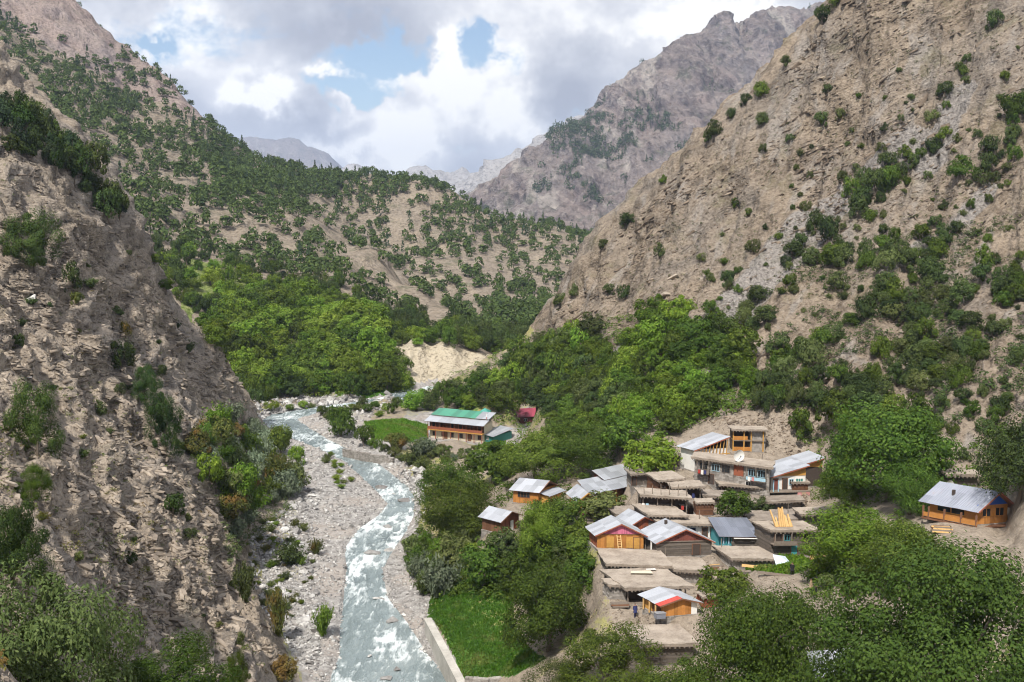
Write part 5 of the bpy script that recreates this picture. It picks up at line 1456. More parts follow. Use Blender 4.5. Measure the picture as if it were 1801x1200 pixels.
# hut with red and white sheets
r, st = root('plank_hut', 'shed', 'little orange plank hut with a white roof edged by one red sheet')
w_, d_, h_ = st['w'], st['d'], st['h']; foundation(r, st, w_, d_, 2.0)
mb = MB(st); mb.box(-w_ / 2 + .06, w_ / 2 - .06, .0, d_, 0, h_); mb.build('wall', 'w_brown', r)
mb = MB(st); planks(mb, -w_ / 2, w_ / 2 - .7, 0, 0, h_, .42, .05, lambda x: h_ + .5 * (1 - abs(x) / (w_ / 2))); mb.build('front_boards', 'w_orange', r, kind='stuff')
MB(st).box(w_ / 2 - .68, w_ / 2 + .05, -.06, -.004, 0, h_ - .1).build('side_panel', 'p_white', r)
mb = MB(st); side_planks(mb, -w_ / 2 + .06, -1, 1.8, d_, 0, h_ - .05, .3); mb.build('side_boards', 'w_yellow', r, kind='stuff')
for y in (.4, 1.6, 2.8): MB(st).bar((-w_ / 2 - .45, y, -.05), (-w_ / 2 - .45, y, h_ - .2), .06).build('post', 'w_pale', r)
gable_roof(r, st, w_, d_, h_, .62, .5, 'tin', 5, 1, mats_l=lambda i, j: 'tin_red' if i == 4 else 'tin', fascia='w_brown')
bx = bpy.data.objects.new('chest', None); COL.objects.link(bx); bx.location = st['loc']; bx.rotation_euler = (0, 0, st['rot']); bx['label'] = 'grey metal chest standing in front of the orange plank hut'; bx['category'] = 'chest'
MB(st).box(-w_ / 2 - 1.0, -w_ / 2 + .1, -.75, -.15, -.02, .62).build('body', 'tin_dark', bx); MB(st).box(-w_ / 2 - 1.05, -w_ / 2 + .15, -.8, -.1, .62, .70).build('lid', 'tin', bx)
# turquoise house
r, st = root('log_house', 'turq', 'log house with a turquoise painted porch under a single slope of dull tin')
w_, d_, h_ = st['w'], st['d'], st['h']; foundation(r, st, w_, d_)
mb = MB(st); logs(mb, -w_ / 2 + w_ * .32, w_ / 2, 0, d_, 0, h_ - .05, .28); mb.build('wall', 'w_log', r)
MB(st).box(-w_ / 2, -w_ / 2 + w_ * .30, .9, d_, 0, h_ - .05).build('porch_wall', 'p_turquoise', r)
for i in range(5):
    x = -w_ / 2 + .05 + i * w_ * .072; MB(st).bar((x, .05, -.05), (x, .05, h_ - .1), .07).build('post', ['p_turquoise', 'p_skyblue'][i % 2], r)
MB(st).box(-w_ / 2, -w_ / 2 + w_ * .30, -.02, .06, .05, .75).build('railing', 'p_turquoise', r)
sheets(r, st, (-w_ / 2 - .4, -.5, h_ - .1), (w_ / 2 + .4, -.5, h_ - .1), (w_ / 2 + .3, d_ + .4, h_ + 1.15), (-w_ / 2 - .3, d_ + .4, h_ + 1.15), 7, 2, 'tin_dark')
MB(st).box(-.9, w_ / 2 + .3, -.75, -.52, h_ - .28, h_ - .22).build('gutter_board', 'p_white', r)
mb = MB(st); mb.add([(-w_ / 2, 0, h_ - .06), (-w_ / 2, d_, h_ - .06), (-w_ / 2, d_, h_ + 1.0), (-w_ / 2 + .05, 0, h_ - .06), (-w_ / 2 + .05, d_, h_ - .06), (-w_ / 2 + .05, d_, h_ + 1.0)], [(0, 2, 1), (3, 4, 5), (0, 1, 4, 3), (1, 2, 5, 4), (2, 0, 3, 5)]); mb.build('gable', 'w_grey', r)
# two-storey flat house
r, st = mud_house('flat_roof_house', 'flat5', 'two-storey log house with a flat mud roof carrying the upright yellow planks', openings=[('d', -2.2, .9, 1.5, -.12, 'w_dark', 1.9), ('w', -1.0, 2.1, .8, .8, -.1, 'p_turquoise'), ('w', 1.6, 2.0, 1.0, 1.0, -.1, 'w_dark', 'shade_fill'), ('d', .0, .8, 1.5, -.12, 'p_turquoise', .05)])
MB(st).box(-st['w'] / 2 - .2, 0.0, -1.0, -.16, 1.66, 1.78).build('balcony', 'w_grey', r)
for x in (-3.0, -1.9, -.8): MB(st).bar((x, -.92, 1.78), (x, -.92, 3.2), .06).build('post', 'w_grey', r)
MB(st).box(-st['w'] / 2 - .2, -.1, -1.0, -.95, 1.8, 2.25).build('railing', 'w_grey', r)
for i in range(9):
    x = -1.9 + i * .27; hh = [2.2, 1.2, 2.5, 2.4, 2.6, 1.5, 1.3, 1.6, 1.1][i]; q = rv.uniform(-.12, .12) - (.5 if i == 0 else 0)
    b = MB(st); b.bar((x, .9, st['h'] + .3), (x + q, 1.5, st['h'] + .3 + hh), .11, .08)
    o = b.build('plank', 'w_pale'); o.location = st['loc']; o.rotation_euler = (0, 0, st['rot'])
    o['label'] = ['tallest', 'short'][hh < 1.7] + ' fresh yellow plank standing upright on the flat mud roof'; o['category'] = 'plank'; o['group'] = 'upright yellow planks'
mud_house('flat_roof_house', 'flat6', 'low log house with a mud roof behind the upright yellow planks', roof='mud_dark')
# yellow gabled pair with single slopes
def shed_roof_house(key, label, rise, gab, wallm, found, nx, ny, openings=(), base_open=False):
    r, st = root('tin_roof_house', key, label); w_, d_, h_ = st['w'], st['d'], st['h']
    foundation(r, st, w_, d_, found)
    MB(st).box(-w_ / 2, w_ / 2, 0 if not base_open else .9, d_, 0, h_).build('wall', wallm, r)
    mb = MB(st); mb.prism([(-w_ / 2, h_ + .02), (w_ / 2, h_ + .02), (w_ / 2, h_ + rise)], -.05, .04); mb.build('gable', gab, r)
    MB(st).box(w_ / 2 - .08, w_ / 2, .05, d_, h_ + .02, h_ + rise - .05).build('high_wall', 'w_brown', r)
    sheets(r, st, (-w_ / 2 - .5, d_ + .4, h_ + .02 - .1), (-w_ / 2 - .5, -.5, h_ + .02 - .1), (w_ / 2 + .25, -.5, h_ + rise + .12), (w_ / 2 + .25, d_ + .4, h_ + rise + .12), nx, ny, 'tin')
    MB(st).bar((-w_ / 2 - .5, -.54, h_ - .14), (w_ / 2 + .25, -.54, h_ + rise + .06), .07).build('fascia', 'w_redbrown', r)
    for o_ in openings:
        if o_[0] == 'w': window(r, st, *o_[1:])
        else: door(r, st, *o_[1:])
    return r, st
r, st = shed_roof_house('yellow', 'white-walled house with a yellow triangular gable and a wide sloping tin roof', 1.55, 'w_yellow', 'p_white', 4.0, 4, 3,
    [('w', 1.7, .7, 1.2, 1.0, 0, 'p_white', 'p_teal', 3), ('d', -.6, .7, 1.7, 0, 'w_dark'), ('w', .4, .7, .7, .9, 0, 'p_skyblue'), ('d', -2.1, .7, 1.7, 0, 'w_maroon')])
MB(st).box(-st['w'] / 2 - 1.6, st['w'] / 2, -1.3, -.16, -.22, -.06).build('terrace', 'w_grey', r)
for x in (-3.9, -3.1, -2.3): MB(st).bar((x, -1.1, -.06), (x, -1.1, st['h'] - .35), .06).build('post', 'p_skyblue', r)
for i, (x, m_) in enumerate([(1.0, 'p_cloth'), (1.7, 'p_tan'), (2.3, 'p_cloth')]):
    o = MB(st).box(x - .32, x + .32, -1.28, -1.24, -.75, -.1).build('cloth', m_); o.location = st['loc']; o.rotation_euler = (0, 0, st['rot'])
    o['label'] = ['red', 'tan', 'faded red'][i] + ' cloth hung over the terrace edge of the yellow-gabled house'; o['category'] = 'cloth'
r, st = shed_roof_house('yellow2', 'upper tin roof with a narrow yellow gable above a dark open loft', 1.4, 'w_yellow', 'w_dark', 3.0, 4, 2)  # solid wall coloured dark to paint the shade of an open loft
r, st = shed_roof_house('white8', 'tall house with a shining white sloping roof over an open timber loft and white walls', 1.75, 'shade_fill', 'p_white', 4.0, 5, 3,  # gable here is a solid panel painted as the open loft's shade
    [('w', -1.9, .6, .7, 1.0, 0, 'p_skyblue'), ('w', -.7, .6, .7, 1.0, 0, 'p_skyblue')])
for i in range(9):
    x = -2.4 + i * .62; MB(st).bar((x, -.35, 2.5), (x + .25, -.35, st['h'] + .1 + .28 * i * .62), .045).build('strut', 'w_yellow', r)
MB(st).box(-st['w'] / 2 - .3, st['w'] / 2, -.9, -.01, 2.15, 2.28).build('balcony', 'w_grey', r)
MB(st).box(-st['w'] / 2 - .3, -.6, -.92, -.86, 2.3, 3.0).build('railing', 'w_redbrown', r); MB(st).box(-.55, st['w'] / 2, -.92, -.86, 2.75, 2.9).build('handrail', 'w_yellow', r)
# long house with galleries
r, st = mud_house('flat_roof_house', 'long9', 'long two-storey house with galleries, dark windows and a satellite dish on its mud roof', front='stone', posts=0, found=3.0, th=.3,
    openings=[('w', x, 2.3, 1.3, 1.1, 0, f_, 'glass', 3) for x, f_ in ((-4.6, 'w_grey'), (-2.6, 'p_skyblue'), (-.9, 'w_dark'), (3.4, 'p_skyblue'), (4.9, 'p_skyblue'))] + [('d', 1.2, 1.5, 1.7, 0, 'w_redbrown', 2.05), ('d', -3.3, .9, 1.6, 0, 'w_dark', .1), ('w', 2.8, .5, .9, .9, 0, 'p_white')])
for x0, x1, m_ in ((-5.6, -3.6, 'w_grey'), (2.5, 5.6, 'p_skyblue')):
    MB(st).box(x0, x1, -1.0, -.08, 1.75, 1.88).build('balcony', 'w_grey', r); MB(st).box(x0, x1, -1.03, -.97, 1.9, 2.4).build('railing', m_, r)
    for i in range(3): MB(st).bar((x0 + (x1 - x0) * i / 2, -.95, 1.9), (x0 + (x1 - x0) * i / 2, -.95, 3.75), .06).build('post', 'w_grey', r)
def dish(loc, yaw, rad, label):
    o = bpy.data.objects.new('satellite_dish', None); COL.objects.link(o); o.location = loc; o.rotation_euler = (0, 0, yaw); o['label'] = label; o['category'] = 'dish'
    V, Fc = [(0, -.18, 1.0)], []
    for j in range(1, 4):
        for i in range(14):
            a = i / 14 * 6.2832; rr_ = rad * j / 3; V.append((rr_ * math.cos(a), -.18 - .35 * rad * (j / 3) ** 2 + .4 * rr_ * math.sin(a) * 0 , 1.0 + rr_ * math.sin(a)))
    for i in range(14): Fc.append((0, 1 + i, 1 + (i + 1) % 14))
    for j in range(2):
        for i in range(14): Fc.append((1 + j * 14 + i, 1 + (j + 1) * 14 + i, 1 + (j + 1) * 14 + (i + 1) % 14, 1 + j * 14 + (i + 1) % 14))
    d_ = MB().add(V, Fc).build('reflector', 'p_white', o)
    MB().bar((0, 0, -.15), (0, -.1, 1.0), .05).build('mast', 'tin_dark', o); MB().bar((0, -.2, 1 - rad * .9), (0, -.9 * rad - .2, 1.0), .03).bar((0, -.9 * rad - .25, .95), (0, -.9 * rad - .1, 1.05), .07).build('feed_arm', 'tin_dark', o)
ca, sa = math.cos(st['rot']), math.sin(st['rot'])
dish(st['loc'] + Vector((1.0 * ca, 1.0 * sa + .3, st['h'] + .35)), .3, .95, 'white satellite dish on the mud roof of the long house')
# timber frame house
r, st = root('timber_house', 'frame10', 'unfinished two-storey timber frame house on the scree above the village'); w_, d_, h_ = st['w'], st['d'], st['h']
foundation(r, st, w_, d_, 2.5)
mb = MB(st); mb.box(.2, w_ / 2, .2, d_, 0, h_ - .1); mb.build('wall', 'masonry', r)
MB(st).box(-w_ / 2, .2, 1.6, d_, 0, h_ - .1).build('rear_wall', 'w_dark', r)
for z in (1.75,): MB(st).box(-w_ / 2, w_ / 2, -.1, 1.6, z, z + .14).build('floor_slab', 'w_grey', r)
for x in (-w_ / 2, -w_ / 6, .3, w_ / 2 - .4): MB(st).bar((x, 0, -.1), (x, 0, h_), .09).build('post', 'w_yellow', r)
MB(st).box(-w_ / 2, .2, -.08, -.02, .05, .75).build('panel', 'w_orange', r); MB(st).box(-w_ / 2, -.3, -.08, -.02, 1.95, 2.6).build('panel', 'w_orange', r)
mud_roof(r, st, w_, d_, h_, .4, .25, 'mud', True, seed=4)
# cluster of flat roofs
OPEN = [('d', -1.2, .8, 1.4, -.12, 'w_dark'), ('w', .6, .6, .8, .7, -.1, 'w_grey', 'shade_fill')]
mud_house('flat_roof_house', 'flat11', 'mud-roofed house with reddish plank walls right below the white-walled house', wall='w_brown', openings=OPEN)
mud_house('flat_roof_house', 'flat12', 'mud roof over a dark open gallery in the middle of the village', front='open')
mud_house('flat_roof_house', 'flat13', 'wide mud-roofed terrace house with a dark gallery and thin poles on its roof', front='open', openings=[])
mud_house('flat_roof_house', 'flat14', 'low mud roof half hidden by the round dark tree', roof='mud_dark')
mud_house('hut', 'hut16', 'small brown plank hut with a patch of mud roof above the tin roofs', wall='w_brown', over=.25, th=.2, cat='hut')
mud_house('flat_roof_house', 'flat17', 'low mud roof with a curved edge below the terrace house', roof='mud')
mud_house('flat_roof_house', 'flat18', 'long mud roof with a white wall behind the log house', front='plaster', wall='p_white', openings=[('d', -1.0, .9, 1.5, 0, 'p_darkblue'), ('w', .9, .5, .8, .9, 0, 'p_darkblue'), ('d', 2.6, .7, 1.5, 0, 'w_dark')])
mud_house('flat_roof_house', 'roof1', 'broad mud roof with a row of beam ends in front of the orange plank house', front='log', th=.3)
mud_house('flat_roof_house', 'roof3', 'mud roof right of the row of beam ends, below the log house', front='stone', th=.35)
r, st = mud_house('flat_roof_house', 'roof2', 'wide mud roof with a pale yellow cloth spread on it above the little hut', front='open', th=.32)
for (x, y, a, b, m_, lb) in [(.2, st['d'] * .72, 1.5, .8, 'p_cream', 'pale yellow cloth spread to dry on the wide mud roof'), (1.9, st['d'] * .86, .7, .35, 'p_white', 'white cloth spread beside the yellow one on the wide mud roof')]:
    o = MB(st).slab([(x - a, y - b * .5, st['h'] + .50), (x + a * .8, y - b, st['h'] + .50), (x + a, y + b * .6, st['h'] + .46), (x - a * .7, y + b * .6, st['h'] + .46)], .03).build('cloth', m_)
    o.location = st['loc']; o.rotation_euler = (0, 0, st['rot']); o['label'] = lb; o['category'] = 'cloth'
mud_house('flat_roof_house', 'roof4', 'lowest mud roof at the bottom of the village in front of the hut', front='log', th=.34)
mud_house('flat_roof_house', 'flat15', 'little mud roof between the terrace house and the small brown plank hut', roof='mud_dark', openings=[('d', 0, .7, 1.1, -.12, 'w_dark')])
mud_house('flat_roof_house', 'gap1', 'grey mud roof below the orange house with the white triple window', roof='mud_dark', openings=OPEN)
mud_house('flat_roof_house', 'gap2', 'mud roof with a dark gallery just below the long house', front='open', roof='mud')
mud_house('flat_roof_house', 'gap3', 'stone-walled terrace below the yellow-gabled house', front='stone', roof='mud_dark', openings=[('d', -2.2, .8, 1.5, 0, 'w_dark'), ('w', 1.0, .6, .8, .7, 0, 'w_grey', 'shade_fill')])
mud_house('flat_roof_house', 'gap4', 'mud roof right of the upright yellow planks, half under the pale green tree', roof='mud')
mud_house('flat_roof_house', 'gap5', 'sagging mud roof in front of the turquoise porch', front='stone', roof='mud')
mud_house('hut', 'gap6', 'little stone hut left of the wide mud roof with the yellow cloth', front='stone', roof='mud', over=.3, th=.25, cat='hut')
mud_house('hut', 'gap7', 'tiny hut with a reddish wall beside the small tree and the orange hut', wall='w_redbrown', over=.3, th=.2, cat='hut')
mud_house('flat_roof_house', 'gap8', 'small mud roof left of the shining white sloping roof', roof='mud')
mud_house('flat_roof_house', 'gap9', 'small mud roof under the bright green tree at the upper edge of the village', roof='mud_dark', openings=OPEN[:1])
mud_house('hut', 'gap10', 'small lean-to at the foot of the yellow-gabled house', wall='w_brown', over=.3, th=.2, cat='hut')
# woodpiles, poles and washing
for i, (px, py, n, lb) in enumerate([(1148, 962, 16, 'woodpile in front of the orange plank house'), (1255, 1000, 14, 'woodpile below the mud roofs beside the small tree'), (1305, 862, 18, 'woodpile on the terrace under the long house'), (1440, 985, 16, 'woodpile at the garden edge'),
        (1090, 1066, 12, 'woodpile behind the standing person in blue'), (1655, 935, 18, 'woodpile below the veranda of the blue-gabled house'), (1205, 900, 12, 'woodpile beside the small brown plank hut'), (1385, 868, 14, 'woodpile on the stone terrace')]):
    q, _ = hit(px, py)
    if q is None: continue
    o = bpy.data.objects.new('woodpile', None); COL.objects.link(o); o.location = q; o.rotation_euler = (0, 0, rv.uniform(-.4, .4)); o['label'] = lb; o['category'] = 'woodpile'
    for k in range(n):
        row_ = k % 5; lay = k // 5
        MB().bar((-1.0 + rv.uniform(-.2, .2), -.5 + row_ * .22 + lay * .05, .08 + lay * .17), (1.0 + rv.uniform(-.2, .3), -.5 + row_ * .22 + lay * .05 + rv.uniform(-.1, .1), .10 + lay * .17), .085).build('split_log', ['w_grey', 'w_pale', 'w_brown'][rv.randrange(3)], o)
for i, (px, py, hh, lb) in enumerate([(1118, 912, 4.2, 'thin dark pole left of the long mud roof'), (1229, 940, 3.6, 'leaning pole in front of the white wall behind the log house'), (1172, 1000, 3.0, 'pole at the corner of the two lower mud roofs'), (1385, 925, 3.4, 'pole right of the upright yellow planks'),
        (1338, 838, 3.8, 'pole beside the sky-blue balcony'), (1128, 852, 3.8, 'pole at the corner below the bright green tree'), (1270, 980, 2.6, 'short pole in front of the turquoise porch')]):
    q, _ = hit(px, py)
    if q is None: continue
    o = MB().bar((0, 0, -.3), (rv.uniform(-.3, .3), 0, hh), .06, .045).build('pole', 'w_grey'); o.location = q; o['label'] = lb; o['category'] = 'pole'
for key, row in (('long9', [(-5.2, 'p_red'), (-4.7, 'p_white'), (-4.2, 'p_darkblue'), (3.0, 'p_white'), (3.6, 'p_cloth')]), ('flat13', [(-3.2, 'p_white'), (-2.6, 'p_skyblue'), (2.6, 'p_red')]), ('white8', [(-1.9, 'p_white'), (-1.3, 'p_cloth')]), ('flat12', [(-1.2, 'p_tan'), (.9, 'p_darkblue')])):
    st = SITE[key]; zz = {'long9': 2.42, 'flat13': 1.2, 'white8': 3.02, 'flat12': 1.1}[key]; yy = {'long9': -1.07, 'flat13': -.12, 'white8': -.96, 'flat12': -.12}[key]
    for n_, (x, m_) in enumerate(row):
        o = MB(st).box(x - .2, x + .2, yy - .03, yy, zz - .62 - .1 * (n_ % 2), zz).build('washing', m_); o.location = st['loc']; o.rotation_euler = (0, 0, st['rot'])
        o['label'] = '%s washing hung out %s' % ({'p_red': 'red', 'p_white': ['white', 'off-white', 'pale'][n_ % 3], 'p_darkblue': 'dark blue', 'p_cloth': 'faded red', 'p_skyblue': 'light blue', 'p_tan': 'tan'}[m_], {'long9': 'over the %s gallery of the long house' % ('grey' if x < 0 else 'sky-blue'), 'flat13': 'in the gallery of the terrace house', 'white8': 'on the balcony of the tall white-roofed house', 'flat12': 'under the mud roof in the middle of the village'}[key]); o['category'] = 'cloth'
# thin poles on the terrace house
st = SITE['flat13']
for i in range(6):
    o = MB(st).bar((-3.0 + i * 1.25, .3 + .1 * (i % 2), st['h'] + .2), (-3.0 + i * 1.25 + rv.uniform(-.1, .1), .3, st['h'] + 1.5 + rv.uniform(0, .9)), .045).build('pole', 'w_grey')
    o.location = st['loc']; o.rotation_euler = (0, 0, st['rot']); o['label'] = 'thin grey pole standing on the roof of the terrace house'; o['category'] = 'pole'; o['group'] = 'poles on the terrace house'
# blue gable house on the right
r, st = root('plank_house', 'right19', 'orange house with a bright blue gable and wide grey tin roof'); w_, d_, h_ = st['w'], st['d'], st['h']
foundation(r, st, w_, d_, 4.0)
MB(st).box(-w_ / 2, w_ / 2, 0, d_, 0, h_).build('wall', 'w_orange', r)
mb = MB(st); planks(mb, -w_ / 2, w_ / 2, -.0, 0, .8, .24); mb.build('front_boards', 'w_orange', r, kind='stuff')
mb = MB(st); mb.prism([(-w_ / 2 - .1, h_ + .02), (w_ / 2 + .1, h_ + .02), (0, h_ + 1.55)], -.08, -.01); mb.build('gable', 'p_blue', r, label='bright blue gable')
window(r, st, -.9, .85, 1.2, 1.0, 0, 'w_orange', 'glass', 2); window(r, st, .9, .85, 1.2, 1.0, 0, 'w_orange', 'glass', 2)
mb = MB(st)
for y0_, y1_ in ((1.4, 2.8), (3.0, 4.4)): 
    f = MB(st).box(-w_ / 2 - .1, -w_ / 2 - .01, y0_ - .08, y1_ + .08, .72, .8).box(-w_ / 2 - .1, -w_ / 2 - .01, y0_ - .08, y1_ + .08, 1.85, 1.93).build('window', 'w_yellow', r)
    MB(st).box(-w_ / 2 - .06, -w_ / 2 - .012, y0_, y1_, .82, 1.84).build('pane', 'glass', f)
MB(st).box(-w_ / 2 - 1.0, w_ / 2 + .6, -.9, d_ + .1, -.3, -.13).build('veranda', 'w_brown', r)
for y in (-.7, 1.0, 2.9, 4.7, d_): MB(st).bar((-w_ / 2 - .9, y, -.13), (-w_ / 2 - .9, y, h_ - .9), .07).build('post', 'w_brown', r)
mb = MB(st); mb.box(-w_ / 2 - .94, -w_ / 2 - .88, -.8, d_, .05, .55); mb.build('railing', 'w_orange', r)
gable_roof(r, st, w_, d_, h_, 1.6, .75, 'tin_dark', 7, 3, fascia='w_redbrown')
MB(st).bar((-w_ / 4 - .3, d_ * .62, h_ + .5), (-w_ / 4 - .3, d_ * .62, h_ + 1.25), .12).build('stovepipe', 'w_dark', r)
r, st = mud_house('flat_roof_house', 'right20', 'dark mud-roofed hut on the slope behind the blue-gabled house', roof='mud', cat='hut')
dish(st['loc'] + Vector((-2.6, -1.6, -.2)), .4, .7, 'white satellite dish beside the hut behind the blue-gabled house')
# left group
r, st = root('plank_house', 'left21', 'orange boarded house under a grey tin roof among the trees near the river'); w_, d_, h_ = st['w'], st['d'], st['h']
foundation(r, st, w_, d_, 3.5); MB(st).box(-w_ / 2, w_ / 2, 0, d_, 0, h_).build('wall', 'w_orange', r)
mb = MB(st); planks(mb, -w_ / 2, w_ / 2, 0, 0, .9, .25); mb.build('front_boards', 'w_orange', r, kind='stuff')
window(r, st, -.3, 1.0, 2.2, .95, 0, 'w_brown', 'glass', 4)
gable_roof(r, st, w_, d_, h_, 1.25, .5, 'tin', 5, 2, 'x'); MB(st).box(w_ / 2, w_ / 2 + 1.6, .5, d_ - .4, -.1, 1.5).build('side_room', 'w_yellow', r)
sheets(r, st, (w_ / 2 + .02, .1, 2.0), (w_ / 2 + 2.0, .1, 1.5), (w_ / 2 + 2.0, d_, 1.6), (w_ / 2 + .02, d_, 2.1), 3, 1, 'tin')
r, st = root('board_house', 'left22', 'small brown board house with a plain tin roof beside the river walnuts'); w_, d_, h_ = st['w'], st['d'], st['h']
foundation(r, st, w_, d_, 3.5); MB(st).box(-w_ / 2 + .06, w_ / 2, 0, d_, 0, h_).build('wall', 'w_brown', r)
mb = MB(st); planks(mb, -w_ / 2, w_ / 2, 0, 0, 0, .28, .05, lambda x: h_ + .9 * (1 - abs(x) / (w_ / 2))); mb.build('front_boards', 'w_redbrown', r, kind='stuff')
mb = MB(st); side_planks(mb, -w_ / 2 + .06, -1, 0, d_, 0, h_ - .1, .28); mb.build('side_boards', 'w_brown', r, kind='stuff')
door(r, st, .4, .8, 1.6, -.05, 'p_white'); gable_roof(r, st, w_, d_, h_, .95, .5, 'tin', 5, 2, fascia='w_brown')
# tin roofs with the pink balcony
r, st = root('plank_house', 'mid23', 'orange house with a white triple window under a steep white roof'); w_, d_, h_ = st['w'], st['d'], st['h']
foundation(r, st, w_, d_, 3.5, 'masonry'); MB(st).box(-w_ / 2, w_ / 2, 0, d_, 0, h_).build('wall', 'w_orange', r)
mb = MB(st); mb.prism([(-w_ / 2, h_), (w_ / 2, h_), (0, h_ + 1.0)], -.05, .0); mb.build('gable', 'w_orange', r)
window(r, st, .1, .95, 1.7, 1.1, 0, 'p_white', 'glass', 3); MB(st).box(-w_ / 2 - .5, w_ / 2 + .4, -.5, -.14, .2, .75).build('balcony', 'w_pink', r); MB(st).box(-w_ / 2, -w_ / 2 + 1.0, -.06, -.01, -2.0, -.2).build('white_panel', 'p_white', r)
gable_roof(r, st, w_, d_, h_, 1.05, .5, 'tin', 4, 2, fascia='w_yellow')
def low_tin(key, label, wallm, rise, nx, ny, rail=None):
    r, st = root('tin_roof_house', key, label); w_, d_, h_ = st['w'], st['d'], st['h']
    foundation(r, st, w_, d_, 3.5); MB(st).box(-w_ / 2, w_ / 2, .8, d_, 0, h_ - .05).build('wall', wallm, r)
    for i in range(5): MB(st).bar((-w_ / 2 + .1 + (w_ - .2) * i / 4, .05, -.1), (-w_ / 2 + .1 + (w_ - .2) * i / 4, .05, h_ - .05), .07).build('post', 'w_yellow', r)
    MB(st).box(-w_ / 2, w_ / 2, -.1, .79, -.12, -.01).build('gallery_floor', 'w_yellow', r)
    if rail: MB(st).box(w_ * .1, w_ / 2 + .05, -.08, -.02, .05, .95).build('railing', rail, r)
    sheets(r, st, (-w_ / 2 - .35, -.6, h_), (w_ / 2 + .35, -.6, h_), (w_ / 2 + .35, d_ + .4, h_ + rise), (-w_ / 2 - .35, d_ + .4, h_ + rise), nx, ny, 'tin')
    return r, st
low_tin('mid23b', 'long low tin roof above a gallery with a pink railing', 'w_brown', .45, 8, 2, 'w_pink')
low_tin('mid23c', 'small tin roof squeezed between the longer ones with the pink railing', 'w_redbrown', .5, 4, 1)
low_tin('mid23d', 'topmost tin roof of the group behind the pink railing', 'w_maroon', .55, 5, 2)
# long building by the meadow
r, st = root('long_building', 'school', 'long two-storey building with galleries, white lower and green upper roof sheets', 'building'); w_, d_, h_ = st['w'], st['d'], st['h']
foundation(r, st, w_, d_, 3.0); MB(st).box(-w_ / 2, w_ / 2, 1.3, d_, 0, h_ - .05).build('wall', 'p_cream', r); MB(st).box(-w_ / 2, w_ / 2, 1.26, 1.299, 2.6, h_ - .05).build('upper_wall', 'w_brown', r)
MB(st).box(-w_ / 2 - .1, w_ / 2 + .1, -.1, 1.25, 2.35, 2.6).build('gallery_floor', 'w_yellow', r)
for i in range(15):
    x = -w_ / 2 + .1 + (w_ - .2) * i / 14
    MB(st).bar((x, .0, 2.6), (x, .0, h_ - .05), .07).build('post', 'w_redbrown', r)
    if i % 2 == 0: MB(st).bar((x, .0, -.1), (x, .0, 2.35), .09).build('post', 'w_redbrown', r)
MB(st).box(-w_ / 2, w_ / 2, -.05, .03, 2.65, 3.35).build('railing', 'w_redbrown', r)
for i in range(6): window(r, st, -w_ / 2 + 1.4 + i * (w_ - 2.8) / 5, .6, 1.0, 1.2, 1.3, 'w_brown', 'glass', 2)
for i in range(6): window(r, st, -w_ / 2 + 1.4 + i * (w_ - 2.8) / 5, 3.1, 1.1, 1.2, 1.26, 'w_redbrown', 'glass', 2)
for i in (1, 4): door(r, st, -w_ / 2 + 2.6 + i * 2.4, .9, 1.9, 1.29, 'w_brown')
sheets(r, st, (-w_ / 2 - .6, -.8, h_), (w_ / 2 + .6, -.8, h_), (w_ / 2 + .6, d_ * .45, h_ + .9), (-w_ / 2 - .6, d_ * .45, h_ + .9), 9, 1, 'tin')
sheets(r, st, (-w_ / 2 - .3, d_ * .40, h_ + 1.15), (w_ / 2 + .6, d_ * .40, h_ + 1.15), (w_ / 2 + .6, d_ + .8, h_ + 2.1), (-w_ / 2 - .3, d_ + .8, h_ + 2.1), 9, 1, 'tin_green', mats=lambda i, j: 'tin' if i > 6 else 'tin_green')
r, st = root('annex', 'annex', 'low annex with a grey tin roof at the end of the long building', 'building'); w_, d_, h_ = st['w'], st['d'], st['h']
foundation(r, st, w_, d_, 2.5); MB(st).box(-w_ / 2, w_ / 2, 0, d_, 0, h_).build('wall', 'p_teal', r); window(r, st, 0, .6, 1.0, .8)
sheets(r, st, (-w_ / 2 - .4, -.5, h_ + .02), (w_ / 2 + .4, -.5, h_ + .02), (w_ / 2 + .4, d_ + .4, h_ + .7), (-w_ / 2 - .4, d_ + .4, h_ + .7), 4, 2, 'tin')
r, st = root('tin_roof_house', 'maroon', 'house with a maroon roof half hidden by trees above the long building'); w_, d_, h_ = st['w'], st['d'], st['h']
foundation(r, st, w_, d_, 3); MB(st).box(-w_ / 2, w_ / 2, 0, d_, 0, h_).build('wall', 'w_maroon', r); gable_roof(r, st, w_, d_, h_, 1.5, .5, 'tin_maroon', 5, 1, 'x', fascia='w_maroon'); window(r, st, 0, .7, 1.0, .9)
r, st = root('sheet_roof_shed', 'tarp', 'pale blue-white sheet roof glimpsed between the big foreground trees', 'shed'); w_, d_, h_ = st['w'], st['d'], st['h']
foundation(r, st, w_, d_, 2); MB(st).box(-w_ / 2, w_ / 2, 0, d_, 0, h_).build('wall', 'w_grey', r)
sheets(r, st, (-w_ / 2 - .3, -.3, h_ + .02), (w_ / 2 + .3, -.3, h_ + .02), (w_ / 2 + .3, d_ + .3, h_ + .5), (-w_ / 2 - .3, d_ + .3, h_ + .5), 4, 2, 'tin')
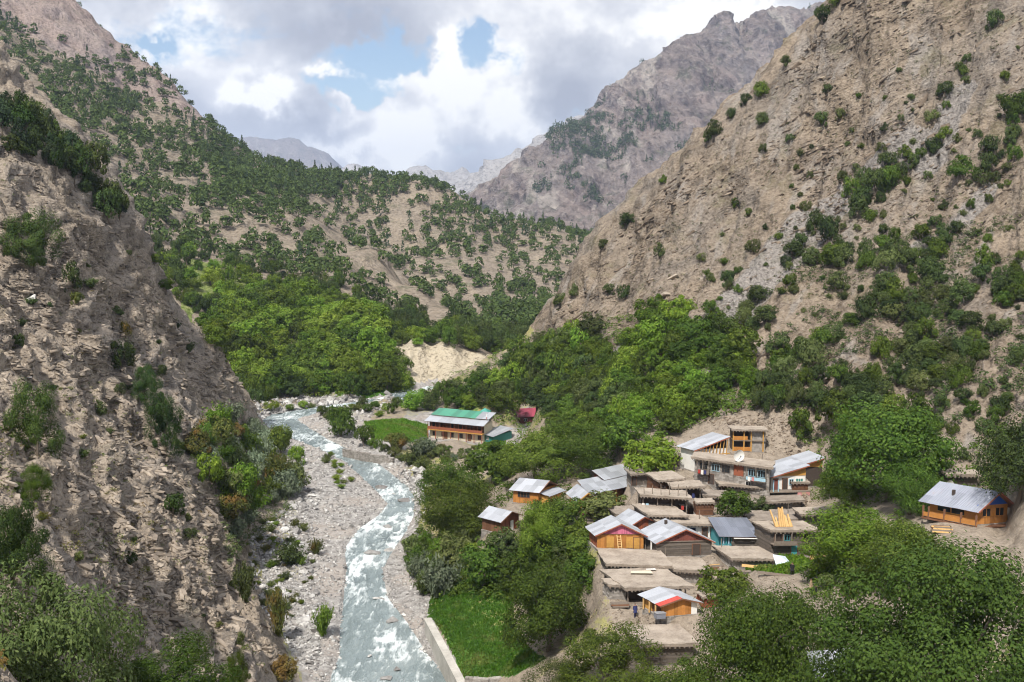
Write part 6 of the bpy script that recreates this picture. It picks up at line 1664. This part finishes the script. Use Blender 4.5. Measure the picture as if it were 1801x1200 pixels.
# green-roofed look-out and striped mast behind the long building
g0 = P(853, 748, 272); g0.z = ground(g0.x, g0.y).z
o = bpy.data.objects.new('lookout_hut', None); COL.objects.link(o); o.location = g0; o.rotation_euler = (0, 0, -.3); o['label'] = 'small teal roof on posts behind the long building'; o['category'] = 'hut'
zt = P(853, 724, 272).z - g0.z
for a in (-1, 1):
    for b in (-1, 1): MB().bar((a * .9, b * .9, -.4), (a * .9, b * .9, zt), .09).build('post', 'w_brown', o)
MB().box(-.9, .9, -.9, .9, zt - 2.2, zt - 1.9).build('platform', 'w_brown', o)
MB().add([(-1.5, -1.4, zt), (1.5, -1.4, zt), (1.5, 1.4, zt), (-1.5, 1.4, zt), (0, 0, zt + 1.0)], [(3, 2, 1, 0), (0, 1, 4), (1, 2, 4), (2, 3, 4), (3, 0, 4)]).build('roof', 'tin_teal', o)
g1 = P(856, 764, 262); g1.z = ground(g1.x, g1.y).z; zt = P(856, 728, 262).z - g1.z
o = bpy.data.objects.new('mast', None); COL.objects.link(o); o.location = g1; o['label'] = 'thin red and white striped mast beside the long building'; o['category'] = 'mast'
for i in range(8): MB().bar((0, 0, zt * i / 8 - (.3 if i == 0 else 0)), (0, 0, zt * (i + 1) / 8), .09).build('section', ['p_red', 'p_white'][i % 2], o)
# plastic sheet over a pile beside the two-storey log house
q = P(1374, 985, 124); q.z = ground(q.x, q.y).z
o = bpy.data.objects.new('covered_pile', None); COL.objects.link(o); o.location = q; o.rotation_euler = (0, 0, .2); o['label'] = 'pile covered with a pale plastic sheet below the two-storey log house'; o['category'] = 'pile'
MB().box(-.9, .9, -.7, .7, -.3, .7).build('pile', 'w_dark', o); MB().add([(-1.1, -.9, .55), (1.3, -.8, .25), (1.0, .9, 1.1), (-.8, .8, 1.5), (0, 0, 1.35)], [(0, 1, 4), (1, 2, 4), (2, 3, 4), (3, 0, 4)]).build('sheet', 'tarp', o)
# tent-like white bundle and timber beside the garden
for i, (px, py, ln, an) in enumerate([(1340, 1000, 5.0, -.35), (1325, 992, 4.2, -.28), (1362, 1012, 4.0, -.4)]):
    q, _ = hit(px, py)
    o = MB().bar((-ln / 2, 0, .12), (ln / 2, 0, .18), .16, .13).build('log', 'w_pale' if i == 0 else 'w_grey'); o.location = q; o.rotation_euler = (0, 0, an)
    o['label'] = ['longest pale', 'upper grey', 'lower grey'][i] + ' log lying beside the green garden'; o['category'] = 'log'

# ------------------------------------------------------------------ walls along the river
def wall_run(name, pts, th, hgt, label, mat, stones=False, cap=True, nseg=14):
    """wall following the ground along picture points"""
    o = bpy.data.objects.new(name, None); COL.objects.link(o); o['label'] = label; o['category'] = 'wall'
    W = [P_plane(px, py, h) for px, py, h in pts]
    base = W[0].copy(); o.location = base
    segs = []
    for a, b in zip(W[:-1], W[1:]):
        n = max(1, int((b - a).length / (1.6 if stones else 4.0)))
        for i in range(n): segs.append((a.lerp(b, i / n) - base, a.lerp(b, (i + 1) / n) - base))
    mb = MB(); cp = MB()
    for a, b in segs:
        d_ = (b - a); d_.z = 0; d_.normalize(); nn = Vector((-d_.y, d_.x, 0)) * th / 2
        if stones:
            zc = -1.0
            while zc < hgt:
                x = 0.0; L_ = (b - a).length
                hz_ = rv.uniform(.2, .34)
                while x < L_ - .05:
                    xe = min(x + rv.uniform(.3, .65), L_); p_, q_ = a + d_ * (x + .015), a + d_ * (xe - .015); j = rv.uniform(.85, 1.1)
                    q0, q1 = p_ + Vector((0, 0, zc - hgt)), q_ + Vector((0, 0, zc - hgt)); up_ = Vector((0, 0, hz_ - .015))
                    mb.add([q0 - nn * j, q1 - nn * j, q1 + nn * j, q0 + nn * j, q0 - nn * j + up_, q1 - nn * j + up_, q1 + nn * j + up_, q0 + nn * j + up_], [(3, 2, 1, 0), (4, 5, 6, 7), (0, 1, 5, 4), (1, 2, 6, 5), (2, 3, 7, 6), (3, 0, 4, 7)])
                    x = xe
                zc += hz_
        else:
            for (m__, z0, z1, g) in ((mb, -hgt - 1.2, -.18, 1.0), (cp, -.178, 0, 1.22)):
                q0, q1 = a + d_ * .015, b - d_ * .015
                m__.add([q0 - nn * g + Vector((0, 0, z0)), q1 - nn * g + Vector((0, 0, z0)), q1 + nn * g + Vector((0, 0, z0)), q0 + nn * g + Vector((0, 0, z0)),
                         q0 - nn * g + Vector((0, 0, z1)), q1 - nn * g + Vector((0, 0, z1)), q1 + nn * g + Vector((0, 0, z1)), q0 + nn * g + Vector((0, 0, z1))], [(3, 2, 1, 0), (4, 5, 6, 7), (0, 1, 5, 4), (1, 2, 6, 5), (2, 3, 7, 6), (3, 0, 4, 7)])
    mb.build('stonework' if stones else 'face', mat, o, **({'kind': 'stuff'} if stones else {}))
    if not stones: cp.build('coping', 'concrete', o)
    return o
wall_run('river_wall', [(752, 1087, 3.2), (785, 1148, 3.2), (812, 1200, 3.2), (850, 1290, 3.2)], .9, 3.2, 'long straight masonry river wall along the edge of the lawn', 'concrete')
wall_run('embankment_wall', [(604, 789, 1.9), (640, 797, 1.9), (692, 806, 1.9)], .8, 2.0, 'low grey embankment wall beside the river bend below the meadow', 'masonry', True)
wall_run('garden_wall', [(818, 1194, 3.6), (860, 1196, 3.7), (905, 1188, 3.9), (945, 1172, 4.3), (972, 1164, 4.6)], .7, 1.2, 'curved dry stone wall at the lower end of the lawn', 'masonry', True)

# ------------------------------------------------------------------ people
def person(px, py, hgt, yaw, cloth, legs, label, stride=.12):
    q, _ = hit(px, py)
    if q is None: return
    k = hgt / 1.7
    J = dict(pel=(0, 0, .92), chest=(0, 0, 1.28), neck=(0, 0, 1.47), head=(0, .02, 1.60), htop=(0, .02, 1.68),
             sl=(-.18, 0, 1.40), el=(-.25, .03, 1.13), wl=(-.24, -.08, .90), hl=(-.24, -.11, .80), sr=(.18, 0, 1.40), er=(.25, .03, 1.13), wr=(.24, -.08, .90), hr=(.24, -.11, .80),
             ll=(-.10, 0, .86), kl=(-.11, -stride, .48), al=(-.11, -stride * .6, .08), tl=(-.11, -stride * .6 - .14, .03), lr=(.10, 0, .86), kr=(.11, stride * .2, .48), ar=(.11, stride * 1.2, .08), tr=(.11, stride * 1.2 - .14, .03))
    R_ = dict(pel=.15, chest=.165, neck=.06, head=.10, htop=.07, sl=.075, el=.05, wl=.035, hl=.04, sr=.075, er=.05, wr=.035, hr=.04, ll=.105, kl=.07, al=.045, tl=.04, lr=.105, kr=.07, ar=.045, tr=.04)
    E = [('pel', 'chest'), ('chest', 'neck'), ('neck', 'head'), ('head', 'htop'), ('chest', 'sl'), ('sl', 'el'), ('el', 'wl'), ('wl', 'hl'), ('chest', 'sr'), ('sr', 'er'), ('er', 'wr'), ('wr', 'hr'),
         ('pel', 'll'), ('ll', 'kl'), ('kl', 'al'), ('al', 'tl'), ('pel', 'lr'), ('lr', 'kr'), ('kr', 'ar'), ('ar', 'tr')]
    ks = list(J); me = bpy.data.meshes.new('person'); me.from_pydata([Vector(J[a]) * k for a in ks], [(ks.index(a), ks.index(b)) for a, b in E], [])
    o = link('person', me); o.location = q; o.rotation_euler = (0, 0, yaw)
    md = o.modifiers.new('skin', 'SKIN'); md.use_smooth_shade = True
    for i, a in enumerate(ks):
        me.skin_vertices[0].data[i].radius = (R_[a] * k, R_[a] * k); me.skin_vertices[0].data[i].use_root = a == 'pel'
    o.modifiers.new('sub', 'SUBSURF').render_levels = 1
    dg = bpy.context.evaluated_depsgraph_get(); ev = o.evaluated_get(dg); m2 = bpy.data.meshes.new_from_object(ev)
    o.modifiers.clear(); o.data = m2
    for c in (cloth, legs, 'p_skin', 'p_black'): m2.materials.append(M[c])
    for p_ in m2.polygons:
        z = p_.center.z / k; x = abs(p_.center.x) / k
        p_.material_index = 2 if (z > 1.44 and z < 1.64) or (x > .18 and z < .92 and z > .7) else 3 if z >= 1.64 or z < .06 else 0 if z > .62 else 1
    sk = MB()   # loose long shirt
    n = 12; V = []; Fc = []
    for j, (z, rx, ry) in enumerate(((1.40, .19, .13), (1.15, .20, .15), (.92, .21, .17), (.60, .25, .21))):
        for i in range(n): a = i / n * 6.2832; V.append((rx * k * math.cos(a), ry * k * math.sin(a), z * k))
    for j in range(3):
        for i in range(n): Fc.append((j * n + i, (j + 1) * n + i, (j + 1) * n + (i + 1) % n, j * n + (i + 1) % n))
    sk.add(V, Fc).build('shirt', cloth, o)
    o['label'] = label; o['category'] = 'person'
person(1117, 1086, 1.75, .3, 'p_darkblue', 'p_navy', 'person in dark blue clothes standing near the plank hut')
person(1426, 1042, 1.65, 1.2, 'p_tan', 'p_tan', 'person in tan clothes walking down the footpath')
person(1435, 1048, 1.2, 1.0, 'p_black', 'p_navy', 'smaller person in dark clothes walking beside the one in tan')
person(1393, 1012, 1.65, -.4, 'p_black', 'p_black', 'person in black clothes at the edge of the green garden')

# ------------------------------------------------------------------ stones and rock slabs
def hull(seed, n=11, flat=.7):
    r = random.Random(seed); bm = bmesh.new()
    for _ in range(n):
        v = Vector((r.gauss(0, 1), r.gauss(0, 1), r.gauss(0, 1))).normalized() * r.uniform(.8, 1.0)
        bm.verts.new((v.x * .5, v.y * .5 * r.uniform(.8, 1), v.z * .5 * flat))
    bmesh.ops.convex_hull(bm, input=bm.verts)
    for v in [v for v in bm.verts if not v.link_faces]: bm.verts.remove(v)
    bmesh.ops.triangulate(bm, faces=bm.faces)
    me = bpy.data.meshes.new('stone'); bm.to_mesh(me); bm.free()
    v = np.array([x.co[:] for x in me.vertices]); f = np.array([list(p.vertices) for p in me.polygons])
    return me, v, f
def slab_hull(seed):
    """broken slate: a flat block with skewed edges"""
    r = random.Random(seed)
    a = [(-.5, -.32), (.45, -.36), (.5, .30), (-.42, .34)]
    V = [(x + r.uniform(-.14, .14), y + r.uniform(-.12, .12), z + r.uniform(-.05, .05)) for z in (-.16, .16) for x, y in a]
    Fc = [(3, 2, 1), (3, 1, 0), (4, 5, 6), (4, 6, 7)] + [q for i in range(4) for q in ((i, (i + 1) % 4, 4 + (i + 1) % 4), (i, 4 + (i + 1) % 4, 4 + i))]
    me = bpy.data.meshes.new('slab'); me.from_pydata(V, [], Fc); me.update()
    return me, np.array(V), np.array(Fc)
HULL = [hull(i) for i in range(9)]; SLAB = [slab_hull(50 + i) for i in range(9)]
for me, _, _ in HULL: me.materials.append(M['boulder'])
SLABM = {}
def rot_np(ex, ey, ez): return np.column_stack([ex, ey, ez])
def frame(nrm, bed, r, jit):
    """axes of a slab lying on the bedding: z along the bed normal with some scatter, x along the outcrop"""
    z = np.array(bed) + np.array([r.gauss(0, jit), r.gauss(0, jit), r.gauss(0, jit)]); z /= np.linalg.norm(z)
    x = np.cross(z, np.array(nrm) + np.array([r.gauss(0, .25), r.gauss(0, .25), r.gauss(0, .25)])); x /= np.linalg.norm(x) + 1e-9
    return np.column_stack([x, np.cross(z, x), z])
def pick_px(poly, n, seed, keep=None, noise=None):
    """ground points seen inside a picture outline; noise = (scale x, y, z, seed, weight from value) thins them in patches"""
    r = np.random.default_rng(seed); pa = np.array(poly, float); out_ = []; t = 0
    while len(out_) < n and t < 14:
        t += 1; m_ = int(n * 1.3) + 200
        X_ = r.uniform(pa[:, 0].min(), pa[:, 0].max(), m_); Y_ = r.uniform(pa[:, 1].min(), pa[:, 1].max(), m_)
        ok = inside(pa, X_, Y_); got = []
        for x, y in zip(X_[ok], Y_[ok]):
            q, nn = hit(x, y)
            if q is not None and (keep is None or keep(x, y, q)): got.append((x, y, q, nn))
        if noise is not None and got:
            Q = np.array([g_[2][:] for g_ in got]); v = vnoise(Q / np.array(noise[:3]), noise[3])
            u = r.uniform(size=len(got)); got = [g_ for g_, a, b in zip(got, noise[4](v), u) if b < a]
        out_ += got
    return out_[:n]
def rocks(pname, sname, parent, pts, sizes, tmpl, mat, bed, jit, label, cat, n_big, seed, sink=.15, squash=(1, 1), long=(.8, 1.3)):
    """the n_big largest as parts of their ground, the rest as one mass"""
    r = random.Random(seed); order = sorted(range(len(pts)), key=lambda i: -sizes[i])
    Vs, Fs, o = [], [], 0
    share = [m_.copy() for m_, _, _ in tmpl]
    for m_ in share:
        m_.materials.clear(); m_.materials.append(M[mat])
    for rank, i in enumerate(order):
        x, y, q, nn = pts[i]; S_ = sizes[i] * q.y / F
        R_ = frame(nn, bed if bed is not None else (0, 0, 1), r, jit)
        k = r.randrange(len(tmpl)); sc3 = np.array([S_ * r.uniform(*long), S_ * r.uniform(.7, 1.0), S_ * r.uniform(*squash)])
        c = np.array(q) + np.array(nn if nn.z > 0 else -nn) * S_ * (.10 - sink)
        if rank < n_big:
            ob = bpy.data.objects.new(pname, share[k]); COL.objects.link(ob); ob.parent = LANDOBJ[parent]
            ob.matrix_basis = Matrix.Translation(Vector(c)) @ Matrix(R_.tolist()).to_4x4() @ Matrix.Diagonal((*sc3.tolist(), 1))
        else:
            Vs.append((tmpl[k][1] * sc3) @ R_.T + c); Fs.append(tmpl[k][2] + o); o += len(tmpl[k][1])
    if Vs:
        link(sname, mesh_np(sname, np.vstack(Vs), np.vstack(Fs)), [M[mat]], kind='stuff', label=label, category=cat)
def in_river(q, m_=1.0):
    a, b = riv_x(q.y); return a + (b - a) * (1 - m_) / 2 < q.x < b - (b - a) * (1 - m_) / 2
rs = random.Random(31)
# slate slabs on the near left slope
LEFT = [(-40, 200), (60, 240), (130, 290), (230, 410), (300, 545), (400, 640), (450, 715), (440, 760), (400, 800), (430, 900), (430, 1000), (470, 1100), (560, 1210), (-40, 1210)]
pts = pick_px(LEFT, 9000, 1, lambda x, y, q: q.y < 300 and zr(q.y) + 3.0 < q.z, (11, 14, 8, 61, lambda v: .30 + .8 * sstep(-.3, .5, v)))
siz = [max(2.6, min(13, rs.lognormvariate(1.62, .48))) * (1.15 if p_[1] > 760 else .95 if p_[1] > 500 else .7) for p_ in pts]
rocks('slab', 'slate_rubble', 'hill_left', pts, siz, SLAB, 'slab', (.34, -.12, .92), .07, 'broken slate covering the near rocky slope', 'rubble', 300, 2, sink=.12, squash=(.5, 1.1), long=(1.1, 2.4))
# layered outcrops: short stacks of beds stepping back into the slope
ro = random.Random(88)
share = [m_.copy() for m_, _, _ in SLAB]
for m_ in share: m_.materials.clear(); m_.materials.append(M['slab'])
n_led = 0
for (x, y, q, nn) in pick_px([(-20, 420), (120, 420), (260, 640), (380, 900), (430, 1150), (250, 1100), (100, 900), (-20, 700)], 62, 17, lambda x, y, q: q.y < 230, (18, 22, 12, 67, lambda v: .1 + .9 * sstep(.0, .5, v))):
    bed = np.array([.30, -.10, .95]) + np.array([ro.gauss(0, .05), ro.gauss(0, .05), 0]); bed /= np.linalg.norm(bed)
    nv = np.array(nn if nn.z > 0 else -nn); ax = np.cross(bed, nv); ax /= np.linalg.norm(ax); inn = -np.cross(ax, bed); inn = inn if inn @ nv < 0 else -inn
    Lb = ro.uniform(14, 34) * q.y / F; k_ = ro.randint(3, 6); c = np.array(q) - bed * .6
    for i in range(k_):
        th = ro.uniform(.028, .06) * Lb * 1.6; le = Lb * ro.uniform(.6, 1.1); wd_ = Lb * ro.uniform(.4, .6)
        c = c + bed * th * .95 + inn * ro.uniform(.1, .55) * th
        ob = bpy.data.objects.new('ledge', share[ro.randrange(9)]); COL.objects.link(ob); ob.parent = LANDOBJ['hill_left']; n_led += 1
        R_ = np.column_stack([ax, np.cross(bed, ax), bed])
        ob.matrix_basis = Matrix.Translation(Vector(c + ax * ro.uniform(-.18, .18) * Lb + inn * wd_ * .25)) @ Matrix(R_.tolist()).to_4x4() @ Matrix.Rotation(ro.uniform(-.12, .12), 4, 'Z') @ Matrix.Diagonal((le, wd_ * 1.4, th / .32 * 1.05, 1))
print('ledges', n_led)
# rocks on the right slope
RIGHT = [(1500, -10), (1810, -10), (1810, 860), (1640, 840), (1400, 760), (1200, 740), (1100, 640), (960, 570), (1050, 450), (1170, 320), (1300, 210), (1400, 105)]
pts = pick_px(RIGHT, 6000, 3, lambda x, y, q: q.y < 340, (16, 16, 30, 63, lambda v: .12 + .9 * sstep(-.1, .6, v)))
siz = [max(2.2, rs.lognormvariate(1.38, .45)) for _ in pts]
rocks('rock', 'slope_rubble', 'hill_right', pts, siz, SLAB, 'rock', (-.45, .12, .88), .16, 'loose rock lying over the brown slope', 'rubble', 250, 4, sink=.2, squash=(.6, 1.3), long=(1.0, 2.6))
# bed of the river
BED = [(440, 700), (700, 690), (700, 712), (640, 740), (600, 760), (700, 800), (760, 840), (750, 900), (735, 960), (760, 1060), (800, 1210), (560, 1210), (480, 1100), (420, 1010), (440, 940), (520, 880), (530, 800), (440, 740)]
def bedkeep(x, y, q):
    return zr(q.y) - .8 < q.z < zr(q.y) + 3.2 and (not in_river(q, .96) or rs.random() < .05)
pts = pick_px(BED, 12000, 5, bedkeep)
siz = [max(1.8, min(17, rs.lognormvariate(1.22, .60))) * (1.55 if (p_[1] < 730 or (p_[0] < 560 and p_[1] > 860) or (p_[0] > 700 and p_[1] < 900)) else .9) for p_ in pts]
rocks('boulder', 'cobbles', 'riverbed', pts, siz, HULL, 'boulder', None, .5, 'pale cobbles and gravel of the river bed', 'gravel', 300, 6, sink=.05, squash=(.7, 1.0))
# boulders standing in the water
for i, (x, y, w_, lb) in enumerate([(655, 972, 34, 'flat grey boulder in mid river below the gravel point'), (684, 968, 26, 'grey boulder right beside the flat one in mid river'), (620, 1036, 16, 'small boulder alone in the white water'),
        (690, 1090, 30, 'large pale flat boulder in the water near the end of the river wall'), (672, 1055, 24, 'boulder in the shallows upstream of the large pale one'), (662, 1052, 16, 'smaller boulder touching the one in the shallows'),
        (742, 1140, 18, 'pale boulder beside the river wall'), (757, 1152, 14, 'dark boulder just downstream of the pale one by the river wall'), (650, 1153, 12, 'dark rock in the middle of the rapids'),
        (682, 926, 22, 'pinkish boulder at the gravel point'), (668, 858, 30, 'long boulder at the head of the rapids by the walnut trees'), (690, 872, 34, 'wide flat boulder in the braided water by the walnut trees'), (712, 880, 30, 'boulder near the walnut bank in the braided water'),
        (640, 780, 22, 'boulder under the embankment wall'), (700, 1010, 18, 'boulder at the stony edge right of the rapids'), (712, 1068, 16, 'boulder at the stony edge above the river wall'), (698, 1176, 22, 'boulder in the foam near the bottom edge'), (680, 1192, 26, 'wide boulder in the foam at the bottom edge')]):
    q = P_plane(x, y, .1); S_ = w_ * q.y / F
    o = bpy.data.objects.new('river_boulder', HULL[i % 9][0]); COL.objects.link(o)
    o.location = (q.x, q.y, float(zr(q.y)) + .05); o.scale = (S_ * 1.1, S_ * .9, S_ * .55); o.rotation_euler = (0, 0, i * 1.3)
    o['label'] = lb; o['category'] = 'boulder'; o['group'] = 'boulders in the river'
# rubble on the village slopes
pts = pick_px([(1050, 800), (1250, 735), (1420, 740), (1480, 860), (1420, 960), (1480, 1060), (1350, 1070), (1260, 1000), (1230, 1090), (1050, 1160), (1020, 1080), (1050, 960), (1100, 880)], 1500, 9, lambda x, y, q: clear(q, -.6), (5, 5, 9, 65, lambda v: .1 + .9 * sstep(.0, .5, v)))
pts += pick_px([(1230, 735), (1360, 735), (1420, 800), (1320, 800)], 420, 10, lambda x, y, q: clear(q, -.4))
pts += pick_px([(1300, 850), (1420, 850), (1420, 905), (1300, 900)], 300, 11, lambda x, y, q: clear(q, -.4))
rocks('stone', 'village_rubble', 'village_ground', pts, [min(8, max(2.0, rs.lognormvariate(1.3, .45))) for _ in pts], HULL, 'rock', None, .5, 'loose stones and rubble between the houses', 'rubble', 120, 12, sink=.05, squash=(.6, 1.0))
# big pale rocks that catch the eye
for (x, y, w_, par, mt, nm) in [(55, 525, 36, 'hill_left', 'boulder', 'pale_rock'), (50, 662, 20, 'hill_left', 'boulder', 'pale_rock'), (1655, 648, 40, 'hill_right', 'slab', 'grey_rock'), (1190, 490, 46, 'hill_right', 'slab', 'grey_rock'), (1165, 520, 40, 'hill_right', 'slab', 'grey_rock')]:
    q, nn = hit(x, y); S_ = w_ * q.y / F
    me = HULL[w_ % 9][0].copy(); me.materials.clear(); me.materials.append(M[mt])
    o = bpy.data.objects.new(nm, me); COL.objects.link(o); o.parent = LANDOBJ[par]; o.location = q; o.scale = (S_, S_ * .8, S_ * .5); o.rotation_euler = (.3, .3, x)

# ------------------------------------------------------------------ low growth under the trees
TW = [tiny_crown(700 + i, 22, False) for i in range(6)]
def undergrowth(name, poly, n, size, mat, label, seed, keep=None):
    r = random.Random(seed); Vs, Fs, o = [], [], 0
    for (x, y, q, nn) in pick_px(poly, n, seed, lambda x, y, q: clear(q, .6), keep):
        v, f = TW[r.randrange(6)]; s_ = r.uniform(*size); a = r.uniform(0, 6.28)
        ca, sa = math.cos(a), math.sin(a)
        Vs.append(np.column_stack([(v[:, 0] * ca - v[:, 1] * sa) * s_, (v[:, 0] * sa + v[:, 1] * ca) * s_, v[:, 2] * s_ * r.uniform(.5, .9) - .1]) + np.array(q)); Fs.append(f + o); o += len(v)
    link(name, mesh_np(name, np.vstack(Vs), np.vstack(Fs)), [M[mat]], kind='stuff', label=label, category='undergrowth')
pn = lambda sc_, th, sd: (sc_, sc_, sc_, sd, lambda v: (v > th) * 1.0)
undergrowth('undergrowth', [(690, 720), (780, 668), (940, 590), (1060, 560), (1180, 555), (1310, 600), (1330, 720), (1220, 750), (1130, 800), (1000, 820), (900, 800), (860, 730)], 2000, (1.0, 2.6), 'lf_walnut', 'thick low growth under the trees above the long building and the village', 91, pn(9, -.35, 5))
undergrowth('undergrowth', [(1290, 560), (1400, 470), (1540, 420), (1801, 380), (1801, 720), (1640, 760), (1400, 740)], 1700, (.7, 1.8), 'lf_oak', 'scattered low scrub among the oaks of the right slope', 92, pn(8, .0, 6))
undergrowth('undergrowth', [(860, 850), (1000, 850), (1050, 920), (1040, 1100), (1000, 1160), (900, 1060), (740, 1050), (730, 900), (780, 830)], 1300, (.8, 2.1), 'lf_walnut', 'thick low growth between the river trees and the houses', 93, pn(8, -.4, 7))
undergrowth('undergrowth', [(330, 800), (400, 735), (480, 750), (540, 810), (520, 890), (440, 960), (400, 1000), (390, 890)], 900, (.6, 1.5), 'lf_olive', 'low mixed growth of the left river bank', 94)
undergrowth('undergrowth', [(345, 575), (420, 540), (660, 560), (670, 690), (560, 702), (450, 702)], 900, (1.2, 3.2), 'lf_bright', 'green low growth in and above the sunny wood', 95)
undergrowth('undergrowth', [(1400, 760), (1640, 720), (1801, 760), (1801, 900), (1640, 880), (1560, 1040), (1420, 1060), (1400, 960), (1480, 900)], 1300, (.6, 1.6), 'lf_walnut', 'low growth on the slope behind the house with the blue gable', 96, pn(6, -.2, 8))
undergrowth('dry_scrub', [(1500, 0), (1801, 0), (1801, 420), (1400, 560), (1100, 640), (960, 570), (1050, 450), (1300, 210)], 1500, (.4, 1.2), 'lf_olive', 'sparse dry tufts on the bare brown face', 97, pn(14, -.05, 9))
undergrowth('dry_scrub', LEFT, 700, (.3, .8), 'lf_autumn', 'sparse dry tufts on the slate slope', 98, pn(10, .1, 10))

# ------------------------------------------------------------------ haze: one box of even air round everything
m = bpy.data.materials.new('air'); m.use_nodes = True
N = NT(m.node_tree)
o_ = N.n('ShaderNodeOutputMaterial'); pv = N.n('ShaderNodeVolumePrincipled')
pv.inputs['Color'].default_value = (.60, .74, 1.0, 1); pv.inputs['Density'].default_value = .00009
pv.inputs['Anisotropy'].default_value = .15
N.l(pv.outputs[0], o_.inputs['Volume'])
bm = bmesh.new(); bmesh.ops.create_cube(bm, size=1.0)
me = bpy.data.meshes.new('haze'); bm.to_mesh(me); bm.free()
hz = link('haze', me, [m], kind='stuff', label='thin bluish haze hanging through the whole valley', category='haze')
hz.scale = (9000, 9800, 812); hz.location = (0, 4500, 385)
